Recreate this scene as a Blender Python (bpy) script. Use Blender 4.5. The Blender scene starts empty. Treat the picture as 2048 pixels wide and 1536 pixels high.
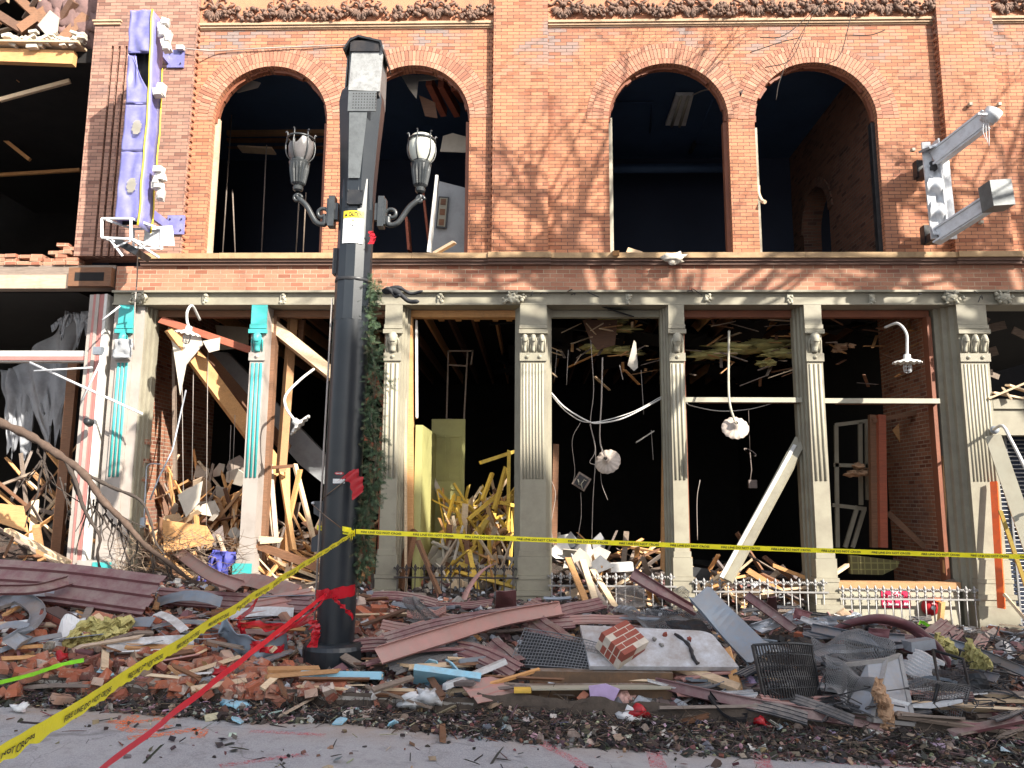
import bpy, math, random
from mathutils import Vector, Matrix, noise
V = Vector
rnd = random.Random(11)
C = bpy.context.scene.collection
S = bpy.context.scene
R = math.radians
# ------------------------------------------------------------------ camera
CAM = V((0, 0, 1.8)); FPX = 1530.0
YAW, PITCH, ROLL = R(1.4), R(8.5), R(0.34)
ROT = Matrix.Rotation(YAW, 3, 'Z') @ Matrix.Rotation(R(90) + PITCH, 3, 'X') @ Matrix.Rotation(ROLL, 3, 'Z')
cd = bpy.data.cameras.new('camera'); cam = bpy.data.objects.new('camera', cd); C.objects.link(cam)
cd.sensor_width = 36; cd.lens = FPX / 2048 * 36; cd.clip_start = 0.05; cd.clip_end = 2000
cam.matrix_world = Matrix.Translation(CAM) @ ROT.to_4x4(); S.camera = cam
# ------------------------------------------------------------------ world, sun, exposure
AZ, EL = R(45), R(32)
SUN = V((math.sin(AZ) * math.cos(EL), -math.cos(AZ) * math.cos(EL), math.sin(EL)))
w = bpy.data.worlds.new('World'); S.world = w; w.use_nodes = True
nt = w.node_tree; bg = nt.nodes['Background']; sky = nt.nodes.new('ShaderNodeTexSky')
sky.sky_type = 'NISHITA'; sky.sun_disc = False; sky.sun_elevation = EL
sky.sun_rotation = math.atan2(SUN.x, SUN.y)
sky.dust_density = 2.5; hs = nt.nodes.new('ShaderNodeHueSaturation'); hs.inputs['Saturation'].default_value = .5
nt.links.new(sky.outputs[0], hs.inputs['Color']); nt.links.new(hs.outputs[0], bg.inputs[0]); bg.inputs[1].default_value = 0.145
sl = bpy.data.lights.new('sun', 'SUN'); sl.energy = 4.9; sl.angle = R(0.5); sl.color = (1, 0.94, 0.84)
so = bpy.data.objects.new('sun', sl); C.objects.link(so); so.rotation_euler = SUN.to_track_quat('Z', 'Y').to_euler()
so.location = (10, -10, 20)
S.view_settings.view_transform = 'Standard'; S.view_settings.look = 'None'; S.view_settings.gamma = 1
S.view_settings.exposure = 1.3
S.cycles.use_denoising = True
S.cycles.max_bounces = 6; S.cycles.diffuse_bounces = 4; S.cycles.glossy_bounces = 3; S.cycles.transparent_max_bounces = 6
# ------------------------------------------------------------------ pixel -> world
YP = 12.6; YW = 12.73
def ray(px, py):
    return ROT @ V(((px - 1024) / FPX, (768 - py) / FPX, -1))
def P(px, py, Y=YP):
    d = ray(px, py); t = (Y - CAM.y) / d.y
    return CAM + d * t
def X(px, py=800, Y=YP): return P(px, py, Y).x
def Zc(py, Y=YP, px=1068): return P(px, py, Y).z
CURB = 7.25
def lerp(a, b, t): return a + (b - a) * t
def pw(pts, t):
    if t <= pts[0][0]: return pts[0][1]
    for (a, u), (b, v) in zip(pts, pts[1:]):
        if t <= b: return lerp(u, v, (t - a) / (b - a))
    return pts[-1][1]
def ground(x, y):
    if y < CURB: return -0.205 + 0.015 * (CURB - y) - 0.04 * x
    return 0.05 - 0.02 * max(0, 12.6 - y) - 0.04 * x
def mound(x, y):
    m = pw([(CURB + .25, 0), (7.75, .05), (8.4, .16), (9.4, .28), (10.5, .36), (11.3, .28), (12.0, .14), (12.9, .22), (14.2, .45), (16, .5), (20, .35)], y)
    if y < 10: m *= 1 - .92 * math.exp(-((x + 1.95) ** 2 + (y - 8.15) ** 2) / .55)
    m *= pw([(-9, 1.3), (-4, 1.15), (-1, .8), (0, .75), (3, .8), (5, .85), (6.2, .55), (9, .45)], x) if y < 12.5 else pw([(-9, 1.2), (-3.4, 1.1), (-1.6, .8), (.4, .9), (2.8, .7), (5, .45), (8, .35)], x)
    n = noise.noise(V((x * .9, y * .9, 3.1))) * .16 + noise.noise(V((x * 2.7, y * 2.7, 9.0))) * .07 + noise.noise(V((x * 7, y * 7, 1.0))) * .03
    return max(0, m + n * min(1, m * 4)) if y > CURB else 0
def H(x, y): return ground(x, y) + mound(x, y)
def pm(px, py, lift=0.0):
    d = ray(px, py); t = 3.0
    while t < 30:
        p = CAM + d * t
        if p.z < H(p.x, p.y) + lift: return p
        t += .03
    return CAM + d * 12
def px_at(p):   # pixel of a world point (used only to keep random pieces in sensible zones)
    q = ROT.transposed() @ (p - CAM)
    return 1024 + q.x / -q.z * FPX, 768 - q.y / -q.z * FPX
# ------------------------------------------------------------------ materials
MATS = {}
def newmat(name):
    m = bpy.data.materials.new(name); m.use_nodes = True
    return m, m.node_tree, m.node_tree.nodes['Principled BSDF']
def N(nt, t, **k):
    n = nt.nodes.new(t)
    for a, b in k.items():
        if a in n.inputs: n.inputs[a].default_value = b
        else: setattr(n, a, b)
    return n
def ramp(nt, src, stops):
    r = nt.nodes.new('ShaderNodeValToRGB'); e = r.color_ramp.elements
    while len(e) < len(stops): e.new(.5)
    for i, (p, c) in enumerate(stops):
        e[i].position = p; e[i].color = (c, c, c, 1) if not hasattr(c, '__len__') else (*c, 1)
    nt.links.new(src, r.inputs[0]); return r.outputs[0]
def mix(nt, f, a, b, mode='MIX'):
    m = nt.nodes.new('ShaderNodeMix'); m.data_type = 'RGBA'; m.blend_type = mode
    for s, v in ((0, f), (6, a), (7, b)):
        if hasattr(v, 'is_output'): nt.links.new(v, m.inputs[s])
        else: m.inputs[s].default_value = v if not hasattr(v, '__len__') else (*v, 1)
    return m.outputs[2]
def coords(nt, kind='Object'):
    return nt.nodes.new('ShaderNodeTexCoord').outputs[kind]
def noisef(nt, co, scale, detail=5, rough=.6):
    n = N(nt, 'ShaderNodeTexNoise', Scale=scale, Detail=detail, Roughness=rough)
    nt.links.new(co, n.inputs['Vector']); return n.outputs['Fac']
def bump(nt, b, h, strength=.4, dist=.01):
    n = N(nt, 'ShaderNodeBump', Strength=strength, Distance=dist)
    nt.links.new(h, n.inputs['Height']); nt.links.new(n.outputs[0], b.inputs['Normal'])
def geo_pos(nt): return nt.nodes.new('ShaderNodeNewGeometry').outputs['Position']
DUSTY = {'maroon', 'pinkmetal', 'greymetal', 'bluegrey', 'darkplastic', 'dirty_white', 'rust', 'whitemetal', 'foam_blue'}
def paint(name, col, rough=.6, dirt=(.12, .09, .07), amount=.45, scale=6, metal=0, rndv=0, bmp=.15, spec=.4):
    m, nt, b = newmat(name)
    co = coords(nt)
    n1 = noisef(nt, co, scale, 8, .7)
    f = ramp(nt, n1, [(.45, 0), (.75, amount)])
    c = mix(nt, f, col, dirt)
    n2 = noisef(nt, co, scale * .4, 3, .5)
    c = mix(nt, ramp(nt, n2, [(.35, 0), (.7, .35)]), c, tuple(x * .62 for x in col))
    if rndv:
        oi = nt.nodes.new('ShaderNodeObjectInfo')
        c = mix(nt, 1.0, c, ramp(nt, oi.outputs['Random'], [(0, 1 - rndv), (1, 1.0)]), 'MULTIPLY')
    if name in DUSTY:      # plaster and brick dust settled on the tops
        gn = nt.nodes.new('ShaderNodeNewGeometry'); sp = nt.nodes.new('ShaderNodeSeparateXYZ'); nt.links.new(gn.outputs['Normal'], sp.inputs[0])
        mu = nt.nodes.new('ShaderNodeMath'); mu.operation = 'MULTIPLY'; nt.links.new(ramp(nt, sp.outputs['Z'], [(.3, 0), (.8, 1)]), mu.inputs[0]); nt.links.new(ramp(nt, noisef(nt, gn.outputs['Position'], 5, 9, .75), [(.38, .05), (.62, .8)]), mu.inputs[1])
        c = mix(nt, mu.outputs[0], c, (.30, .255, .22))
    nt.links.new(c, b.inputs['Base Color'])
    b.inputs['Roughness'].default_value = rough; b.inputs['Metallic'].default_value = metal
    b.inputs['Specular IOR Level'].default_value = spec
    if bmp: bump(nt, b, noisef(nt, co, scale * 5, 4, .6), bmp, .006)
    MATS[name] = m; return m
def vcol(name, rough=.8, amount=.35, scale=12, metal=0, dirt=(.1, .08, .065)):   # base colour from the mesh's own 'tint' attribute
    m, nt, b = newmat(name)
    a = nt.nodes.new('ShaderNodeAttribute'); a.attribute_name = 'tint'
    n1 = noisef(nt, geo_pos(nt), scale, 6, .7)
    c = mix(nt, ramp(nt, n1, [(.45, 0), (.75, amount)]), a.outputs['Color'], dirt)
    nt.links.new(c, b.inputs['Base Color']); b.inputs['Roughness'].default_value = rough; b.inputs['Metallic'].default_value = metal
    bump(nt, b, noisef(nt, geo_pos(nt), scale * 3, 4, .6), .3, .01)
    MATS[name] = m; return m
def brickmat(name, c1, c2, mortar, bw=.213, rh=.0645, ms=.0045, soot=.35, dark=(.09, .075, .08), extra=None, soot_scale=.9):
    m, nt, b = newmat(name)
    co = coords(nt, 'UV')
    wv = N(nt, 'ShaderNodeTexNoise', Scale=3.0, Detail=2.0); nt.links.new(co, wv.inputs['Vector'])
    cw = nt.nodes.new('ShaderNodeVectorMath'); cw.operation = 'MULTIPLY_ADD'
    nt.links.new(wv.outputs['Color'], cw.inputs[0]); cw.inputs[1].default_value = (.008, .008, 0); nt.links.new(co, cw.inputs[2])
    br = N(nt, 'ShaderNodeTexBrick'); br.offset = .5
    nt.links.new(cw.outputs[0], br.inputs['Vector'])
    for k, v in (('Scale', 1.0), ('Mortar Size', ms), ('Mortar Smooth', .3), ('Bias', 0.0), ('Brick Width', bw), ('Row Height', rh)): br.inputs[k].default_value = v
    br.inputs['Color1'].default_value = (0, 0, 0, 1); br.inputs['Color2'].default_value = (1, 1, 1, 1); br.inputs['Mortar'].default_value = (.5, .5, .5, 1)
    bc = ramp(nt, br.outputs['Color'], [(0, tuple(x * .75 for x in c2)), (.08, c2), (.35, c1), (.8, tuple(min(1, x * 1.12) for x in c1)), (1, tuple(x * .86 for x in c1))])
    big = noisef(nt, co, soot_scale, 6, .65)
    bc = mix(nt, ramp(nt, big, [(.5, 0), (.72, soot)]), bc, dark)
    fine = noisef(nt, co, 45, 4, .7)
    bc = mix(nt, ramp(nt, fine, [(.4, 0), (.75, .3)]), bc, tuple(x * .45 for x in c1))
    if extra: bc = extra(nt, bc, co, br)
    mo = mix(nt, ramp(nt, noisef(nt, co, 2.2, 4, .6), [(.35, 0), (.65, 1)]), mortar, tuple(x * .55 for x in mortar))
    c = mix(nt, br.outputs['Fac'], bc, mo)
    nt.links.new(c, b.inputs['Base Color']); b.inputs['Roughness'].default_value = .85; b.inputs['Specular IOR Level'].default_value = .25
    inv = nt.nodes.new('ShaderNodeMath'); inv.operation = 'SUBTRACT'; inv.inputs[0].default_value = 1; nt.links.new(br.outputs['Fac'], inv.inputs[1])
    ad = nt.nodes.new('ShaderNodeMath'); ad.operation = 'MULTIPLY_ADD'; nt.links.new(fine, ad.inputs[0]); ad.inputs[1].default_value = .5; nt.links.new(inv.outputs[0], ad.inputs[2])
    bump(nt, b, ad.outputs[0], .8, .006)
    MATS[name] = m; return m
def grey_patches(nt, bc, co, br):     # weathered grey bricks high on the wall
    n = noisef(nt, co, .8, 3, .5)
    sep = nt.nodes.new('ShaderNodeSeparateXYZ'); nt.links.new(co, sep.inputs[0])
    zz = ramp(nt, N(nt, 'ShaderNodeMath', operation='MULTIPLY').outputs[0], [(0, 0), (1, 1)]) if False else None
    mr = N(nt, 'ShaderNodeMapRange'); nt.links.new(sep.outputs['Y'], mr.inputs['Value'])
    mr.inputs['From Min'].default_value = 9.0; mr.inputs['From Max'].default_value = 9.9
    mr.inputs['To Max'].default_value = 1.0
    ml = nt.nodes.new('ShaderNodeMath'); ml.operation = 'MULTIPLY'; nt.links.new(mr.outputs[0], ml.inputs[0]); nt.links.new(ramp(nt, n, [(.45, 0), (.6, 1)]), ml.inputs[1])
    m2 = nt.nodes.new('ShaderNodeMath'); m2.operation = 'MULTIPLY'; nt.links.new(ml.outputs[0], m2.inputs[0]); nt.links.new(ramp(nt, br.outputs['Color'], [(.45, .15), (.55, .85)]), m2.inputs[1])
    return mix(nt, m2.outputs[0], bc, (.22, .19, .18))
brickmat('brick', (.46, .205, .112), (.37, .145, .08), (.11, .07, .065), extra=grey_patches, ms=.0052)
brickmat('brick_pier_shaded', (.36, .20, .145), (.26, .13, .095), (.10, .075, .07), soot=.6, soot_scale=1.6)  # darker than the wall brick: the sign's shade is mixed in with soot
brickmat('brick_band', (.40, .19, .12), (.34, .13, .08), (.52, .42, .30), bw=.222, rh=.0745, ms=.0055)
brickmat('brick_party', (.34, .15, .09), (.22, .08, .05), (.46, .36, .27), rh=.07, ms=.009, soot=.5)
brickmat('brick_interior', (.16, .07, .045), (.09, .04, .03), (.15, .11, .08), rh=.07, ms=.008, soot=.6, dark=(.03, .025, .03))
vcol('voussoir', .85, .3, 20)
paint('mortar', (.09, .06, .055), .95)
paint('terracotta', (.52, .22, .12), .8, (.16, .09, .07), .5, 3, bmp=.3)
paint('ornament', (.20, .12, .085), .85, (.045, .035, .035), .8, 6, bmp=.5)
paint('ledge_stone', (.48, .33, .21), .8, (.12, .08, .06), .6, 4)
paint('sill_stone', (.42, .28, .15), .8, (.14, .09, .055), .85, 3.5, bmp=.4)
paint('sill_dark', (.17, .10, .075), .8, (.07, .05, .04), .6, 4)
paint('cream', (.305, .28, .21), .55, (.16, .13, .10), .65, 2.5, bmp=.12)
paint('cream_light', (.39, .365, .285), .6, (.3, .24, .17), .4, 6)
paint('taupe', (.38, .335, .30), .55, (.2, .16, .13), .5, 3)
paint('teal', (.05, .38, .37), .45, (.2, .3, .28), .4, 7)
paint('rose', (.42, .17, .15), .6, (.3, .22, .2), .5, 6)
paint('whitep', (.74, .72, .68), .5, (.3, .26, .22), .5, 5, rndv=.2)
paint('brown_frame', (.24, .085, .045), .55, (.08, .04, .03), .5, 5)
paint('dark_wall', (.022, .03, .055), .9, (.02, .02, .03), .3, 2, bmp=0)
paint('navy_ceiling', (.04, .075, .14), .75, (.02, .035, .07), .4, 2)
paint('char_and_shade', (.012, .011, .011), .95, (.03, .028, .026), .4, 3)  # charring on the ceiling lining; elsewhere deep room shade put into the colour
paint('yellow_wall', (.42, .40, .16), .6, (.16, .14, .06), .4, 2)
paint('drywall', (.62, .56, .47), .9, (.3, .22, .15), .4, 4, rndv=.3)
paint('dwall_grey', (.36, .37, .38), .8, (.15, .13, .12), .5, 4)
paint('insul_yellow', (.56, .50, .20), .95, (.22, .16, .07), .5, 9, rndv=.2, bmp=1)
paint('insul_tan', (.48, .30, .18), .95, (.25, .14, .08), .5, 12, bmp=1)
paint('dirty_white', (.60, .62, .66), .4, (.22, .18, .15), .75, 4)
paint('insul_dirty', (.20, .12, .11), .95, (.07, .05, .05), .7, 8, bmp=1)
paint('insul_pink', (.62, .38, .33), .95, (.3, .18, .15), .5, 12, bmp=1)
paint('foam_blue', (.30, .60, .76), .7, (.55, .7, .78), .5, 6, bmp=.1)
paint('foam_purple', (.56, .42, .68), .8, (.3, .22, .3), .4, 8)
paint('maroon', (.235, .095, .105), .42, (.30, .20, .19), .45, 4, rndv=.35, bmp=.05)
paint('pinkmetal', (.50, .25, .22), .5, (.3, .18, .16), .45, 5, rndv=.25, bmp=.05)
paint('greymetal', (.42, .46, .52), .38, (.2, .18, .17), .5, 5, metal=.35, rndv=.45, bmp=.05)
paint('bluegrey', (.25, .31, .38), .4, (.16, .15, .15), .5, 5, metal=.3, rndv=.3, bmp=.05)
paint('whitemetal', (.70, .72, .74), .4, (.3, .26, .25), .55, 9, bmp=.1, rndv=.1)
paint('blackmetal', (.018, .019, .022), .42, (.1, .09, .08), .35, 8, bmp=.1)
paint('darkplastic', (.05, .055, .065), .35, (.14, .12, .1), .4, 6, bmp=.2)
paint('rust', (.13, .085, .055), .85, (.32, .17, .08), .6, 5, bmp=.5)
paint('iron_grey', (.34, .33, .32), .5, (.14, .11, .1), .5, 14, metal=.2)
paint('iron_dark', (.045, .038, .038), .6, (.1, .06, .05), .4, 14)
paint('wire', (.27, .27, .275), .45, (.16, .14, .13), .4, 10, metal=.4)
paint('wiredark', (.04, .04, .045), .6)
paint('whiteglass', (.66, .67, .58), .2, (.5, .5, .42), .3, 4, bmp=0, spec=.6)
paint('sooty_glass', (.16, .15, .15), .3, (.05, .045, .04), .8, 12)
paint('road_silt', (.10, .078, .062), .95, (.03, .025, .022), .7, 9, bmp=.8)
paint('grey_drape', (.34, .35, .37), .8, (.12, .11, .11), .6, 3)
paint('sign_purple', (.17, .165, .40), .3, (.45, .44, .56), .5, 4, bmp=.3, spec=.6)
paint('sign_yellow', (.82, .62, .03), .4)
paint('orange', (.85, .13, .02), .45)
paint('redp', (.42, .015, .022), .35, (.3, .02, .02), .3, 10)
paint('signred', (.70, .03, .09), .4, (.4, .05, .08), .2, 10)
paint('tape_red', (.85, .015, .035), .4, (.6, .01, .02), .2, 10)
paint('shade_beige', (.50, .42, .36), .6, (.22, .17, .14), .6, 9)
paint('tape_yellow', (.95, .84, .02), .35, (.8, .68, .03), .3, 14, bmp=.3, spec=.5)
paint('lime', (.35, .95, .05), .4)
paint('stickerwhite', (.8, .8, .78), .4, (.5, .5, .5), .1)
paint('ink', (.015, .015, .018), .5, bmp=0)
paint('bark', (.085, .055, .04), .9, (.18, .13, .10), .5, 14, bmp=.8)
paint('bark_dark', (.05, .038, .032), .9, (.1, .08, .06), .5, 20, bmp=.5)
paint('fabric_black', (.02, .021, .024), .75, (.08, .08, .08), .3, 9)
paint('cloth_blue', (.06, .07, .34), .7)
paint('sheet_white', (.66, .66, .66), .7, (.35, .33, .32), .4, 2)
paint('concrete', (.36, .34, .31), .9, (.18, .15, .12), .6, 4, bmp=.6, rndv=.3)
paint('opposite_brick', (.3, .22, .18), .9)
# pole paint: dark green-black gloss
paint('pole', (.012, .016, .021), .34, (.05, .055, .055), .3, 2.5, bmp=.03, spec=.5)
paint('polepanel', (.15, .16, .162), .42, (.05, .05, .05), .6, 9, metal=.2, bmp=.2)
paint('weathered_panel', (.34, .345, .34), .5, (.08, .075, .07), .8, 14, bmp=.3)
paint('lampiron', (.03, .034, .036), .35, (.12, .12, .12), .35, 12, bmp=.2, spec=.6)
def woodmat(name, a, bcol, rough=.75, rndv=.4, sc=5.0):
    m, nt, b = newmat(name)
    co = coords(nt); mp = nt.nodes.new('ShaderNodeMapping'); nt.links.new(co, mp.inputs[0]); mp.inputs['Scale'].default_value = (1.2, 14, 14)
    n1 = noisef(nt, mp.outputs[0], sc, 6, .6)
    c = mix(nt, ramp(nt, n1, [(.3, 0), (.7, 1)]), a, bcol)
    n2 = noisef(nt, co, 3, 5, .7)
    c = mix(nt, ramp(nt, n2, [(.5, 0), (.8, .5)]), c, (.12, .085, .06))
    oi = nt.nodes.new('ShaderNodeObjectInfo')
    c = mix(nt, 1.0, c, ramp(nt, oi.outputs['Random'], [(0, (1 - rndv, 1 - rndv, 1 - rndv * .8)), (.5, (1, .92, .82)), (1, (1, 1, 1))]), 'MULTIPLY')
    nt.links.new(c, b.inputs['Base Color']); b.inputs['Roughness'].default_value = rough
    bump(nt, b, n1, .25, .004); MATS[name] = m
woodmat('wood', (.66, .38, .17), (.50, .26, .10))
woodmat('wood_yellow', (.78, .55, .10), (.58, .38, .06))
woodmat('wood_pale', (.74, .60, .42), (.56, .42, .28))
woodmat('wood_grey', (.28, .23, .20), (.16, .13, .11), .85)
woodmat('wood_brown', (.24, .12, .065), (.13, .065, .035))
woodmat('wood_red', (.45, .13, .07), (.28, .08, .05))
# loose brick
def loosebrick():
    m, nt, b = newmat('loose_brick'); oi = nt.nodes.new('ShaderNodeObjectInfo'); co = coords(nt)
    c = ramp(nt, oi.outputs['Random'], [(0, (.10, .045, .04)), (.25, (.28, .085, .05)), (.5, (.40, .12, .06)), (.75, (.33, .14, .09)), (.92, (.42, .27, .2)), (1, (.55, .48, .42))])
    n = noisef(nt, co, 14, 6, .7)
    c = mix(nt, ramp(nt, n, [(.54, 0), (.66, .7)]), c, (.42, .35, .29))
    c = mix(nt, ramp(nt, noisef(nt, co, 5, 4, .6), [(.5, 0), (.7, .5)]), c, (.1, .07, .06))
    nt.links.new(c, b.inputs['Base Color']); b.inputs['Roughness'].default_value = .9
    bump(nt, b, n, .7, .008); MATS['loose_brick'] = m
loosebrick()
vcol('scrap', .75, .4, 16)
vcol('litter', .9, .5, 25, dirt=(.06, .045, .035))
def asphaltmat():
    m, nt, b = newmat('asphalt'); co = geo_pos(nt)
    n = noisef(nt, co, 85, 5, .8); n2 = noisef(nt, co, .9, 6, .6); n3 = noisef(nt, co, 5, 9, .8)
    c = mix(nt, ramp(nt, n, [(.3, 0), (.7, 1)]), (.17, .17, .185), (.48, .48, .50))
    c = mix(nt, ramp(nt, n2, [(.4, 0), (.65, .55)]), c, (.40, .39, .39))
    c = mix(nt, ramp(nt, n3, [(.5, 0), (.68, .65)]), c, (.17, .16, .16))
    vor = N(nt, 'ShaderNodeTexVoronoi', Scale=.55); vor.feature = 'DISTANCE_TO_EDGE'
    wv = N(nt, 'ShaderNodeTexNoise', Scale=1.5, Detail=6.0); nt.links.new(co, wv.inputs['Vector'])
    cw = nt.nodes.new('ShaderNodeVectorMath'); cw.operation = 'MULTIPLY_ADD'; nt.links.new(wv.outputs['Color'], cw.inputs[0]); cw.inputs[1].default_value = (.9, .9, 0); nt.links.new(co, cw.inputs[2])
    nt.links.new(cw.outputs[0], vor.inputs['Vector'])
    c = mix(nt, ramp(nt, vor.outputs[0], [(0, .5), (.004, 0)]), c, (.10, .09, .09))
    # sandy silt close to the kerb
    sep = nt.nodes.new('ShaderNodeSeparateXYZ'); nt.links.new(co, sep.inputs[0])
    mr = N(nt, 'ShaderNodeMapRange'); nt.links.new(sep.outputs['Y'], mr.inputs['Value']); mr.inputs['From Min'].default_value = 6.3; mr.inputs['From Max'].default_value = 7.1
    ml = nt.nodes.new('ShaderNodeMath'); ml.operation = 'MULTIPLY'; nt.links.new(mr.outputs[0], ml.inputs[0]); nt.links.new(ramp(nt, noisef(nt, co, 1.6, 5, .6), [(.4, 0), (.55, .9)]), ml.inputs[1])
    c = mix(nt, ml.outputs[0], c, (.36, .27, .20))
    nt.links.new(c, b.inputs['Base Color']); b.inputs['Roughness'].default_value = .9
    bump(nt, b, n, .6, .006); MATS['asphalt'] = m
asphaltmat()
def sprayed(name, col, top=.62):
    m, nt, b = newmat(name); co = geo_pos(nt)
    n = noisef(nt, co, 40, 5, .8)
    nt.links.new(ramp(nt, n, [(.46, 0), (.60, top)]), b.inputs['Alpha']); b.inputs['Base Color'].default_value = (*col, 1); b.inputs['Roughness'].default_value = .8
    MATS[name] = m
sprayed('spray_orange', (.95, .2, .04), .95); sprayed('spray_pink', (.75, .1, .14))
def dirtmat():
    m, nt, b = newmat('dirt'); co = geo_pos(nt)
    n = noisef(nt, co, 22, 8, .75); n2 = noisef(nt, co, 2.5, 4, .6)
    c = ramp(nt, n, [(.3, (.012, .010, .009)), (.52, (.05, .038, .030)), (.64, (.15, .105, .08)), (.78, (.26, .21, .17))])  # darkest stops carry the shade of deep gaps between the pieces
    c = mix(nt, ramp(nt, n2, [(.4, 0), (.65, .6)]), c, (.09, .042, .03))
    nt.links.new(c, b.inputs['Base Color']); b.inputs['Roughness'].default_value = .95
    bump(nt, b, n, 1.0, .05); MATS['dirt'] = m
dirtmat()
# ------------------------------------------------------------------ mesh builder
ORG = {}
class MB:
    def __init__(s): s.v = []; s.f = []; s.uv = []; s.col = []; s.cur = (1, 1, 1); s.sm = []
    def face(s, pts, uv=None, smooth=False):
        i = len(s.v); s.v += [V(p) for p in pts]; s.f.append(tuple(range(i, i + len(pts)))); s.col += [s.cur] * len(pts); s.sm.append(smooth)
        if uv is None:
            a, b, c = V(pts[0]), V(pts[1]), V(pts[2]); n = (b - a).cross(c - a)
            ax = max(range(3), key=lambda k: abs(n[k]))
            if ax == 1: uv = [(p[0], p[2]) for p in pts]
            elif ax == 0: uv = [(p[1], p[2]) for p in pts]
            else: uv = [(p[0], p[1]) for p in pts]
        s.uv += [tuple(u) for u in uv]
    def box(s, c, size, rot=None, taper=1.0):
        c = V(c); hx, hy, hz = [q / 2 for q in size]
        co = []
        for z in (-1, 1):
            k = taper if z > 0 else 1
            for x, y in ((-1, -1), (1, -1), (1, 1), (-1, 1)): co.append(V((x * hx * k, y * hy * k, z * hz)))
        if rot is not None: co = [rot @ q for q in co]
        co = [q + c for q in co]
        for f in ((0, 1, 5, 4), (1, 2, 6, 5), (2, 3, 7, 6), (3, 0, 4, 7), (4, 5, 6, 7), (3, 2, 1, 0)):
            s.face([co[i] for i in f])
        return s
    def bx(s, x0, x1, y0, y1, z0, z1): return s.box(((x0 + x1) / 2, (y0 + y1) / 2, (z0 + z1) / 2), (abs(x1 - x0), abs(y1 - y0), abs(z1 - z0)))
    def beam(s, a, b, w, t, up=V((0, 0, 1)), roll=0, jag=0):
        a, b = V(a), V(b); d = (b - a).normalized()
        side = d.cross(up)
        if side.length < .05: side = d.cross(V((1, 0, 0)))
        side.normalize(); u = side.cross(d)
        m = Matrix.Rotation(roll, 3, d); side = m @ side; u = m @ u
        c = []
        for e, p in ((0, a), (1, b)):
            for x, y in ((-1, -1), (1, -1), (1, 1), (-1, 1)):
                j = (rnd.uniform(-jag, jag) * (1 if e else -1)) if jag else 0
                c.append(p + side * x * w / 2 + u * y * t / 2 + d * j)
        for f in ((0, 1, 2, 3), (7, 6, 5, 4), (0, 4, 5, 1), (1, 5, 6, 2), (2, 6, 7, 3), (3, 7, 4, 0)): s.face([c[i] for i in f])
        return s
    def tube(s, pts, r, n=8, caps=True, smooth=True):
        pts = [V(p) for p in pts]; rs = r if hasattr(r, '__len__') else [r] * len(pts)
        rings = []; prev = None
        for i, p in enumerate(pts):
            d = (pts[min(i + 1, len(pts) - 1)] - pts[max(i - 1, 0)])
            if d.length < 1e-7: d = V((0, 0, 1))
            d.normalize()
            if prev is None:
                prev = d.orthogonal().normalized()
            a = (prev - d * prev.dot(d))
            a = a.normalized() if a.length > 1e-5 else d.orthogonal().normalized()
            prev = a; b = d.cross(a)
            rings.append([p + (a * math.cos(2 * math.pi * k / n) + b * math.sin(2 * math.pi * k / n)) * rs[i] for k in range(n)])
        i0 = len(s.v)
        for rg in rings:
            s.v += rg; s.col += [s.cur] * n
        # indexed faces so that smooth shading works
        for i in range(len(rings) - 1):
            for k in range(n):
                f = (i0 + i * n + k, i0 + i * n + (k + 1) % n, i0 + (i + 1) * n + (k + 1) % n, i0 + (i + 1) * n + k)
                s.f.append(f); s.sm.append(smooth); s.uv += [(0, 0)] * 4
        if caps:
            s.f.append(tuple(i0 + k for k in reversed(range(n)))); s.sm.append(False); s.uv += [(0, 0)] * n
            s.f.append(tuple(i0 + (len(rings) - 1) * n + k for k in range(n))); s.sm.append(False); s.uv += [(0, 0)] * n
        s.indexed = True
        return s
    def lathe(s, prof, c, axis=V((0, 0, 1)), n=24, smooth=True, wob=None):
        axis = V(axis).normalized(); a = axis.orthogonal().normalized(); b = axis.cross(a); c = V(c); i0 = len(s.v)
        for r, z in prof:
            for k in range(n):
                an = 2 * math.pi * k / n; rr, zz = (r, z) if wob is None else wob(r, z, an)
                s.v.append(c + axis * zz + (a * math.cos(an) + b * math.sin(an)) * rr); s.col.append(s.cur)
        for i in range(len(prof) - 1):
            for k in range(n):
                s.f.append((i0 + i * n + k, i0 + i * n + (k + 1) % n, i0 + (i + 1) * n + (k + 1) % n, i0 + (i + 1) * n + k)); s.sm.append(smooth); s.uv += [(0, 0)] * 4
        return s
    def blob(s, c, r, sc=(1, 1, 1), jit=.15, sub=1):
        prof_n = 5 if sub == 1 else 8; n = 7 if sub == 1 else 12; c = V(c); i0 = len(s.v); o = V((rnd.random() * 50, rnd.random() * 50, 0))
        for i in range(prof_n + 1):
            th = math.pi * i / prof_n
            for k in range(n):
                ph = 2 * math.pi * k / n
                d = V((math.sin(th) * math.cos(ph), math.sin(th) * math.sin(ph), math.cos(th)))
                rr = r * (1 + jit * 2 * noise.noise(d * 1.7 + o))
                s.v.append(c + V((d.x * sc[0], d.y * sc[1], d.z * sc[2])) * rr); s.col.append(s.cur)
        for i in range(prof_n):
            for k in range(n):
                s.f.append((i0 + i * n + k, i0 + (i + 1) * n + k, i0 + (i + 1) * n + (k + 1) % n, i0 + i * n + (k + 1) % n)); s.sm.append(True); s.uv += [(0, 0)] * 4
        return s
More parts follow.
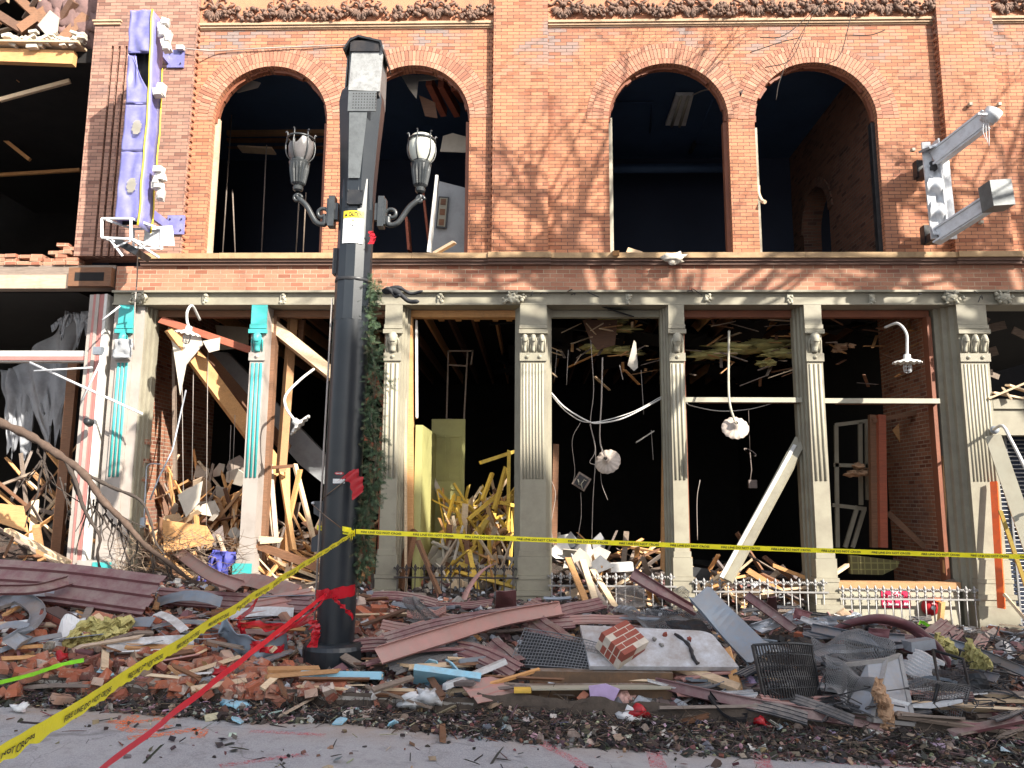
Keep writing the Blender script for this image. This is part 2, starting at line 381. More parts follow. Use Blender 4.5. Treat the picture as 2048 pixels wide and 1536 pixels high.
    def grid(s, fn, nu, nv, thick=0, smooth=True):
        i0 = len(s.v); pts = [[V(fn(i / nu, j / nv)) for j in range(nv + 1)] for i in range(nu + 1)]
        sides = 1
        for L in ((0,) if not thick else (0, 1)):
            for i in range(nu + 1):
                for j in range(nv + 1):
                    p = pts[i][j]
                    if L:
                        du = pts[min(i + 1, nu)][j] - pts[max(i - 1, 0)][j]; dv = pts[i][min(j + 1, nv)] - pts[i][max(j - 1, 0)]
                        nn = du.cross(dv); p = p - (nn.normalized() if nn.length > 1e-9 else V((0, 0, 1))) * thick
                    s.v.append(p); s.col.append(s.cur)
        W = nv + 1; T = (nu + 1) * W
        def q(*f):
            s.f.append(tuple(i0 + a for a in f)); s.sm.append(smooth); s.uv += [(0, 0)] * len(f)
        for i in range(nu):
            for j in range(nv):
                a = i * W + j; q(a, a + W, a + W + 1, a + 1)
                if thick: q(T + a, T + a + 1, T + a + W + 1, T + a + W)
        if thick:
            for i in range(nu):
                for a in ((i * W, 1), (i * W + nv, 0)):
                    k, fl = a; f = (k, k + T, k + W + T, k + W); q(*(f if fl else f[::-1]))
            for j in range(nv):
                for k, fl in ((j, 0), (nu * W + j, 1)):
                    f = (k, k + T, k + 1 + T, k + 1); q(*(f if fl else f[::-1]))
        return s
    def poly(s, pts2, fn, thick):      # prism of a 2D outline; fn maps (u,v,w) to world
        n = len(pts2)
        A = [V(fn(u, v, 0)) for u, v in pts2]; B = [V(fn(u, v, thick)) for u, v in pts2]
        s.face(A); s.face(B[::-1])
        for i in range(n):
            j = (i + 1) % n; s.face([A[j], A[i], B[i], B[j]])
        return s
    def mesh(s, name, mat, org):
        me = bpy.data.meshes.new(name); me.from_pydata([p - org for p in s.v], [], s.f)
        if s.uv:
            ul = me.uv_layers.new(name='UVMap'); fl = [c for u in s.uv for c in u]
            if len(fl) == len(ul.data) * 2: ul.data.foreach_set('uv', fl)
        ca = me.color_attributes.new('tint', 'FLOAT_COLOR', 'POINT')
        ca.data.foreach_set('color', [q for c in s.col for q in (*c[:3], 1)])
        me.polygons.foreach_set('use_smooth', s.sm)
        me.materials.append(MATS[mat]); me.update(); me.validate()
        return me
    def build(s, name, mat, parent=None, org=None, **props):
        if parent is not None: o_ = ORG[parent.name]
        elif org is not None: o_ = V(org)
        else:
            xs = [p.x for p in s.v]; ys = [p.y for p in s.v]; zs = [p.z for p in s.v]
            o_ = V(((min(xs) + max(xs)) / 2, (min(ys) + max(ys)) / 2, min(zs)))
        me = s.mesh(name, mat, o_); o = bpy.data.objects.new(name, me); C.objects.link(o)
        ORG[o.name] = o_
        if parent is not None: o.parent = parent
        else: o.location = o_
        for k, v in props.items(): o[k] = v
        return o
def thing(name, label, cat, loc=(0, 0, 0), group=None):
    o = bpy.data.objects.new(name, None); o.location = loc; C.objects.link(o); o.empty_display_size = .2
    o['label'] = label; o['category'] = cat
    if group: o['group'] = group
    ORG[o.name] = V(loc); return o
def copy_tree(o, loc=None, label=None, parent=None):
    c = o.copy(); C.objects.link(c)
    if parent is not None: c.parent = parent
    if loc is not None: c.location = loc
    if label: c['label'] = label
    for ch in list(o.children): copy_tree(ch, parent=c)
    return c
def text_mesh(body, size, font_bold=0.0):
    cu = bpy.data.curves.new('lettering', 'FONT'); cu.body = body; cu.size = size; cu.resolution_u = 3; cu.offset = font_bold
    ob = bpy.data.objects.new('lettering', cu); C.objects.link(ob)
    dg = bpy.context.evaluated_depsgraph_get(); me = bpy.data.meshes.new_from_object(ob.evaluated_get(dg))
    vs = [v.co.copy() for v in me.vertices]; fs = [tuple(p.vertices) for p in me.polygons]
    bpy.data.objects.remove(ob); bpy.data.curves.remove(cu); bpy.data.meshes.remove(me)
    return vs, fs
def put_text(mb, body, size, fn, bold=0.0, wfit=None, center=True):
    vs, fs = text_mesh(body, size, bold)
    if not vs: return
    x0 = min(v.x for v in vs); x1 = max(v.x for v in vs); k = (wfit / (x1 - x0)) if wfit else 1
    i0 = len(mb.v)
    for v in vs:
        u = (v.x - ((x0 + x1) / 2 if center else x0)) * k
        mb.v.append(V(fn(u, v.y))); mb.col.append(mb.cur)
    for f in fs:
        mb.f.append(tuple(i0 + a for a in f)); mb.sm.append(False); mb.uv += [(0, 0)] * len(f)
    return (x1 - x0) * k
def curve(pts, n=8):       # Catmull-Rom through points
    pts = [V(p) for p in pts]; q = [pts[0] * 2 - pts[1]] + pts + [pts[-1] * 2 - pts[-2]]; out = []
    for i in range(1, len(q) - 2):
        for k in range(n):
            t = k / n; a, b, c, d = q[i - 1], q[i], q[i + 1], q[i + 2]
            out.append(.5 * ((2 * b) + (c - a) * t + (2 * a - 5 * b + 4 * c - d) * t * t + (3 * b - a - 3 * c + d) * t ** 3))
    out.append(pts[-1]); return out
def structure(o, name=None): o['kind'] = 'structure'; return o
# ================================================================== GROUND
g = MB()
xs = [-60, -20] + [-10 + i * .5 for i in range(41)] + [20, 60]; ys = [-80, -40, -10, 0, 3, 5, 6, 6.6, 7, CURB]
for i in range(len(xs) - 1):
    for j in range(len(ys) - 1):
        q = [(xs[i], ys[j]), (xs[i + 1], ys[j]), (xs[i + 1], ys[j + 1]), (xs[i], ys[j + 1])]
        g.face([(x, y, ground(max(-20, min(20, x)), y - .001)) for x, y in q])
o = g.build('road', 'asphalt', kind='structure')
g = MB()
def zc(x, y): return ground(max(-20, min(20, x)), y)
xs = [-60, -20, -10, 0, 10, 20, 60]
for i in range(len(xs) - 1):
    a, b = xs[i], xs[i + 1]
    g.face([(a, CURB + .02, zc(a, CURB)), (b, CURB + .02, zc(b, CURB)), (b, 12.6, zc(b, 12.6)), (a, 12.6, zc(a, 12.6))])
    g.face([(a, 12.6, zc(a, 12.6)), (b, 12.6, zc(b, 12.6)), (b, 40, zc(b, 12.6)), (a, 40, zc(a, 12.6))])
    g.face([(a, CURB, zc(a, CURB) - .17), (b, CURB, zc(b, CURB) - .17), (b, CURB + .02, zc(b, CURB)), (a, CURB + .02, zc(a, CURB))])
g.build('sidewalk', 'concrete', kind='structure')
# heap of dirt and crushed masonry over the pavement, running into the shops
g = MB()
g.grid(lambda u, v: (lambda x, y: V((x, y, H(x, y) - (.0 if mound(x, y) > .02 else .03) + noise.noise(V((x * 15, y * 15, 0))) * .02)))(-11 + 22 * u, CURB + .1 + 14 * v), 300, 190, smooth=False)
g.build('rubble_mound', 'dirt', kind='stuff')
# worn spray paint on the road
def spray(name, pts, wd, mat, label):
    m = MB(); q = []
    for px, py in pts:
        d = ray(px, py); t = .1
        p = CAM + d * 5
        for _ in range(12):
            gz = ground(p.x, p.y - .001) + .004; t = (gz - CAM.z) / d.z; p = CAM + d * t
        q.append(p)
    q = curve(q, 6)
    for a, b in zip(q, q[1:]):
        s_ = (b - a).cross(V((0, 0, 1)))
        if s_.length < 1e-6: continue
        s_ = s_.normalized() * wd / 2
        m.face([a - s_, b - s_, b + s_, a + s_])
    m.build(name, mat, label=label, category='road paint', group='spray painted marks on the road')
spray('paint_mark', [(215, 1442), (260, 1445), (300, 1440), (350, 1433)], .09, 'spray_orange', 'upper orange sprayed stroke on the road under the yellow tape')
spray('paint_mark', [(270, 1430), (245, 1455), (300, 1462), (340, 1450)], .10, 'spray_orange', 'curled orange sprayed stroke on the road below the upper stroke')
spray('paint_mark', [(255, 1476), (330, 1468), (400, 1458), (395, 1476)], .11, 'spray_orange', 'hooked orange sprayed stroke on the road beside the red tape')
spray('paint_mark', [(500, 1462), (580, 1466), (650, 1470)], .07, 'spray_pink', 'short faint pink line sprayed on the road right of the red tape')
spray('paint_mark', [(440, 1532), (520, 1520), (615, 1508)], .08, 'spray_pink', 'pink line sprayed on the road at the lower edge near the red tape')
spray('paint_mark', [(1065, 1472), (1100, 1495), (1140, 1515), (1170, 1536)], .09, 'spray_pink', 'long slanting pink line sprayed on the road below the litter strip')
spray('paint_mark', [(1310, 1480), (1308, 1505), (1318, 1536)], .13, 'spray_pink', 'broad pink stroke sprayed on the road right of the slanting line')
spray('paint_mark', [(1527, 1500), (1524, 1520), (1532, 1540)], .13, 'spray_pink', 'upright pink stroke sprayed on the road, rightmost of the upright ones')
spray('paint_mark', [(1660, 1525), (1780, 1530), (1880, 1536)], .05, 'spray_pink', 'thin pink line sprayed on the road near the lower right corner')

# ================================================================== BRICK BUILDING
bld = thing('brick_building', 'orange brick warehouse front with round arched upper windows and a blown out cream shopfront', 'building', (0, YP, 0))
zs_top = Zc(510); zs_bot = Zc(532); zb_top = Zc(583); zb_bot = Zc(611)
z_led = P(680, 48, YW).z; ZTOP = 12.6
xL0 = X(150, 480); xA = X(362, 480) ; xB0 = X(983, 500); xB1 = X(1096, 500); xC0 = X(1912, 500); xC1 = X(2028, 500); xR = 14.0
def opening(l, r, apex):
    x0, x1 = X(l, 380, YW), X(r, 380, YW); return dict(x0=x0, x1=x1, r=(x1 - x0) / 2, xc=(x0 + x1) / 2, zs=P((l + r) / 2, apex, YW).z - (x1 - x0) / 2)
WIN = [opening(416, 648, 133), opening(706, 937, 131), opening(1219, 1462, 127), opening(1515, 1764, 125)]
NA = 28
def arch_wall(mb, x0, x1, z0, z1, ops, y):
    cur = x0
    for o in ops:
        if o['x0'] > cur: mb.face([(cur, y, z0), (o['x0'], y, z0), (o['x0'], y, z1), (cur, y, z1)])
        for i in range(NA):
            a0 = math.pi * (1 - i / NA); a1 = math.pi * (1 - (i + 1) / NA)
            p0 = (o['xc'] + o['r'] * math.cos(a0), o['zs'] + o['r'] * math.sin(a0)); p1 = (o['xc'] + o['r'] * math.cos(a1), o['zs'] + o['r'] * math.sin(a1))
            mb.face([(p0[0], y, p0[1]), (p1[0], y, p1[1]), (p1[0], y, z1), (p0[0], y, z1)])
        cur = o['x1']
    mb.face([(cur, y, z0), (x1, y, z0), (x1, y, z1), (cur, y, z1)])
def reveal(mb, o, y0, y1, z0, n=NA):
    mb.face([(o['x0'], y0, z0), (o['x0'], y1, z0), (o['x0'], y1, o['zs']), (o['x0'], y0, o['zs'])])
    mb.face([(o['x1'], y1, z0), (o['x1'], y0, z0), (o['x1'], y0, o['zs']), (o['x1'], y1, o['zs'])])
    for i in range(n):
        a0 = math.pi * (1 - i / n); a1 = math.pi * (1 - (i + 1) / n)
        p0 = (o['xc'] + o['r'] * math.cos(a0), o['zs'] + o['r'] * math.sin(a0)); p1 = (o['xc'] + o['r'] * math.cos(a1), o['zs'] + o['r'] * math.sin(a1))
        u0, u1 = o['r'] * i / n * math.pi, o['r'] * (i + 1) / n * math.pi
        mb.face([(p0[0], y0, p0[1]), (p0[0], y1, p0[1]), (p1[0], y1, p1[1]), (p1[0], y0, p1[1])], uv=[(0, u0), (y1 - y0, u0), (y1 - y0, u1), (0, u1)])
# recessed wall panels with arched openings (front face, back face, reveals), one mesh per bay
YB = YW + .27
for (a, b, ops) in ((xA, xB0, WIN[:2]), (xB1, xC0, WIN[2:]), (xC1, xR, [])):
    m = MB(); arch_wall(m, a, b, zs_top - .05, ZTOP, ops, YW)
    if ops:
        for o in ops: reveal(m, o, YW, YB, zs_top - .05)
    m.build('wall', 'brick', bld)
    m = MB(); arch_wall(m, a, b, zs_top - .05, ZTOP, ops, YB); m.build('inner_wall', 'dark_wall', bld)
# pilasters, the brick edges of their flanks stepped like the courses
for (a, b, mt) in ((xL0, xA, 'brick_pier_shaded'), (xB0, xB1, 'brick'), (xC0, xC1, 'brick')):
    m = MB()
    if a == xL0:
        # fluted corner pilaster: four upright slots cut in the face
        sl = [X(q, 300) for q in (207, 221, 235, 248)]; sw = .042; zt = P(230, 92).z
        cur = a
        for sx in sl:
            m.bx(cur, sx - sw / 2, YP, YB, zs_top, zt); cur = sx + sw / 2
            m.bx(sx - sw / 2, sx + sw / 2, YP + .12, YB, zs_top, zt)
        m.bx(cur, b, YP, YB, zs_top, zt)
        m.bx(a, b, YP, YB, zt, ZTOP)
    else: m.bx(a, b, YP, YB, zs_top, ZTOP)
    m.build('pilaster', mt, bld)
m = MB()   # toothed vertical edge beside each pilaster
for (xe, sg) in ((xB0, -1), (xC0, -1), (xA, 1)):
    z = zs_top
    k = 0
    while z < z_led:
        if k % 2: m.bx(xe - .001 * sg, xe + sg * .028, YP + .05, YW + .01, z + .002, z + .0625)
        z += .0645; k += 1
m.build('brick_toothing', 'brick', bld)
# small stone cap on the corner pilaster
m = MB(); zq = P(215, 42).z; m.bx(X(188, 40), X(245, 40), YP - .05, YP, zq - .035, zq); m.bx(X(190, 40), X(243, 40), YP - .03, YP, zq - .085, zq - .04); m.build('pilaster_moulding', 'ledge_stone', bld)
# voussoir rings
def ring(o):
    m = MB(); back = MB()
    r0 = o['r']; rows = ((r0 + .002, r0 + .095), (r0 + .100, r0 + .290), (r0 + .295, r0 + .385))
    for ri, (ra, rb) in enumerate(rows):
        n = int(math.pi * (ra + rb) / 2 / (.066 if ri != 0 else .068)); off = rnd.random()
        for i in range(n):
            a0 = math.pi * (i + .07) / n; a1 = math.pi * (i + .93) / n
            t = rnd.random(); base = (.43, .20, .122) if t < .6 else ((.35, .145, .088) if t < .85 else (.44, .23, .15))
            k = rnd.uniform(.8, 1.12); m.cur = tuple(q * k for q in base)
            pr = YW - .006 - rnd.random() * .005
            c = [(o['xc'] + r_ * math.cos(a), o['zs'] + r_ * math.sin(a)) for r_, a in ((ra, a0), (rb, a0), (rb, a1), (ra, a1))]
            if sum(q[0] for q in c) / 4 < o.get('cl', -99) or sum(q[0] for q in c) / 4 > o.get('cr', 99): continue
            A = [V((x, pr, z)) for x, z in c]; B = [V((x, YW - .001, z)) for x, z in c]
            m.face(A); 
            for j in range(4): m.face([A[j], B[j], B[(j + 1) % 4], A[(j + 1) % 4]])
    rb_ = MB()
    for i in range(90):
        a0, a1 = math.pi * i / 90, math.pi * (i + 1) / 90
        for j in range(6):
            ra, rb = r0 + .001 + j * .0647, r0 + .001 + (j + 1) * .0647
            c = [(o['xc'] + r_ * math.cos(a), YW - .003, o['zs'] + r_ * math.sin(a)) for r_, a in ((ra, a0), (rb, a0), (rb, a1), (ra, a1))]
            if sum(q[0] for q in c) / 4 < o.get('cl', -99) or sum(q[0] for q in c) / 4 > o.get('cr', 99): continue
            rb_.face(c)
    p = m.build('arch_ring', 'voussoir', bld)
    rb_.build('arch_mortar', 'mortar', bld)
mid1 = (WIN[0]['x1'] + WIN[1]['x0']) / 2; mid2 = (WIN[2]['x1'] + WIN[3]['x0']) / 2
WIN[0]['cr'] = mid1; WIN[1]['cl'] = mid1; WIN[1]['cr'] = xB0; WIN[2]['cr'] = mid2; WIN[3]['cl'] = mid2; WIN[0]['cl'] = xA
for o in WIN: ring(o)
# stepped inner arch and battered timber window frames
for i, o in enumerate(WIN):
    m = MB(); oi = dict(o); oi['r'] = o['r'] - .05
    n = NA
    for k in range(n):
        if rnd.random() < .08: continue
        a0, a1 = math.pi * k / n, math.pi * (k + 1) / n
        rj = rnd.uniform(-.012, .02)
        q = [(o['xc'] + r_ * math.cos(a), o['zs'] + r_ * math.sin(a)) for r_, a in ((o['r'] - .001, a0), (o['r'] - .001, a1), (oi['r'] + rj, a1), (oi['r'] + rj, a0))]
        m.poly(q, lambda u, v, w_: (u, YW + .10 + w_, v), .08)
    m.build('arch_frame', 'brown_frame', bld)
    zb = zs_top
    m = MB(); m.bx(o['x0'] + .001, o['x0'] + .075, YW + .12, YW + .2, zb, o['zs'] + rnd.uniform(-.1, .1)); m.build('window_frame', 'wood_pale' if i < 2 else 'cream_light', bld)
    m = MB(); m.bx(o['x1'] - .07, o['x1'] - .001, YW + .10, YW + .22, zb, o['zs'] - .02); m.build('window_frame', 'brown_frame' if i < 3 else 'blackmetal', bld)
# terracotta frieze
m = MB(); 
for (a, b) in ((xA, xB0), (xB1, xC0), (xC1, xR)):
    m.bx(a + .01, b - .01, YW - .07, YW, z_led - .045, z_led); m.bx(a + .01, b - .01, YW - .045, YW, z_led - .085, z_led - .05); m.bx(a + .01, b - .01, YW - .02, YW, z_led - .11, z_led - .088)
m.build('frieze_ledge', 'ledge_stone', bld)
m = MB()
for (a, b) in ((xA, xB0), (xB1, xC0), (xC1, xR)):
    n = max(1, round((b - a) / 1.22)); wd = (b - a) / n
    for i in range(n): m.bx(a + i * wd + .006, a + (i + 1) * wd - .006, YW - .03, YW, z_led + .002, ZTOP - .01)
m.build('frieze_panel', 'terracotta', bld)
def motif(m, cx, z0, wd):
    y = YW - .045
    # ribbon bow
    for sg in (-1, 1):
        m.tube(curve([(cx, y - .02, z0 + .27), (cx + sg * .1, y - .03, z0 + .36), (cx + sg * .2, y, z0 + .30), (cx + sg * .3, y - .03, z0 + .31), (cx + sg * .36, y, z0 + .38), (cx + sg * .28, y - .02, z0 + .39)], 4), [.024] * 5 + [.02] * 11 + [.012] * 5, 5)
        m.tube(curve([(cx, y - .01, z0 + .3), (cx + sg * .07, y - .02, z0 + .45), (cx + sg * .17, y, z0 + .47), (cx + sg * .2, y, z0 + .40)], 4), .017, 5)
        m.tube(curve([(cx + sg * .02, y, z0 + .26), (cx + sg * .05, y - .02, z0 + .18), (cx + sg * .0, y, z0 + .12), (cx + sg * .07, y - .02, z0 + .06), (cx + sg * .03, y, z0 + .03)], 4), .018, 5)
        for k in range(14):     # leaves fanning into the swag
            an = R(-10 - k * 7) ; L = .16 + rnd.random() * .08
            m.tube([(cx + sg * .04, y, z0 + .24), (cx + sg * (.04 + L * .5 * math.cos(an)), y - .03, z0 + .24 + L * .5 * math.sin(an)), (cx + sg * (.04 + L * math.cos(an)), y - .01, z0 + .24 + L * math.sin(an))], [.01, .02, .004], 4)
        m.blob((cx + sg * .02, y - .03, z0 + .28), .045)
    # swag of fruit to the next motif
    for k in range(105):
        t = rnd.random(); xx = cx + .16 + (wd - .32) * t; env = .07 + .055 * math.sin(math.pi * t)
        zz = z0 + .20 - .06 * math.sin(math.pi * t) + rnd.uniform(-1, 1) * env
        m.blob((xx, y - .02 - rnd.random() * .06, zz), rnd.uniform(.018, .042), jit=.12)
    cxx = cx + wd / 2
    for k in range(7): m.blob((cxx + .045 * math.cos(k * .9), y - .05, z0 + .13 + .045 * math.sin(k * .9)), .024)
    m.blob((cxx, y - .06, z0 + .13), .022)
for (a, b) in ((xA, xB0), (xB1, xC0), (xC1, xR)):
    m = MB(); n = round((b - a) / 1.22); wd = (b - a) / n
    for i in range(n): motif(m, a + (i + .12) * wd if False else a + i * wd + .28, z_led + .01, wd if i < n - 1 else wd - .1)
    m.build('garland_relief', 'ornament', bld)
# sill course
m = MB(); m2 = MB()
for (a, b, yy) in ((X(285, 515), xB0 - .05, YP + .0), (xB0 - .05, xB1 + .05, YP - .035), (xB1 + .05, xC0 - .05, YP), (xC0 - .05, xC1 + .05, YP - .035), (xC1 + .05, xR, YP)):
    cur = a
    while cur < b - .05:
        L = min(rnd.uniform(1.3, 2.2), b - cur); 
        if b - cur - L < .4: L = b - cur
        m.bx(cur + .002, cur + L - .002, yy - .14, YB, zs_top - .095, zs_top + rnd.uniform(-.004, .004)); cur += L
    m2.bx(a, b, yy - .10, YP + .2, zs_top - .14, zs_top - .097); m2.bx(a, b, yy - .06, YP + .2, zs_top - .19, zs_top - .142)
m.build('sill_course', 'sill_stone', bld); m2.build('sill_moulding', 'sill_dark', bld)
# brick band over the shopfront
xBL = X(232, 560)
m = MB(); m.bx(xBL, xR, YP, YB, zb_top, zs_top - .19); m.build('brick_band', 'brick_band', bld)
# iron beam
m = MB(); m.bx(xBL, xR, YP - .10, YB, zb_top - .035, zb_top); m.bx(xBL, xR, YP - .02, YB, zb_bot + .03, zb_top - .038); m.bx(xBL, xR, YP - .06, YB, zb_bot, zb_bot + .028)
m.build('cornice_beam', 'cream', bld)
zm = (zb_top + zb_bot) / 2 - .02
for px in (413, 568, 881, 1256, 1415, 1578, 1741):
    m = MB(); cx = X(px, 597)
    m.box((cx, YP - .03, zm), (.09, .05, .17))
    for k in range(10): m.blob((cx + rnd.uniform(-.04, .04), YP - .055, zm + rnd.uniform(-.08, .08)), rnd.uniform(.02, .034), jit=.3)
    m.build('scroll_ornament', 'cream_light', bld)
for px in (283, 1026, 1896, 2002):
    m = MB(); cx = X(px, 600)
    m.blob((cx, YP - .07, zm + .01), .10, (1.25, .7, .85), .3, 2)
    for k in range(24): m.blob((cx + rnd.gauss(0, .1), YP - .09 - rnd.random() * .03, zm + rnd.uniform(-.08, .09)), rnd.uniform(.018, .035), jit=.3)
    for sg in (-1, 1): m.tube([(cx + sg * .05, YP - .1, zm + .07), (cx + sg * .09, YP - .11, zm + .13)], [.025, .008], 5)
    m.build('lion_ornament', 'cream_light', bld)
m = MB()   # clipped cable stubs on the beam
for px, py in ((1060, 590), (1080, 588), (1135, 583), (1142, 590), (1180, 587), (1375, 582), (1385, 584), (1955, 588), (1965, 598), (1890, 586), (1840, 590)):
    p = P(px, py, YP - .1); m.tube(curve([p, p + V((rnd.uniform(-.08, .08), -.06, rnd.uniform(-.02, .05))), p + V((rnd.uniform(-.15, .15), -.05, rnd.uniform(-.08, .06)))], 4), .008, 5)
m.build('cable_stub', 'blackmetal', bld)
# shopfront columns
def column(pxa, pxb, ry, n, body='cream', accent=None, zbase=None, depth=.34, base_px=None, light='cream_light', label=None):
    x0, x1 = X(pxa, ry), X(pxb, ry); xc, wd = (x0 + x1) / 2, x1 - x0; Y0 = YP - .04
    zz = lambda py: Zc(py)
    zg = ground(xc, 12.5)
    acc = accent or body
    col = thing_part('column', xc, Y0)
    m = MB(); m.bx(x0, x1, Y0, Y0 + depth, zz(1112), zb_bot - .002)
    par = m.build('column', body, bld)
    if label: par['label'] = label
    def sub(mb, nm, mt): mb.build(nm, mt, par)
    m = MB(); m.bx(x0 - .012, x1 + .012, Y0 - .02, Y0, zz(650), zb_bot - .004)
    m.bx(x0 - .02, x1 + .02, Y0 - .045, Y0 - .001, zz(659), zz(651)); m.bx(x0 - .03, x1 + .03, Y0 - .07, Y0, zz(669), zz(661))
    sub(m, 'capital_block', acc)
    m = MB(); lw = wd / n * .92
    for i in range(n):
        lx = x0 + wd * (i + .5) / n
        m.tube(curve([(lx, Y0 - .015, zz(705)), (lx, Y0 - .035, zz(688)), (lx, Y0 - .06, zz(676)), (lx, Y0 - .08, zz(679)), (lx, Y0 - .07, zz(685))], 4), [lw * .22] * 4 + [lw * .34] * 6 + [lw * .28] * 7, 8)
        for k in (-1, -.5, .5, 1): m.tube([(lx + k * lw * .36, Y0 - .01, zz(705)), (lx + k * lw * .40, Y0 - .05, zz(684)), (lx + k * lw * .3, Y0 - .07, zz(677))], [.010, .016, .010], 5)
    sub(m, 'acanthus_leaf', acc if accent else light)
    m = MB(); m.bx(x0 - .015, x1 + .015, Y0 - .03, Y0, zz(723), zz(707)); 
    for i in range(max(1, n - 1)):
        lx = x0 + wd * (i + .5 + (.0 if n == 1 else 0)) / max(1, n - 1)
        zc_ = zz(715); m.lathe([(.0, .055), (.012, .055), (.016, .045), (.028, .048), (.036, .03)], (lx, Y0, zc_), V((0, -1, 0)), 12)
    sub(m, 'roundel_block', body)
    m = MB(); nf = 3 if n == 1 else 7; fw = wd * .86 / nf
    for i in range(nf):
        fx = x0 + wd * .07 + fw * (i + .5)
        m.tube([(fx, Y0 + .004, zz(958)), (fx, Y0 - .0, zz(728))], fw * .33, 8)
    sub(m, 'fluting', accent or light)
    m = MB(); e = .0
    for (ya, yb, ex) in ((1100, 1112, .02), (1112, 1150, .035), (1150, 1158, .055), (1158, 1180, .045), (1180, 1190, .075), (1190, 1202, .055)):
        m.bx(x0 - ex, x1 + ex, Y0 - ex, Y0 + depth, zz(yb), zz(ya) - .003)
    m.bx(x0 - .085, x1 + .085, Y0 - .09, Y0 + depth, zg - .6, zz(1202) - .002)
    sub(m, 'column_base', body)
    return x0, x1, par
def thing_part(*a): return None
cA = column(228, 256, 800, 1, 'taupe', 'teal', label='taupe column with turquoise capital and flutes beside the striped pilaster')
m = MB(); m.bx(cA[1] + .003, X(274, 800), YP + .03, YP + .3, -.6, zb_bot - .002); m.bx(X(215, 800), cA[0] - .003, YP + .0, YP + .3, -.6, zb_bot - .002); m.build('flank_board', 'taupe', cA[2])
cA = (cA[0], X(274, 800), cA[2])
cB = column(497, 526, 800, 1, 'taupe', 'teal', label='narrow taupe column with turquoise capital and flutes')
cC = column(768, 800, 800, 1)
cD = column(1041, 1092, 800, 3)
cE = column(1341, 1370, 800, 1)
cF = column(1616, 1648, 800, 1)
cG = column(1925, 1982, 800, 3)
# turquoise accents on the leftmost column
par = cA[2]
for cc, d in ((cA, .05), (cB, .0)):
    m = MB(); m.bx(cc[0] - .05, cc[0] + .26, YP - .145, YP - .14, Zc(1205), Zc(1130)); m.build('turquoise_panel', 'teal', cc[2])
# deep reveals behind the front plane of the shop (jamb boards), one pair each bay
def bay_frame(l, r, mt='brown_frame', z0=None, top=626, yy=YP + .30, thick=.07, side=('L', 'R')):
    z0 = z0 if z0 is not None else ground((l + r) / 2, 12.6); zt = zb_bot - .03
    m = MB(); m.bx(l, r, yy, yy + .12, zt - .10, zt + .02); m.build('head_frame', mt, bld)
    for s_ in side:
        m = MB(); 
        if s_ == 'L': m.bx(l, l + thick, yy - .05, yy + .12, z0, zt - .102)
        else: m.bx(r - thick, r, yy - .05, yy + .12, z0, zt - .102)
        m.build('jamb_frame', mt, bld)
bay_frame(cA[1], cB[0], 'wood_brown'); bay_frame(cB[1], cC[0], 'wood_brown'); bay_frame(cC[1], cD[0], 'wood'); bay_frame(cD[1], cE[0], 'cream'); bay_frame(cE[1], cF[0], 'brown_frame'); bay_frame(cF[1], cG[0] - .28, 'brown_frame')
# stepped cream reveals at the right hand ends of bays 3 to 6
m = MB()
for (c, s_) in ((cC[1], 1), (cE[0], -1), (cF[0], -1), (cG[0], -1), (cD[0], -1), (cD[1], 1), (cA[1], 1)):
    m = MB(); wd = .24 if c == cG[0] else .10
    for k in range(3): 
        a = c + s_ * wd * k / 3; b = c + s_ * wd * (k + 1) / 3
        m.bx(a, b, YP + .06 + k * .09, YP + .38, ground(c, 12.6) - .4, zb_bot - .003)
    m.build('stepped_reveal', 'cream', bld)
# transoms, bays 5 and 6
for (l, r, py) in ((cE[1], cF[0] - .05, 797), (cF[1], cG[0] - .3, 799)):
    m = MB(); z = P(1500 if l < 4 else 1750, py).z; m.bx(l, r, YP + .12, YP + .2, z - .045, z + .035); m.build('transom', 'cream_light', bld)
    m = MB(); m.bx(l + .3, r, YP + .205, YP + .3, z - .05, z + .03); m.build('transom_backing', 'wood_brown', bld)
# kick panel and orange timber sill under bay 6
m = MB(); zk = P(1780, 1172).z; m.bx(cF[1], cG[0] - .3, YP + .05, YP + .12, ground(6, 12.6) - .2, zk - .05); m.build('kick_panel', 'cream_light', bld)
m = MB(); m.bx(cF[1], cG[0] - .26, YP + .0, YP + .2, zk - .05, zk + .06); m.build('window_sill', 'wood', bld)
m = MB(); m.bx(cF[1] - .1, cG[0] + .1, YP - .5, YP, ground(5.6, 12.6) - .35, ground(5.6, 12.6) + .03); m.build('doorstep', 'concrete', bld)
# rooms behind
xPL = X(265, 800) - .12; xPR = X(1900, 800) + .1; YD = 26
zc1 = zb_bot + .35; zf2 = zs_top - .25; zc2 = WIN[2]['zs'] + WIN[2]['r'] + .42
m = MB(); m.bx(xPL - .4, xPL, YP + .4, 16.2, -1, zf2); m.build('party_wall', 'brick_party', bld)
m = MB(); m.bx(xPL - .4, xPL - .02, 16.2, YD, -1, zf2); m.build('rear_side_wall', 'char_and_shade', bld)  # rear stretch of the side wall, room shade put into its colour
m = MB(); m.bx(xPR, xPR + .4, YP + .4, 15.2, -1, zf2); m.build('party_wall', 'brick_party', bld)
m = MB(); m.bx(xPR + .02, xPR + .4, 15.2, YD, -1, zf2); m.build('rear_side_wall', 'char_and_shade', bld)  # black here stands for the shade deep in the shop
m = MB(); m.bx(xPL - 3, 22, YD, YD + .3, -1, 15); m.bx(22, 22.3, YP + .4, YD, -1, 15); m.build('rear_wall', 'char_and_shade', bld)
m = MB(); m.bx(xPL - .6, xR, YB + .001, YD, zc1 + .28, zf2); m.build('upper_floor', 'char_and_shade', bld)
m = MB(); m.bx(xL0, xR, YB + .001, YD, zc2, zc2 + .2); m.build('upper_ceiling', 'navy_ceiling', bld)
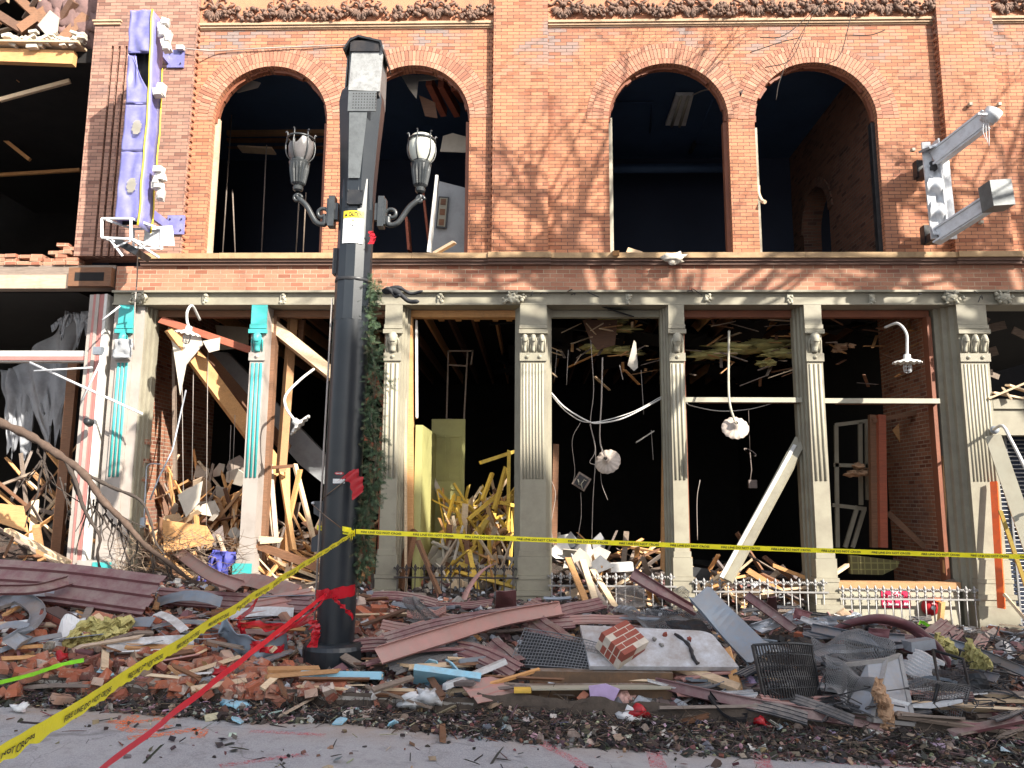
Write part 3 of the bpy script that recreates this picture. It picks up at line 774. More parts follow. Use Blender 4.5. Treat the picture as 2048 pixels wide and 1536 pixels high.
m = MB(); m.bx(xL0 + .1, xR, YD - 8.5, YD - 8.4, zf2, zc2); m.build('upper_partition', 'dark_wall', bld)
for k in range(4):   # upper party walls
    pass
m = MB(); m.bx(xL0 + .1, xL0 + .4, YB, YD, zf2, zc2); m.build('upper_side_wall', 'dark_wall', bld)
xq = X(1500, 500); m = MB(); m.bx(X(1050, 500), X(1050, 500) + .3, YB, YD - 8.5, zf2, zc2); m.build('upper_dividing_wall', 'dark_wall', bld)
# brick side wall of the upper right room, with an arched doorway
def yz_arch_wall(x, y0, y1, z0, z1, yc, r, zs):
    m = MB(); n = 20
    m.face([(x, y0, z0), (x, yc - r, z0), (x, yc - r, z1), (x, y0, z1)]); m.face([(x, yc + r, z0), (x, y1, z0), (x, y1, z1), (x, yc + r, z1)])
    for i in range(n):
        a0 = math.pi * (1 - i / n); a1 = math.pi * (1 - (i + 1) / n)
        p0 = (yc + r * math.cos(a0), zs + r * math.sin(a0)); p1 = (yc + r * math.cos(a1), zs + r * math.sin(a1))
        m.face([(x, p0[0], p0[1]), (x, p1[0], p1[1]), (x, p1[0], z1), (x, p0[0], z1)])
        m.face([(x, p0[0], p0[1]), (x, p1[0], p1[1]), (x + .4, p1[0], p1[1]), (x + .4, p0[0], p0[1])])
    m.face([(x, yc - r, z0), (x, yc - r, zs), (x + .4, yc - r, zs), (x + .4, yc - r, z0)]); m.face([(x, yc + r, z0), (x, yc + r, zs), (x + .4, yc + r, zs), (x + .4, yc + r, z0)])
    return m
xU = X(1775, 400, YW) + .05
yz_arch_wall(xU, YB, YD - 8.4, zf2, zc2, 16.1, .75, zf2 + 2.1).build('upper_brick_wall', 'brick_interior', bld)
m = MB()
for i in range(16):
    a = math.pi * (i + .5) / 16; m.box((xU - .01, 16.1 + .87 * math.cos(a), zf2 + 2.1 + .87 * math.sin(a)), (.05, .15, .2), Matrix.Rotation(a - math.pi / 2, 3, 'X'))
m.build('doorway_arch', 'brick_interior', bld)
# ceiling joists on the ground floor
for i in range(30):
    x = -6.5 + i * .48; m = MB(); m.bx(x, x + .05, YB + .01, YD - 2, zc1 + .02, zc1 + .27); m.build('joist', 'wood_brown' if i % 3 else 'wood', bld)
m = MB()   # remains of the blackened ceiling lining
for i in range(60):
    x, y = rnd.uniform(-1, 7.4), rnd.uniform(13.3, 21); a = rnd.uniform(.3, 1.1); b = rnd.uniform(.3, 1.4)
    m.box((x, y, zc1 - .02 - rnd.random() * .25), (a, b, .02), Matrix.Rotation(rnd.uniform(-.5, .5), 3, 'X') @ Matrix.Rotation(rnd.uniform(-.4, .4), 3, 'Y'))
m.build('charred_ceiling', 'char_and_shade', bld)
# ================================================================== OPPOSITE BUILDING (behind the camera; shades the street)
K = math.tan(EL) / math.cos(AZ)
opp = thing('brick_building', 'tall plain brick building across the street behind the viewer', 'building', (10, -14, 0))
Hs = -.25 + (12.6 + 14) * K
m = MB(); m.bx(7, 46, -26, -14, -.3, Hs); m.build('wall', 'opposite_brick', opp)
sh = 26.6 * math.tan(AZ)
m = MB(); m.bx(X(668, 960) + 27.3, X(1112, 960) + 27.3, -15.2, -14.4, Hs, Hs + 3.0); m.build('roof_parapet', 'opposite_brick', opp)
for i in range(8):
    for j in range(6):
        m = MB(); m.bx(9 + i * 4.4, 11 + i * 4.4, -14, -13.95, 2 + j * 3.4, 4.2 + j * 3.4); m.build('window', 'darkplastic', opp)
m = MB(); m.bx(6.9, 46.1, -14.25, -13.85, Hs - .5, Hs - .2); m.build('cornice', 'concrete', opp)
# ================================================================== STREET TREE right of the view
def grow(m, p, d, L, r, lvl, tips=None):
    n = 4; pts = [V(p)]; rs = [r]; q = V(p); dd = V(d).normalized()
    for i in range(n):
        dd = (dd + V((rnd.uniform(-.22, .22), rnd.uniform(-.22, .22), rnd.uniform(-.12, .2)))).normalized()
        q = q + dd * L / n; pts.append(q.copy()); rs.append(max(.006, r * (1 - .45 * (i + 1) / n)))
    m.tube(pts, rs, 6 if lvl < 2 else 4, caps=False)
    if lvl < 5:
        for k in range(3 if lvl < 2 else 2):
            i = rnd.choice((2, 3, 4)); a = rnd.uniform(0, 6.28); sp = rnd.uniform(.45, .9)
            o = dd.orthogonal().normalized(); o.rotate(Matrix.Rotation(a, 3, dd))
            grow(m, pts[i], (dd + o * sp).normalized(), L * rnd.uniform(.6, .82), rs[i] * .72, lvl + 1)
rnd.seed(5)
tr = thing('street_tree', 'bare winter street tree beside the road, its twigs hanging into view at the top right', 'tree', (8.8, 5.6, ground(8.8, 5.6)))
m = MB(); tz = ground(8.8, 5.6); m.tube(curve([(8.8, 5.6, tz), (8.75, 5.6, 3), (8.4, 5.8, 6), (8.1, 5.9, 9.8)], 4), [.2 - i * .006 for i in range(13)], 10); m.build('trunk', 'bark', tr)
m = MB()
for z, d in ((7.5, (-1, .3, 1.4)), (8.2, (.7, .6, 1.2)), (8.8, (-.9, -.5, 1.3)), (9.2, (-.9, .9, 1)), (9.6, (.1, .2, 1)), (9.6, (-.4, -.1, 1.2)), (8.6, (-1, .8, .9)), (9, (.9, -.2, 1)), (9.6, (-1, .2, .7)), (9.4, (1, .6, .9))):
    grow(m, (8.1, 5.9, z), d, 3.1, .135, 1)
m.build('crown', 'bark_dark', tr)
tr2 = copy_tree(tr, loc=(15.6, 5.9, ground(15.6, 5.9)), label='second bare street tree far to the right, outside the picture'); tr['group'] = tr2['group'] = 'bare street trees'
m = MB()
for pts in ([(1700, -60), (1640, 10), (1590, 90), (1560, 160), (1552, 200)], [(1600, 75), (1560, 85), (1500, 105)], [(1720, -40), (1700, 40), (1680, 110), (1650, 130)], [(1690, 70), (1740, 70), (1770, 60)], [(1640, 10), (1570, 70), (1520, 75)], [(1610, 60), (1580, 120), (1530, 135)]):
    m.tube(curve([P(a, b, 8.6) for a, b in pts], 5), .006, 4)
m.build('twig', 'bark_dark', tr)

# ================================================================== LEFT NEIGHBOUR, collapsed
rnd.seed(21)
nb = thing('ruined_building', 'collapsed brick building at the left edge with open floors and splintered joists', 'building', (-9, YP, 0))
xN = X(170, 300); xNl = -14
zA = P(90, 530).z; zB = P(90, 575).z
m = MB(); m.bx(xNl, X(228, 560), YP + .02, YP + .3, zB + .01, zA); m.build('timber_lintel', 'wood_grey', nb)
m = MB(); m.bx(xNl, X(138, 560), YP - .02, YP + .018, zB - .02, (zA + zB) / 2 + .02); m.build('lintel_facing', 'wood_pale', nb)
m = MB(); z0 = P(188, 575).z; z1 = P(188, 538).z; m.bx(X(143, 560), X(228, 560), YP - .1, YP + .018, z0, z1); m.build('lintel_box', 'wood_brown', nb)
m = MB(); m.bx(X(156, 560), X(214, 560), YP - .105, YP - .1, z0 + .09, z1 - .09); m.build('lintel_recess_shade', 'char_and_shade', nb)  # dark plate on the face paints the shade of a recess
m = MB()
for r_ in range(6):     # ragged stump of brickwork on the lintel
    z = zA + r_ * .068; lim = X(150 - r_ * 4, 500); start = X((-60, -60, -60, 70, 100, 110)[r_], 500)
    x = start
    while x < lim:
        if rnd.random() > .12 + r_ * .06: m.box((x + .1, YP + .13 + rnd.uniform(-.03, .03), z + .033), (.2, .24, .06), Matrix.Rotation(rnd.uniform(-.12, .12), 3, 'Z'))
        x += .215
m.build('broken_brickwork', 'brick_band', nb)
def zy(px, py, Y): return P(px, py, Y)
m = MB(); m.beam(P(-120, 108, 12.8), P(150, 118, 12.8), .12, .26); m.build('floor_beam', 'wood', nb)
m = MB(); m.beam(P(-120, 88, 12.75), P(165, 92, 12.75), .3, .04); m.build('floor_edge', 'wood_pale', nb)
for (a, b, Y, w_) in (((-60, 160), (180, 155), 14, .1), ((-60, 185), (175, 182), 15, .08), ((-60, 215), (172, 205), 16, .08), ((-60, 245), (168, 240), 17, .08), ((-60, 268), (165, 262), 18, .08), ((-60, 285), (165, 281), 19, .08), ((-60, 308), (163, 303), 20, .08), ((0, 200), (140, 162), 13.3, .06), ((25, 135), (40, 160), 13.5, .08), ((115, 135), (128, 158), 13.5, .1), ((10, 280), (60, 320), 16, .06), ((0, 350), (160, 340), 17, .06)):
    m = MB(); m.beam(P(*a, Y), P(*b, Y), w_, w_ * 1.3); m.build('joist', 'wood' if Y > 13.4 else 'wood_pale', nb)
for k in range(9):
    ya = 150 + k * 19; m = MB(); m.beam(P(-60, ya + 12 - k, 15 + k * .5), P(172, ya + 4, 15 + k * .5), .07, .12); m.build('joist', 'wood_pale', nb)
for (a, b) in (((-20, 20), (60, 70)), ((30, -10), (120, 75)), ((150, 0), (100, 80)), ((40, 60), (110, 10)), ((120, 85), (185, 20))):
    m = MB(); m.beam(P(*a, 13.0), P(*b, 13.2), .12, .16, jag=.05); m.build('broken_timber', 'wood_brown', nb)
m = MB(); m.bx(-22, xL0 + .3, 20.4, 20.6, 0, 21); m.bx(-22.3, -22, YP, 20.5, 0, 21); m.build('rear_wall', 'char_and_shade', nb)
m = MB(); m.bx(-22, xL0 - .06, YP + .3, 20.4, 13.4, 13.7); m.build('attic_floor', 'char_and_shade', nb)
m = MB(); m.bx(-22, xNl, YP - .1, YP + .3, -.5, 13.4); m.build('wall', 'brick', nb)
m = MB(); m.bx(xL0 - .05, xL0 + .25, YB + .001, 20.4, zf2, 18); m.build('party_wall', 'brick_interior', nb)
m = MB(); m.bx(xNl, xL0 - .06, YP + .3, 20.4, P(90, 120, 12.8).z + .0, P(90, 90, 12.8).z - .02); m.build('upper_floor', 'char_and_shade', nb)
m = MB(); m.bx(xNl, xL0 - .06, YP + .35, 20.4, zB, zA - .1); m.build('middle_floor', 'char_and_shade', nb)
for k in range(16):
    p = P(rnd.uniform(-20, 200), rnd.uniform(-10, 80), rnd.uniform(12.9, 14)); q = p + V((rnd.uniform(-.8, .8), rnd.uniform(-.3, .3), rnd.uniform(-.7, .7)))
    m = MB(); m.beam(p, q, .08, .03, jag=.03); m.build('splintered_board', rnd.choice(['wood_brown', 'wood_grey', 'wood_pale', 'wood_brown']), nb)
m = MB()
for k in range(60):
    p = P(rnd.uniform(-10, 165), rnd.gauss(80, 6), rnd.uniform(12.65, 13)); m.box(p, (rnd.uniform(.05, .2), .1, rnd.uniform(.02, .07)), Matrix.Rotation(rnd.uniform(-.6, .6), 3, 'Y'))
m.build('plaster_rubble', 'drywall', nb)
for (px, py, r_) in ((120, 15, .3), (175, 30, .34), (190, 80, .22), (95, 30, .25)):
    m = MB(); m.blob(P(px, py, 13.2), r_, (1, .5, 1.2), .5, 2); m.blob(P(px + 20, py + 20, 13.1), r_ * .6, (1, .5, 1.4), .6, 2); m.build('insulation_batt', 'insul_dirty', nb)
m = MB(); m.poly([(P(a, b, 13).x, P(a, b, 13).z) for a, b in ((75, 50), (100, 20), (118, 35), (112, 78), (92, 70))], lambda u, v, w_: (u, 13 + w_, v), .02); m.build('plasterboard', 'drywall', nb)
# shop level of the neighbour
Y0 = YP - .02
for (pa, pb, mt, dy) in ((178, 186, 'taupe', .0), (187, 192, 'rose', .02), (193, 199, 'taupe', .035), (200, 204, 'rose', .02), (205, 210, 'rose', .03), (211, 216, 'whitep', .05)):
    m = MB(); x0, x1 = X(pa, 800) - .13 + .0, X(pb + 1, 800) - .13; m.bx(x0, x1 - .002, Y0 - dy - .0, Y0 + .3, ground(-7.5, 12.5), P(190, 590).z); m.build('pilaster_strip', mt, nb)
m = MB(); m.bx(X(160, 1150) - .0, X(235, 1150), YP - .12, YP + .3, ground(-7.3, 12.5) - .2, P(190, 1120).z); m.build('plinth', 'concrete', nb)
m = MB(); m.bx(xNl, X(172, 715), YP + .05, YP + .2, P(90, 712).z - .09, P(90, 712).z + .10); m.build('transom', 'whitep', nb)
m = MB(); m.bx(xNl, X(168, 715), YP + .02, YP + .049, P(90, 714).z - .05, P(90, 714).z + .02); m.build('transom_stripe', 'rose', nb)
m = MB(); m.bx(X(78, 800), X(98, 800), 13.3, 13.4, 0, P(90, 720, 13.3).z); m.build('post', 'wood_brown', nb)
def drape(name, pts, Y, mt, label, cat, amp=.09, grp=None):    # hanging torn sheet
    m = MB(); (xa, za), (xb, zb), (xc_, zc_), (xd, zd) = [(P(a, b, Y).x, P(a, b, Y).z) for a, b in pts]
    def fn(u, v):
        x = lerp(lerp(xa, xb, u), lerp(xd, xc_, u), v); z = lerp(lerp(za, zb, u), lerp(zd, zc_, u), v)
        return V((x + noise.noise(V((u * 3, v * 3, 5))) * .12, Y + math.sin(u * 14 + v * 2) * amp * .5 + noise.noise(V((u * 4, v * 4, 0))) * amp, z + (noise.noise(V((u * 9, 0, 2))) * .75 + noise.noise(V((u * 30, 0, 5))) * .3) * v))
    m.grid(fn, 28, 28, thick=.006); return m.build(name, mt, label=label, category=cat, **({'group': grp} if grp else {}))
drape('torn_sheet', [(25, 735), (165, 615), (120, 850), (90, 880)], 14.6, 'grey_drape', 'long grey white torn sheet hanging in the left shop opening', 'sheet')
drape('torn_sheet', [(0, 740), (70, 735), (60, 905), (10, 895)], 14.8, 'grey_drape', 'crumpled pale sheet draped low behind the fallen branch', 'sheet')
drape('torn_sheet', [(120, 635), (185, 620), (180, 652), (100, 650)], 13.6, 'grey_drape', 'small pale sheet caught under the lintel of the left shop', 'sheet', .05)
drape('blue_tarp', [(425, 1100), (470, 1105), (440, 1180), (385, 1165)], 12.2, 'cloth_blue', 'crumpled dark blue cloth in the twigs under the first bay', 'cloth')

# ================================================================== LAMP POLE
PY = 8.35; pb = pm(668, 1322); pxc = P(668, 1322, PY).x
pole = thing('lamp_post', 'dark round lamp post with two scroll arms and a box shaped antenna head', 'lamp post', (pxc, PY, ground(pxc, PY)))
def pc(py): return P(700, py, PY)
xc0 = pxc; 
def xat(px, py): return P(px, py, PY).x
zb_ = ground(pxc, PY)
m = MB(); m.lathe([(0, 0), (.33, 0), (.33, .21), (.31, .25), (.28, .27), (.2, .275)], (xc0, PY, zb_ - .02), n=32, smooth=False); m.build('base_flange', 'pole', pole)
z1 = pc(645).z; z2 = pc(368).z; z3 = pc(212).z; ztop = pc(84).z - .17
m = MB(); m.lathe([(.2, .2), (.2, z1 - zb_)], (xc0, PY, zb_), n=40); m.build('shaft', 'pole', pole)
m = MB(); m.lathe([(.201, z1 - zb_), (.198, z2 - zb_), (0, z2 - zb_)], (xc0, PY, zb_), n=12, smooth=False); m.lathe([(.207, 0), (.207, .03)], (xc0, PY, z1), n=12, smooth=False); m.build('upper_shaft', 'pole', pole)
m = MB()   # flared shroud
n = 8
def octo(r, z, ph=R(22.5), sx=1): return [V((xc0 + .0 + r * math.cos(ph + k * math.pi / 4) * sx, PY + r * math.sin(ph + k * math.pi / 4), z)) for k in range(n)]
rg = [octo(.20, z2 - .35), octo(.21, z2), octo(.235, (z2 + z3) / 2), octo(.268, z3), octo(.25, z3 + .12), octo(.24, z3 + .15)]
for a, b in zip(rg, rg[1:]):
    for k in range(n): m.face([a[k], a[(k + 1) % n], b[(k + 1) % n], b[k]])
m.face(rg[-1]); m.build('shroud', 'pole', pole)
m = MB()   # dented front cover plates
def facept(k, r, z, t=.5): 
    o = octo(r, z); return o[k].lerp(o[(k + 1) % n], t)
for k, mt in ((5, 'polepanel'),):
    a = octo(.222, z2 - .02); b = octo(.28, z3 - .02)
    m.face([a[k] + V((.02, -.012, 0)), a[k + 1] + V((-.02, -.012, 0)), b[k + 1] + V((.03, -.012, 0)), b[k] + V((.02, -.012, 0))])
m.build('cover_plate', 'polepanel', pole)
zh0 = pc(210).z + .02; 
m = MB(); m.box((xc0 + .05, PY, (zh0 + ztop) / 2), (.36, .40, ztop - zh0)); m.build('antenna_housing', 'polepanel', pole, )
m = MB(); m.box((xc0 + .08, PY - .235, (zh0 + pc(110).z) / 2), (.36, .03, pc(110).z - zh0 - .04), Matrix.Rotation(R(2), 3, 'Y')); m.build('antenna_panel', 'weathered_panel', pole)
m = MB(); x0_, x1_ = xc0 - .14, xc0 + .25; zt = ztop
m.poly([(x0_ - .05, zt - .10), (x0_ + .02, zt + .03), (x0_ + .12, zt + .075), (x1_, zt + .01), (x1_ + .03, zt - .12), (x1_ + .015, zt - .12), (x1_ - .02, zt - .01), (x0_ + .12, zt + .05), (x0_ + .03, zt), (x0_ - .03, zt - .10)], lambda u, v, w_: (u, PY - .29 + w_, v), .5)
m.build('hood', 'blackmetal', pole)
m = MB(); m.box((xc0 + .06, PY - .21, zt - .05), (.34, .12, .13)); m.build('hood_shade', 'ink', pole)  # black block stands for the shade inside the open hood
for k in range(6):
    m = MB(); m.box((xc0 - .17 - k * .006, PY - .12 + k * .05, (zh0 + ztop) / 2 + .03), (.016, .04, .72), Matrix.Rotation(R(1.5), 3, 'Y')); m.build('cooling_fin', 'polepanel' if k < 1 else 'blackmetal', pole)
m = MB()
for i in range(9):
    for j in range(6): m.lathe([(0, .002), (.008, .002)], (xc0 - .04 + i * .032, PY - .275, zh0 - .03 - j * .035), V((0, -1, 0)), 6, smooth=False)
m.build('vent_hole_shade', 'ink', pole)  # flat black discs paint the shade of holes on the plate
m = MB(); m.box((xc0 + .06, PY - .265, zh0 - .12), (.32, .015, .24)); m.build('vent_plate', 'polepanel', pole)
m = MB(); zq = pc(409).z; m.box((xc0 + .02, PY - .21, zq), (.17, .03, .17)); 
for sx in (-1, 1):
    for sz in (-1, 1): m.blob((xc0 + .02 + sx * .075, PY - .23, zq + sz * .075), .009)
m.build('access_cover', 'blackmetal', pole)
def wrapfn(r, u0=0.0):
    return lambda u, z: (xc0 + r * math.sin((u + u0) / r), PY - r * math.cos((u + u0) / r), z)
def curved_plate(m, w_, z0, z1, r, u0=0, nu=10):
    f = wrapfn(r, u0); m.grid(lambda a, b: V(f((a - .5) * w_, z0 + (z1 - z0) * b)), nu, 1)
zc0, zc1_, zc2_ = pc(497).z, pc(452).z, pc(434).z
m = MB(); curved_plate(m, .245, zc0, zc2_, .204, .01); m.build('caution_sign', 'stickerwhite', pole)
cs = [o for o in C.objects if o.name.startswith('caution_sign')][-1]
m = MB(); curved_plate(m, .245, zc2_ - .085, zc2_, .2055, .01); m.build('yellow_band', 'sign_yellow', cs)
f = wrapfn(.2065, .035); m = MB(); put_text(m, 'CAUTION', .07, lambda u, v: f(u, zc2_ - .068 + v), .003, .15); 
f0 = wrapfn(.2065, .01)
m.face([f0(-.105, zc2_ - .065), f0(-.065, zc2_ - .065), f0(-.085, zc2_ - .028)])
tz0 = zc2_ - .20
m.build('lettering', 'ink', cs)
m = MB(); m.face([f0(-.068, tz0), f0(.068, tz0), f0(0, tz0 + .105)]); m.build('warning_triangle', 'sign_yellow', cs)
m = MB(); f2 = wrapfn(.2075, .01)
m.face([f2(-.008, tz0 + .012), f2(.008, tz0 + .012), f2(0, tz0 + .05)])
for r_ in (.022, .034):
    for sg in (-1, 1):
        for i in range(4):
            a0, a1 = R(-35 + i * 17.5), R(-35 + (i + 1) * 17.5)
            m.face([f2(sg * r_ * math.cos(a0), tz0 + .045 + r_ * math.sin(a0)), f2(sg * r_ * math.cos(a1), tz0 + .045 + r_ * math.sin(a1)), f2(sg * (r_ - .005) * math.cos(a1), tz0 + .045 + (r_ - .005) * math.sin(a1)), f2(sg * (r_ - .005) * math.cos(a0), tz0 + .045 + (r_ - .005) * math.sin(a0))])
m.build('radiation_symbol', 'ink', cs)
m = MB()
for k in range(7): 
    L = rnd.uniform(.14, .2); 
    m.face([f2(-.1, tz0 - .02 - k * .014), f2(-.1 + L, tz0 - .02 - k * .014), f2(-.1 + L, tz0 - .0165 - k * .014), f2(-.1, tz0 - .0165 - k * .014)])
m.build('small_print', 'polepanel', cs)
# small notices lower down
zs1 = pc(950).z; zs2 = pc(962).z
m = MB(); curved_plate(m, .13, zs2 - .03, zs2 + .018, .2025, .0); m.build('notice_plate', 'stickerwhite', pole)
m = MB(); f3 = wrapfn(.203, 0)
m.face([f3(.05 * math.cos(a) * 1.0, zs1 + .012 + .017 * math.sin(a)) for a in [i * math.pi / 8 for i in range(16)]]); m.build('danger_oval', 'redp', pole)
m = MB(); put_text(m, 'DANGER', .02, lambda u, v: wrapfn(.2038)(u, zs1 + .005 + v), .0005, .07)
m.build('lettering', 'stickerwhite', pole)
m = MB()
for k in range(3): m.face([f3(-.05, zs2 + .004 - k * .012), f3(.045, zs2 + .004 - k * .012), f3(.045, zs2 + .007 - k * .012), f3(-.05, zs2 + .007 - k * .012)])
m.build('small_print', 'ink', pole)
m = MB(); m.box((xc0 - .21, PY, pc(525).z), (.05, .12, .3)); m.build('side_box', 'blackmetal', pole)
m = MB(); m.tube([(xc0 - .215, PY - .06, zb_ + .2), (xc0 - .215, PY - .06, pc(600).z)], .012, 6); m.build('conduit', 'taupe', pole)
m = MB(); m.lathe([(.204, 0), (.207, .005), (.207, .03), (.204, .035)], (xc0, PY, pc(568).z), n=32); m.build('strap_band', 'blackmetal', pole)
# torn mounting plate left of the pole
pl = [(620, 1003), (655, 1003), (655, 1105), (617, 1105), (617, 1078), (632, 1068), (640, 1052), (634, 1036), (621, 1028)]
m = MB(); m.poly([(xat(a, b), P(a, b, PY).z) for a, b in pl], lambda u, v, w_: (u, PY + .05 + w_, v), .02); m.build('mounting_plate', 'darkplastic', pole)
m = MB(); p = P(622, 1007, PY + .03); m.blob(p, .018); m.build('bolt', 'whitemetal', pole)
# scroll arms and lanterns
def arm(sg, px_l, lit):
    Lx = P(px_l, 400, PY).x; zl = P(px_l, 392, PY).z; zj = pc(425).z
    xe = xc0 + sg * .24
    a = thing_part()
    par = MB(); par.box((xc0 + sg * .285, PY, zj), (.07, .12, .36)); par.box((xc0 + sg * .24, PY, zj), (.06, .08, .2)); par.box((xc0 + sg * .325, PY, zj), (.03, .09, .30))
    pts = [(Lx, PY, zl + .02), (Lx - sg * .0, PY, zl - .02), (lerp(Lx, xe, .25), PY, zl - .13), (lerp(Lx, xe, .5), PY, zj - .115), (lerp(Lx, xe, .72), PY, zj - .14), (xc0 + sg * .36, PY, zj - .05)]
    par.tube(curve(pts, 6), [.022] * 8 + [.032] * 15 + [.036] * 8, 8)
    par.tube([(xc0 + sg * .40 + .085 * math.cos(t) * (1 - i / 30) * sg * -1, PY, zj - .02 + .085 * math.sin(t) * (1 - i / 30)) for i, t in enumerate([k * .35 - 1.2 for k in range(22)])], .022, 7)
    par.tube([(Lx + .055 * math.cos(t) * (1 - i / 26), PY, zl - .035 + .055 * math.sin(t) * (1 - i / 26)) for i, t in enumerate([k * .38 for k in range(18)])], .018, 7)
    ob = par.build('scroll_arm', 'lampiron', pole)
    z0 = P(px_l, 385, PY).z
    m = MB(); m.lathe([(.03, 0), (.055, .02), (.06, .05), (.045, .07), (.075, .10), (.10, .25), (.115, .33), (.12, .35), (.105, .37), (.10, .385), (.0, .385)], (Lx, PY, z0), n=64, wob=lambda r, z, an: (r * (1 + (.10 * math.cos(an * 16) if .09 < z < .33 else 0)), z), smooth=False)
    m.build('lantern_base', 'lampiron', ob)
    m = MB(); gz = z0 + .37
    if lit: m.lathe([(.09, 0), (.13, .06), (.155, .15), (.15, .23), (.13, .29), (.12, .32), (.06, .335), (0, .34)], (Lx, PY, gz), n=32)
    else:
        def fn(u, v):
            an = u * 2 * math.pi; z = .17 * v * (1 + .55 * math.sin(an * 1.0 + 2) + .2 * math.sin(an * 5)); r = pw([(0, .09), (.06, .125), (.15, .15), (.3, .145)], z)
            return V((Lx + r * math.cos(an), PY + r * math.sin(an), gz + z))
        m.grid(fn, 36, 6)
    m.build('globe', 'whiteglass' if lit else 'sooty_glass', ob)
    m = MB()
    for k in range(6):
        an = k * math.pi / 3 + .3; c_, s_ = math.cos(an), math.sin(an)
        m.tube(curve([(Lx + .10 * c_, PY + .10 * s_, gz), (Lx + .15 * c_, PY + .15 * s_, gz + .07), (Lx + .165 * c_, PY + .165 * s_, gz + .17), (Lx + .15 * c_, PY + .15 * s_, gz + .27), (Lx + .155 * c_, PY + .155 * s_, gz + .34), (Lx + .175 * c_, PY + .175 * s_, gz + .33)], 4), .009, 5)
    m.tube([(Lx + .152 * math.cos(t), PY + .152 * math.sin(t), gz + .27) for t in [i * 2 * math.pi / 24 for i in range(25)]], .013, 5)
    m.build('cage', 'lampiron', ob)
arm(-1, 583, False); arm(1, 828, True)
pole.rotation_euler = (0, .013, 0)
# evergreen garland and ribbon on the pole
rnd.seed(8)
def garland(name, pts, rad, dens, label, mt='leaf'):
    m = MB(); path = curve([P(a, b, PY - .02) for a, b in pts], 10)
    for i, p in enumerate(path):
        cl = .55 + .75 * abs(math.sin(i * .42)) * (.7 + .5 * noise.noise(V((i * .3, 2, 0)))); p = p + V((.07 * noise.noise(V((i * .21, 7, 0))), 0, 0))
        for k in range(int(dens * cl)):
            r_ = rad * cl * rnd.uniform(.1, 1) ** .8; d = V((rnd.gauss(0, 1), rnd.gauss(0, 1), rnd.gauss(0, .9))).normalized(); c = p + d * r_ + V((0, 0, rnd.uniform(-.04, .04)))
            g_ = rnd.random(); m.cur = (.025 + .07 * g_, .055 + .10 * g_, .03 + .04 * g_) if rnd.random() > .15 else (.13, .11, .06)
            L = rnd.uniform(.045, .095); dd = (d + V((rnd.uniform(-.8, .8), rnd.uniform(-.8, .8), rnd.uniform(-.9, .3)))).normalized()
            s_ = dd.orthogonal().normalized(); s_.rotate(Matrix.Rotation(rnd.uniform(0, 6.28), 3, dd))
            for q in range(6):
                t0 = q / 6; b0 = c + dd * L * t0
                for sg in (-1, 1):
                    tip = b0 + (dd * .6 + s_ * sg).normalized() * .032 * (1 - .4 * t0)
                    m.face([b0, b0 + dd * .007, tip])
    m.cur = (.08, .06, .04)
    m.tube(path, .012, 5)
    m.build(name, mt, label=label, category='garland')
vcol('leaf', .7, .2, 20)
garland('evergreen_garland', [(745, 568), (735, 600), (728, 640), (742, 690), (750, 760), (742, 840), (752, 900), (748, 960), (738, 1005), (725, 1050), (728, 1100), (718, 1150)], .135, 26, 'long shaggy evergreen garland hanging down the right side of the lamp post')
m = MB(); a = P(765, 583, PY - .1)
for k, (e, wd) in enumerate((((845, 582), .05), ((838, 603), .07), ((800, 590), .05))):
    b = P(*e, PY - .15 - k * .05); m.tube(curve([a, a.lerp(b, .4) + V((0, -.05, .03)), a.lerp(b, .7) + V((0, .03, -.02)), b], 5), [.012] + [wd * .5] * 6 + [wd * .35] * 8 + [.01], 6)
m.build('cloth_strip', 'fabric_black', label='limp black cloth strips sticking out from the top of the garland', category='cloth')
# ================================================================== PURPLE BLADE SIGN (left)
rnd.seed(31)
sg_ = thing('blade_sign', 'tall dented purple blade sign with yellow edge strips hanging off the corner pilaster', 'sign', (X(275, 300), 11.4, P(275, 510, 11.4).z))
YS = 11.28; YN = YP - .02
zt, zbm = P(290, 22, YS).z, P(265, 440, YS).z
def sxL(z): return pw([(P(0, 430, YS).z, P(232, 430, YS).x), (P(0, 220, YS).z, P(252, 220, YS).x), (P(0, 25, YS).z, P(261, 25, YS).x)], z)
wS = P(303, 50, YS).x - P(260, 50, YS).x
panels = [(22, 105), (112, 208), (211, 302), (305, 440)]
for i, (pa, pb_) in enumerate(panels):
    za_, zb2 = P(270, pa, YS).z, P(270, pb_, YS).z
    def fn(u, v):
        z = lerp(za_, zb2, v); x = sxL(z) + wS * u * 1.05
        dent = noise.noise(V((u * 2.2, v * 2.2 + i * 7, 3))) * .07 + (.02 * math.sin(v * 3.14))
        if i == 1: x -= max(0, .10 * (u - .35)) * max(0, 1 - v * 1.3) * 5
        return V((x + noise.noise(V((v * 3, i, 0))) * .02, YS - .01 + dent * math.sin(math.pi * u), z))
    m = MB(); m.grid(fn, 14, 22, thick=.012); p_ = m.build('face_panel', 'sign_purple', sg_)
    m = MB(); m.beam((sxL(zb2), YS, zb2), (sxL(zb2) + wS, YS, zb2), .03, .02); m.build('seam_trim', 'sign_purple', sg_)
    if i >= 2:
        m = MB(); cx, cz = sxL((za_ + zb2) / 2) + wS * .62, (za_ + zb2) / 2 - .0
        for k in range(15):
            t = -1 + 2 * k / 14; hw = .075 * math.sqrt(max(0, 1 - t * t)); jx = rnd.uniform(-.012, .012)
            m.beam((cx - hw + jx, YS - .035, cz + t * .13), (cx + hw + jx, YS - .035, cz + t * .13), .004, .012)
        m.build('scuff_patch', 'cream_light', p_)
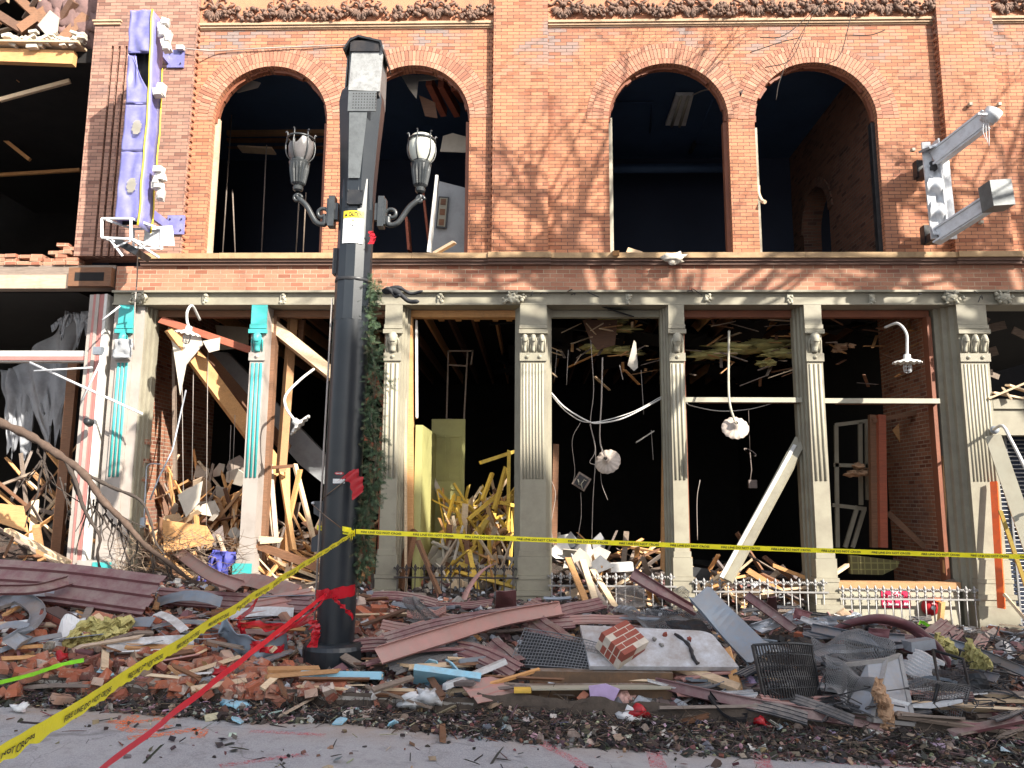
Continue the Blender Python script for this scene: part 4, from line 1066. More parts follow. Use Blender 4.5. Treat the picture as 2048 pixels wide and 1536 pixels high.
def side(u, v):    # lower right side of the box (towards wall, depth)
    z = lerp(zt, zbm - .1, u); x = sxL(z) + wS * 1.06; return V((x + .02 * v + noise.noise(V((u * 6, 0, 1))) * .03, lerp(YS - .0, YS + .33, v), z))
m = MB(); m.grid(side, 40, 3, thick=.01); m.build('side_panel', 'sign_purple', sg_)
m = MB(); m.tube([side(i / 40, 0) + V((-.0, -.035, 0)) for i in range(41)], .016, 6); m.build('yellow_edge', 'sign_yellow', sg_)
m = MB(); m.tube([side(i / 40, 1) + V((.01, -.01, 0)) for i in range(9, 41)], .012, 6); m.build('yellow_edge', 'sign_yellow', sg_)
m = MB(); m.grid(lambda u, v: V((sxL(lerp(zt, zbm, u)), lerp(YS, YS + .33, v), lerp(zt, zbm, u))), 20, 2, thick=.01); m.build('side_panel', 'sign_purple', sg_)
m = MB(); m.bx(sxL(zt), sxL(zt) + wS * 1.06, YS, YS + .33, zt - .01, zt + .01); m.build('top_cap', 'sign_purple', sg_)
m = MB(); m.bx(sxL(zt) + .03, sxL(zt) + wS * .95, YS + .2, YS + .22, zbm, zt - .05); m.build('inner_box', 'blackmetal', sg_)
for px, py, w_, h_ in ((326, 62, .11, .26), (331, 45, .12, .1), (333, 92, .13, .2), (336, 75, .08, .2), (318, 186, .16, .12), (322, 180, .1, .2), (318, 340, .14, .1), (322, 355, .12, .12), (316, 372, .16, .1), (322, 390, .1, .18), (314, 362, .1, .12)):
    m = MB(); m.box(P(px, py, YS + .12), (w_, .12, h_), Matrix.Rotation(rnd.uniform(-.3, .3), 3, 'Y') @ Matrix.Rotation(rnd.uniform(-.3, .3), 3, 'Z')); m.box(P(px, py, YS + .04), (w_ * .6, .08, h_ * .6)); m.build('letter_box', 'whitep', sg_)
for py in (118, 450):
    m = MB(); a = P(352, py, YN); m.box(a, (.30, .03, .34)); m.box(a + V((-.14, -.42, -.02)), (.05, .82, .16)); m.build('wall_bracket', 'sign_purple', sg_)
    m = MB()
    for dx, dz in ((-.1, .1), (.1, .1), (.1, -.1)): m.blob(a + V((dx, -.03, dz)), .015)
    m.build('bolt', 'blackmetal', sg_)
fr = [(204, 437), (262, 437), (262, 478), (204, 475)]; F = [P(a, b, YS - .05) for a, b in fr]; G = [p + V((.28, .42, -.02)) for p in F]
m = MB()
for i in range(4):
    m.beam(F[i], F[(i + 1) % 4], .03, .03); m.beam(G[i], G[(i + 1) % 4], .03, .03); m.beam(F[i], G[i], .03, .03)
m.beam(F[3] + V((.1, 0, 0)), P(245, 512, YS + .1), .03, .03); m.beam(F[2], P(318, 515, YS + .3), .03, .03); m.beam(P(228, 495, YS), P(270, 478, YS + .1), .02, .02)
m.build('bottom_frame', 'whitemetal', sg_)
m = MB(); 
m.poly([(P(a, b, YS + .5).x, P(a, b, YS + .5).z) for a, b in ((296, 458), (352, 457), (357, 497), (292, 495))], lambda u, v, w_: (u, YS + .45 + w_ - (u - P(296, 458).x) * .1, v), .02); m.build('bottom_plate', 'whitemetal', sg_)
m = MB(); m.box(P(265, 500, YS + .3), (.42, .4, .1), Matrix.Rotation(.5, 3, 'Y')); m.build('bottom_tray', 'blackmetal', sg_)
m = MB(); m.tube(curve([P(277, 470, YS - .05), P(274, 560, 12.1), P(270, 610, 12.2), P(268, 700, 12.3)], 6), .011, 5); m.build('hanging_cable', 'taupe', sg_)
m = MB(); a = P(361, 96, YN - .05); m.box(a, (.13, .08, .08)); m.build('junction_box', 'whitep', label='small grey junction box on the brick above the first arch', category='junction box')
m = MB(); m.tube(curve([P(370, 97, YN - .05), P(400, 100, YN - .05), P(440, 101, YW - .05), P(520, 97, YW - .05), P(690, 90, YW - .03), P(760, 88, YW - .02)], 6), .012, 5); m.build('conduit', 'taupe', label='thin grey conduit running along the brick above the left arches', category='conduit')
# ================================================================== RIGHT SIGN BRACKET
br = thing('sign_bracket', 'wrecked white sign box with two bent arms jutting from the right pilaster', 'sign bracket', (X(1880, 380), 11.9, P(1880, 490, 12).z))
def C3(px, py, Y): return P(px, py, Y)
m = MB(); m.beam(C3(1868, 285, 12.15), C3(1888, 478, 12.15), .30, .03, up=V((1, 0, 0))); 
for dx in (-17, 17): m.beam(C3(1868 + dx, 285, 12.1), C3(1888 + dx, 478, 12.1), .03, .14, up=V((1, 0, 0)))
m.build('box_frame', 'whitemetal', br)
m = MB(); m.grid(lambda u, v: C3(lerp(1853, 1885, u) + 10 * v + 3 * math.sin(v * 14), lerp(330, 470, v), 12.05 + .06 * math.sin(v * 17) + .03 * math.sin(u * 6)), 8, 30, thick=.006); m.build('torn_face', 'whitemetal', br)
m = MB(); m.beam(C3(1848, 300, 12.0), C3(1902, 280, 12.3), .2, .04); m.build('box_top', 'greymetal', br)
for (a, b, w0, w1, d0, d1, nm) in (((1868, 318), (1980, 232), .30, .26, 12.05, 11.3, 'upper_arm'), ((1878, 470), (2000, 392), .26, .34, 12.05, 11.2, 'lower_arm')):
    A, B = C3(*a, d0), C3(*b, d1); m = MB(); m.beam(A, B, .05, w0 * .85, up=V((0, 0, 1))); m.beam(A + V((0, .10, -w0 * .40)), B + V((0, .10, -w0 * .40)), .2, .03); m.beam(A + V((0, .10, w0 * .40)), B + V((0, .10, w0 * .40)), .2, .03)
    m.build(nm, 'whitemetal', br)
m = MB(); m.box(C3(1993, 392, 11.15), (.32, .30, .40), Matrix.Rotation(R(-4), 3, 'Y')); m.build('arm_end_cap', 'polepanel', br)
m = MB(); p = C3(1972, 232, 11.3); m.lathe([(.0, 0), (.11, 0), (.11, .05), (.13, .06), (.13, .20), (.0, .20)], p + V((0, 0, -.1)), V((.5, -.3, .8)), 14); m.beam(C3(1955, 228, 11.2), C3(1994, 230, 11.2), .03, .03); m.build('arm_end', 'whitemetal', br)
m = MB(); 
for k in range(3): m.tube(curve([C3(1968 + k * 4, 240, 11.25), C3(1966 + k * 6, 262, 11.25), C3(1972 + k * 3, 280 + k * 6, 11.25)], 4), .005, 4)
m.build('loose_wire', 'whitemetal', br)
for px, py in ((1845, 340), (1860, 470)):
    m = MB(); m.box(C3(px, py, YN - .06), (.26, .14, .30)); m.box(C3(px + 8, py + 3, YN - .3), (.10, .5, .14)); m.build('wall_bracket', 'blackmetal', br)
m = MB()
for px, py in ((1940, 209), (1998, 209), (1826, 300), (1962, 445)): m.box(P(px, py, YN - .03), (.05, .07, .05))
m.build('anchor_stub', 'cream_light', br)
# timber debris caught on the sill
def single(name, a, b, w_, t, mt, label, cat, jag=.02, roll=0, grp=None):
    m = MB(); m.beam(a, b, w_, t, jag=jag, roll=roll); k = dict(label=label, category=cat)
    if grp: k['group'] = grp
    return m.build(name, mt, **k)
single('timber_offcut', P(1232, 506, 12.35), P(1232, 506, 12.9) + V((0, 0, 0)), .11, .08, 'wood', 'short timber offcut poking out over the sill of the third arch', 'timber')
single('torn_board', P(1255, 500, 12.7), P(1285, 509, 12.7), .03, .09, 'wood_pale', 'small pale board lying on the sill beside the timber offcut', 'board')
m = MB(); m.blob(P(1350, 515, YP - .2), .12, (1.3, .5, .6), .6, 2); m.blob(P(1343, 522, YP - .22), .07, (1, .5, .8), .6); m.build('plaster_lump', 'drywall', label='pinkish lump of torn plaster hanging on the sill under the third arch', category='debris')
single('timber_offcut', P(868, 508, 12.75), P(910, 484, 12.6), .09, .05, 'wood_pale', 'light board lying aslant on the sill of the second arch', 'timber')
m = MB(); m.beam(P(875, 355, 13.4), P(858, 508, 13.3), .2, .05, up=V((1, 0, 0))); m.build('white_stud', 'whitep', label='white torn wall stud leaning inside the second arch', category='stud')
m = MB(); m.poly([(P(a, b, 13.8).x, P(a, b, 13.8).z) for a, b in ((878, 362), (940, 378), (938, 508), (862, 508))], lambda u, v, w_: (u, 13.8 + w_, v), .08); m.build('partition_wall', 'dwall_grey', bld)
pf = thing('picture_frame', 'dark frame with small pictures hanging on the grey wall in the second arch', 'picture', P(885, 455, 13.74))
m = MB(); a = P(885, 425, 13.76); m.box(a, (.2, .03, .62), Matrix.Rotation(R(4), 3, 'Y')); m.build('frame', 'blackmetal', pf)
m = MB(); m.box(a + V((0, -.012, 0)), (.15, .02, .56), Matrix.Rotation(R(4), 3, 'Y')); m.build('mat', 'cream', pf)
for dz in (-.2, 0, .2):
    m = MB(); m.box(a + V((dz * .07, -.02, dz)), (.10, .02, .12), Matrix.Rotation(R(4), 3, 'Y')); m.build('picture', 'wood_brown', pf)
# torn ceilings seen through the two left arches
def shard(name, pts, Y, mt, th, label, cat, grp=None, tilt=.0):
    m = MB(); c0 = P(*pts[0], Y)
    m.poly([(P(a, b, Y).x, P(a, b, Y).z) for a, b in pts], lambda u, v, w_: (u, Y + w_ + (v - c0.z) * tilt, v), th)
    k = dict(label=label, category=cat)
    if grp: k['group'] = grp
    return m.build(name, mt, **k)
shard('plasterboard', [(462, 178), (500, 160), (521, 165), (515, 175), (475, 185)], 13.3, 'drywall', .02, 'torn plasterboard hanging in the top left of the first arch', 'plasterboard')
shard('plasterboard', [(802, 150), (870, 152), (900, 160), (838, 166), (838, 215), (822, 190)], 13.6, 'drywall', .02, 'torn plasterboard under the crown of the second arch', 'plasterboard', tilt=.5)
shard('plasterboard', [(880, 303), (886, 272), (905, 266), (938, 275), (937, 305)], 14.2, 'drywall', .02, 'broken plasterboard remnant at the right of the second arch', 'plasterboard')
shard('ceiling_tile', [(838, 190), (870, 205), (875, 236), (850, 232)], 13.5, 'wood_brown', .02, 'curled brown ceiling piece dangling inside the second arch', 'ceiling panel')
for k, (a, b) in enumerate((((858, 162), (888, 225)), ((882, 166), (915, 226)), ((908, 170), (925, 195)))):
    m = MB(); m.beam(P(*a, 13.7), P(*b, 14.6), .12, .2); m.build('exposed_joist', 'wood_red', bld)
for k in range(5):
    m = MB(); m.beam(P(455, 265 + k * 12, 16 + k * .4), P(660, 262 + k * 14, 16 + k * .4), .12, .16); m.build('exposed_joist', 'wood_brown' if k else 'wood', bld)
m = MB(); m.beam(P(480, 298, 15.5), P(548, 302, 15.5), .3, .04); m.build('ceiling_batten', 'wood_pale', bld)
for k, (a, b) in enumerate((((463, 230), (445, 505)), ((533, 290), (523, 505)), ((598, 400), (592, 505)), ((612, 385), (606, 505)), ((465, 380), (470, 505)))):
    m = MB(); m.tube([P(*a, 14.5), P(*b, 14.5)], .014, 5); m.build('hanging_rod', 'wood_grey', bld)
m = MB(); m.tube([P(870, 440, 14), P(868, 500, 14)], .05, 6); m.tube([P(840, 330, 14.5), P(860, 505, 14.5)], .03, 6); m.beam(P(815, 440, 14.5), P(820, 505, 14.5), .35, .05); m.build('inner_stud', 'wood_red', bld)
# fluorescent fixtures upstairs
fl = thing('ceiling_light', 'rectangular white strip light on the dark ceiling inside the third arch', 'light', P(1360, 222, 14.6))
q = [P(a, b, YY) for a, b, YY in ((1352, 190, 0), (1386, 192, 0), (1372, 252, 0), (1332, 250, 0))] if False else None
def onz(px, py, z): d = ray(px, py); return CAM + d * ((z - CAM.z) / d.z)
zl = zc2 - .12
Q = [onz(1352, 191, zl), onz(1387, 191, zl), onz(1371, 252, zl), onz(1331, 251, zl)]
m = MB(); m.poly([(0, 0), (1, 0), (1, 1), (0, 1)], lambda u, v, w_: Q[0].lerp(Q[1], u).lerp(Q[3].lerp(Q[2], u), v) + V((0, 0, w_)), .07); m.build('housing', 'whitep', fl)
for k in (.3, .7):
    m = MB(); m.tube([Q[0].lerp(Q[1], k) - V((0, 0, .02)), Q[3].lerp(Q[2], k) - V((0, 0, .02))], .03, 6); m.build('tube', 'cream_light', fl)
m = MB(); m.tube(curve([onz(1385, 190, zl), onz(1410, 180, zl), onz(1440, 178, zl)], 5), .015, 4); m.build('wire', 'taupe', fl)
for pts, r_ in (([(1230, 205), (1305, 205), (1300, 265)], .02), ([(1425, 200), (1390, 290), (1455, 292)], .018), ([(1615, 318), (1690, 320)], .02)):
    m = MB(); m.tube([onz(a, b, zc2 - .1) for a, b in pts], r_, 5); m.build('ceiling_conduit', 'navy_ceiling', bld)
for i in range(3):
    m = MB(); zz = zc2 - .45 - i * .16; Yd = 17; m.tube([V((WIN[2]['x0'] - .6, Yd - i * .3, zz)), V((WIN[2]['x1'] + 1.2, Yd - i * .3, zz))], .09, 8); m.build('ceiling_duct', 'navy_ceiling', bld)
m = MB(); m.tube([onz(1390, 285, zc2 - .1), onz(1380, 305, zc2 - .1)], .05, 6); m.build('smoke_detector', 'blackmetal', bld)
m = MB(); m.tube(curve([P(1516, 372, YW + .1), P(1517, 388, YW + .05), P(1524, 402, YW - .02), P(1530, 404, YW - .1)], 4), .035, 6); m.build('curled_strip', 'wood_pale', label='curled pale strip hanging from the left jamb of the fourth arch', category='strip')

# ================================================================== GOOSENECK LAMPS
def shade(mb, c, axis, r=.21):
    mb.lathe([(.03, .13), (.05, .12), (.055, .06), (.10, .035), (.16, .02), (r, -.005), (r + .005, -.012), (.16, .008), (.05, .03)], c, axis, 48, wob=lambda rr, z, an: (rr, z + (.014 * math.sin(an * 14) * (rr / r) ** 3 if rr > .1 else 0)))
def goose(label, pts, axis, Ys, cage=True, kind='whitep', r=.21, ar=.022):
    q = curve([P(a, b, y) for (a, b), y in zip(pts, Ys)], 8)
    g_ = thing('gooseneck_lamp', label, 'lamp', q[0], 'white gooseneck sign lamps with fluted shades')
    m = MB(); m.tube(q, ar, 8); m.build('arm', kind, g_)
    e = q[-1]; ax = V(axis).normalized()
    m = MB(); shade(m, e - ax * .10, ax, r); m.build('lamp_shade', kind if kind == 'whitep' else 'shade_beige', g_)
    if cage:
        m = MB(); c = e - ax * .12
        for k in range(6):
            a = k * math.pi / 3; s1 = ax.orthogonal().normalized(); s2 = ax.cross(s1); dd = s1 * math.cos(a) + s2 * math.sin(a)
            m.tube([c + dd * .05, c + dd * .06 - ax * .06, c + dd * .05 - ax * .13, c - ax * .155], .006, 4)
        for h_ in (.05, .11): m.tube([c + (s1 * math.cos(t * .4) + s2 * math.sin(t * .4)) * .058 - ax * h_ for t in range(17)], .005, 4)
        m.build('cage', 'whitemetal', g_)
goose('upright white gooseneck lamp with wire cage at the right hand bay', [(1770, 655), (1795, 647), (1812, 665), (1814, 690), (1814, 712)], (0, -.05, 1), [12.5, 12.2, 12.0, 12.0, 12.0])
goose('white gooseneck lamp curling over under the beam of the first bay', [(400, 640), (385, 612), (375, 622), (374, 640), (378, 655)], (.2, -.1, .98), [12.5, 12.2, 12.1, 12.1, 12.1], r=.2)
goose('white gooseneck lamp swung down beside the pole, shade turned to the left', [(628, 738), (600, 760), (572, 790), (572, 815), (590, 842)], (-.75, -.15, .65), [12.5, 12.3, 12.1, 12.0, 11.95], cage=False)
goose('white lamp shade seen from above on a straight arm, second bay from the right', [(1458, 662), (1457, 760), (1460, 810), (1472, 848)], (-.1, -.80, .45), [12.5, 12.2, 12.0, 11.9], cage=False, r=.205, kind='cream_light', ar=.019)
goose('dusty lamp shade dangling lowest on a thin straight arm right of the wide middle column', [(1205, 715), (1203, 800), (1200, 880), (1212, 918)], (-.35, -.82, .35), [13.0, 13.0, 13.0, 12.95], cage=False, r=.22, kind='taupe', ar=.012)
g_ = thing('gooseneck_lamp', 'white gooseneck arm reaching out of the picture at the right edge', 'lamp', P(1990, 858, 12.3), 'white gooseneck sign lamps with fluted shades')
m = MB(); m.tube(curve([P(1985, 860, 12.5), P(2005, 852, 12.1), P(2022, 880, 11.9), P(2045, 925, 11.7), P(2075, 990, 11.6)], 8), .024, 8); m.build('arm', 'whitep', g_)
m = MB(); shade(m, P(2090, 1010, 11.6), V((-.5, 0, .9))); m.build('lamp_shade', 'whitep', g_)
m = MB(); m.lathe([(0, .05), (.06, .05), (.07, 0)], P(1988, 860, 12.5), V((0, -1, 0)), 12); m.build('wall_flange', 'greymetal', g_)

# ================================================================== BAY 7 (right edge): shutter and fallen pieces
sh7 = thing('roller_shutter', 'open steel grille shutter closing the shop opening at the right edge', 'shutter', (8.6, YP + .3, ground(8.5, 12.6)))
xs7 = cG[1] + .02; z7 = P(2020, 870).z
m = MB()
z = ground(8.5, 12.6) - .1
k = 0
while z < z7:
    m = MB(); m.tube([(xs7, YP + .3, z), (xs7 + 2.6, YP + .3, z)], .012, 5, caps=False); m.build('slat', 'wire', sh7); z += .068; k += 1
for k in range(3):
    m = MB(); m.bx(xs7 + .3 + k * .6, xs7 + .33 + k * .6, YP + .26, YP + .285, ground(8.5, 12.6) - .1, z7); m.build('link_bar', 'wire', sh7)
m = MB(); m.bx(xs7, xR, YP + .02, YP + .3, z7, P(2020, 818).z); m.bx(xs7, xR, YP - .02, YP + .3, P(2020, 818).z + .003, P(2020, 798).z); m.build('shutter_lintel', 'cream', bld)
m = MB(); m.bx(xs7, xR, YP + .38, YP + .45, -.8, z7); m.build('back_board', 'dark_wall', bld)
single('orange_post', P(1988, 965, 12.45), P(2003, 1215, 12.3), .10, .07, 'orange', 'bright orange steel channel standing beside the roller shutter', 'post')
single('white_plank', P(1985, 870, 12.2), P(2075, 1130, 11.9), .22, .05, 'cream_light', 'broad pale plank leaning against the shutter at the right edge', 'plank', roll=1.2)
single('white_plank', P(2000, 1020, 12.1), P(2058, 1190, 12.0), .08, .05, 'wood_yellow', 'narrow yellowish plank leaning below the broad pale one', 'plank')
single('white_plank', P(2008, 1188, 12.1), P(2060, 1250, 11.9), .06, .04, 'wood_pale', 'thin pale plank crossing low in front of the shutter', 'plank')
for k, (a, b) in enumerate((((1975, 798), (2060, 762)), ((2005, 775), (2024, 800)), ((1985, 785), (2060, 800)), ((2015, 770), (2060, 785)))):
    m = MB(); m.beam(P(*a, 12.55), P(*b, 12.4 + .1 * k), .07, .03, jag=.02); m.build('splintered_board', 'wood_pale', label='splintered board piled on the lintel over the shutter', category='board', group='splintered boards on the right lintel')
m = MB()
for k in range(14): m.box((rnd.uniform(xs7, 10), rnd.uniform(13.2, 15), rnd.uniform(z7 + .6, zb_bot + .2)), (rnd.uniform(.2, .7), .03, rnd.uniform(.03, .2)), Matrix.Rotation(rnd.uniform(-.7, .7), 3, 'Y'))
m.build('dangling_lath', 'wood_grey', bld)

# ================================================================== FENCES
def fence(x0, x1, n, label, mt, pyt, y=YP - .12, miss=()):
    zt = P(1400, pyt, y).z; zb = zt - .86
    f_ = thing('picket_fence', label, 'fence', ((x0 + x1) / 2, y, zb), 'fleur de lis iron fences along the shopfront')
    for zz in (zt - .19, zb + .08):
        m = MB(); m.bx(x0, x1, y - .018, y + .018, zz - .012, zz + .012); m.build('rail', mt, f_)
    first = None
    for i in range(n):
        if i in miss: continue
        x = x0 + (i + .4) * (x1 - x0) / n
        if first is None:
            m = MB(); m.tube([(x, y, zb), (x, y, zt - .12)], .009, 6)
            m.lathe([(.012, -.15), (.022, -.14), (.012, -.125), (.012, -.09), (.026, -.08), (.012, -.07), (.02, -.045), (.026, -.025), (.002, .02)], (x, y, zt), n=8)
            for sg in (-1, 1): m.tube(curve([(x, y, zt - .09), (x + sg * .025, y, zt - .06), (x + sg * .045, y, zt - .035), (x + sg * .058, y, zt - .05), (x + sg * .05, y, zt - .065)], 3), [.008] * 6 + [.011] * 4 + [.007] * 3, 5)
            first = m.build('picket', mt, f_); fx = x
        else:
            c = first.copy(); C.objects.link(c); c.parent = f_; c.location = (x - fx, 0, 0); c.rotation_euler = (0, 0, 0)
fence(cF[1] + .03, cG[0] - .05, 17, 'light grey picket fence with fleur de lis tips in front of the red sign', 'iron_grey', 1170)
fence(cE[1] + .02, cF[0] + .12, 17, 'light grey picket fence with fleur de lis tips in front of the leaning white beam', 'iron_grey', 1158)
fence(cD[1] + .03, cE[0] - .0, 14, 'grey picket fence half buried under planks right of the wide middle column', 'iron_grey', 1149, miss=(3, 4))
fence(cC[1] - .0, cD[0] - .02, 14, 'dark picket fence in front of the yellow lumber bay', 'iron_dark', 1135)
# red fire department sign behind the fence
rs = thing('red_sign', 'red notice with white lettering fixed to the cream panel behind the fence', 'sign', P(1792, 1216, YP + .04))
a = P(1762, 1180, YP + .04); b = P(1822, 1216, YP + .04)
m = MB(); m.bx(a.x, b.x, YP + .036, YP + .049, b.z, a.z); m.build('plate', 'signred', rs)
cx = (a.x + b.x) / 2; H_ = a.z - b.z; wsg = b.x - a.x
for txt, fy, sz, wf in (('FDC', .74, .095, wsg * .32), ('SERVES', .44, .10, wsg * .55), ('166 2nd. Ave. N. Bldg.', .12, .07, wsg * .92)):
    m = MB(); put_text(m, txt, sz, lambda u, v: (cx + u, YP + .034, b.z + H_ * fy + v), .0025, wf); m.build('lettering', 'stickerwhite', rs)
al = thing('fire_bell', 'round red alarm bell with a white centre, hanging behind the fence beside the red sign', 'alarm bell', P(1860, 1214, YP - .04))
c = P(1860, 1214, YP + .0)
m = MB(); m.lathe([(0, .10), (.06, .095), (.12, .06), (.135, .02), (.14, 0), (.10, 0)], c, V((0, -1, 0)), 28); m.build('gong', 'redp', al)
m = MB(); m.lathe([(0, .12), (.03, .12), (.035, .09)], c, V((0, -1, 0)), 12); m.build('gong_bolt', 'whitemetal', al)
m = MB(); m.box(c + V((.12, 0, .08)), (.14, .08, .12)); m.build('bell_box', 'orange', al)
single('broken_stud', P(1880, 1250, YP - .2), P(1884, 1205, YP - .2), .09, .06, 'wood', 'short orange timber stud standing in front of the fence near the bell', 'timber')
single('dark_board', P(1900, 1160, YP + .2), P(1912, 1240, YP + .15), .12, .1, 'wood_grey', 'dark board standing at the right end of the fence behind the bell', 'board')
# ================================================================== INSIDE THE BAYS
rnd.seed(77)
# bay 1: big fallen timbers, tilted floor slab, heap of boards
def timber(name, a, Ya, b, Yb, w_, t, mt, label, cat='timber', grp=None, roll=0, jag=.03): return single(name, P(*a, Ya), P(*b, Yb), w_, t, mt, label, cat, jag, roll, grp)
timber('fallen_timber', (345, 655), 12.9, (560, 945), 14.2, .16, .26, 'wood', 'long thick orange timber slanting down across the first bay')
timber('fallen_timber', (392, 690), 13.3, (575, 900), 14.8, .12, .2, 'wood_brown', 'darker timber slanting behind the thick orange one')
timber('fallen_timber', (322, 640), 12.8, (500, 700), 13.1, .1, .12, 'wood_red', 'reddish timber slanting just under the beam of the first bay')
timber('fallen_timber', (535, 645), 12.9, (668, 752), 13.4, .2, .2, 'wood_pale', 'pale heavy timber slanting from the turquoise column to the pole')
timber('upright_stud', (585, 640), 13.3, (562, 945), 13.4, .14, .12, 'wood', 'upright orange stud in the second bay behind the swung lamp', 'stud')
timber('upright_stud', (605, 640), 13.6, (600, 700), 13.6, .1, .1, 'wood_brown', 'short brown stud at the top of the second bay', 'stud')
m = MB(); m.poly([(P(a, b, 15.5).x, P(a, b, 15.5).z) for a, b in ((400, 700), (455, 705), (700, 960), (700, 1010), (600, 930))], lambda u, v, w_: (u, 15.5 + w_, v), .2); m.build('collapsed_floor', 'dwall_grey', label='broad grey brown floor slab hanging diagonally behind the first two bays', category='floor slab')
single('hanging_stud', P(348, 700, 13.4), P(350, 960, 13.4), .07, .05, 'wood_grey', 'thin upright batten beside the brick side wall of the first bay', 'stud')
shard('plasterboard', [(336, 655), (400, 662), (405, 690), (372, 730), (360, 790), (352, 735), (345, 690)], 12.95, 'drywall', .02, 'jagged hanging plasterboard behind the curled white lamp', 'plasterboard')
shard('plasterboard', [(405, 682), (440, 675), (438, 700), (418, 705)], 12.85, 'drywall', .02, 'crumpled white scrap hanging right of the curled lamp', 'plasterboard')
shard('plasterboard', [(430, 650), (497, 655), (497, 695), (440, 700)], 14.5, 'cream_light', .02, 'cream panel high in the first bay', 'plasterboard')
m = MB(); m.tube([P(372, 780, 13), P(345, 900, 12.9), P(318, 955, 12.7), P(300, 1000, 12.6)], .014, 5); m.tube(curve([P(322, 928, 12.7), P(296, 930, 12.7), P(292, 960, 12.7), P(288, 1040, 12.6)], 4), .012, 5); m.box(P(286, 1045, 12.6), (.07, .05, .16)); m.build('bent_conduit', 'greymetal', label='bent grey conduit with a small box in front of the left brick side wall', category='conduit')
m = MB()
for (x, a, b) in ((388, 650, 960), (416, 690, 1090), (462, 850, 960), (470, 830, 940), (368, 1100, 760)): m.tube([P(x, a, 13.2), P(x - 4, b, 13.2)], .006, 4)
m.build('dangling_wire', 'taupe', label='thin straight wires hanging through the first bay', category='wire')
def ragged(m, c, r, mtx, n=5):
    pts = [(r * rnd.uniform(.5, 1.1) * math.cos(k * 2 * math.pi / n), r * rnd.uniform(.4, 1.1) * math.sin(k * 2 * math.pi / n)) for k in range(n)]
    m.poly(pts, lambda u, v, w_: c + mtx @ V((u, w_, v)), .015)
def rrot(): return Matrix.Rotation(rnd.uniform(-1.2, 1.2), 3, 'Y') @ Matrix.Rotation(rnd.uniform(-.8, .8), 3, 'X') @ Matrix.Rotation(rnd.uniform(-.9, .9), 3, 'Z')
def heap(n, pxr, pyr, Yr, mats, lr, wr, label, grp, up=.6, name='broken_board', cat='board', lean=None, rest=True):
    for k in range(n):
        px, py = rnd.uniform(*pxr), rnd.uniform(*pyr); Y_ = lerp(Yr[1], Yr[0], (py - pyr[0]) / (pyr[1] - pyr[0] + 1e-6)) + rnd.uniform(-.2, .2)
        c = P(px, py, Y_); L = rnd.uniform(*lr)
        d = V((rnd.uniform(-1, 1) + (lean or 0), rnd.uniform(-.4, .4), rnd.uniform(-up, up) * 1.6)).normalized()
        m = MB(); m.beam(c - d * L / 2, c + d * L / 2, rnd.uniform(*wr), rnd.uniform(.018, .05), roll=rnd.uniform(-.8, .8), jag=rnd.choice((.02, .07)))
        m.build(name, rnd.choice(mats), label=label, category=cat, group=grp)
def plates(n, pxr, pyr, Yr, mats, rr, label, grp, name='plaster_slab', cat='slab'):
    for k in range(n):
        px, py = rnd.uniform(*pxr), rnd.uniform(*pyr); Y_ = lerp(Yr[1], Yr[0], (py - pyr[0]) / (pyr[1] - pyr[0] + 1e-6)) + rnd.uniform(-.2, .2)
        m = MB(); ragged(m, P(px, py, Y_), rnd.uniform(*rr), rrot(), rnd.choice((4, 5, 6))); m.build(name, rnd.choice(mats), label=label, category=cat, group=grp)
WM = ['wood', 'wood_pale', 'wood_brown', 'wood', 'wood_grey']
heap(70, (285, 480), (950, 1165), (12.7, 14.4), WM, (.4, 1.5), (.03, .12), 'splintered board in the heap behind the first bay opening', 'splintered boards in the first bay', 1.0)
plates(16, (345, 480), (930, 1080), (12.9, 14.4), ['drywall', 'wood_grey', 'wood_pale', 'drywall'], (.12, .32), 'broken sheet of board in the heap of the first bay', 'broken sheets in the first bay')
shard('plywood_sheet', [(325, 1040), (412, 1052), (430, 1085), (400, 1092), (328, 1105)], 12.65, 'wood', .03, 'large orange plywood sheet in the lower middle of the first bay', 'plywood')
shard('plywood_sheet', [(355, 990), (405, 962), (398, 1005), (372, 1035)], 12.9, 'drywall', .02, 'tan torn sheet standing above the orange plywood', 'plywood')
for k, (a, b) in enumerate((((528, 935), (520, 1090)), ((540, 930), (552, 1080)), ((560, 930), (588, 1100)), ((575, 935), (575, 1110)), ((515, 940), (560, 1130)), ((548, 950), (530, 1140)), ((600, 940), (560, 1120)), ((590, 930), (640, 1130)))):
    single('leaning_stud', P(*a, 13.3 + .05 * k), P(*b, 12.9 + .05 * k), .08, .05, ('wood', 'wood_pale', 'wood')[k % 3], 'thin orange stud leaning in the bundle in the second bay', 'stud', .02, 0, 'leaning studs in the second bay')
single('fallen_timber', P(508, 938, 13.1), P(585, 932, 13.1), .1, .05, 'wood_brown', 'short brown cross timber on top of the leaning studs', 'timber')
heap(60, (515, 655), (1060, 1172), (12.7, 14), WM, (.4, 1.4), (.03, .11), 'splintered board in the heap behind the second bay opening', 'splintered boards in the second bay', .6)
shard('plywood_sheet', [(518, 1072), (566, 1076), (560, 1085), (520, 1088)], 12.6, 'wood_pale', .03, 'small pale board end jutting from the turquoise column', 'board')
single('fallen_timber', P(515, 1090, 12.7), P(690, 1155, 12.5), .1, .12, 'wood_brown', 'long brown timber lying aslant at the foot of the second bay', 'timber')
heap(26, (690, 770), (1060, 1190), (12.7, 13.8), ['wood_brown', 'wood', 'wood_grey', 'wood_red'], (.4, 1.3), (.04, .12), 'dark broken board between the pole and the cream column', 'dark boards right of the pole', 1.0)
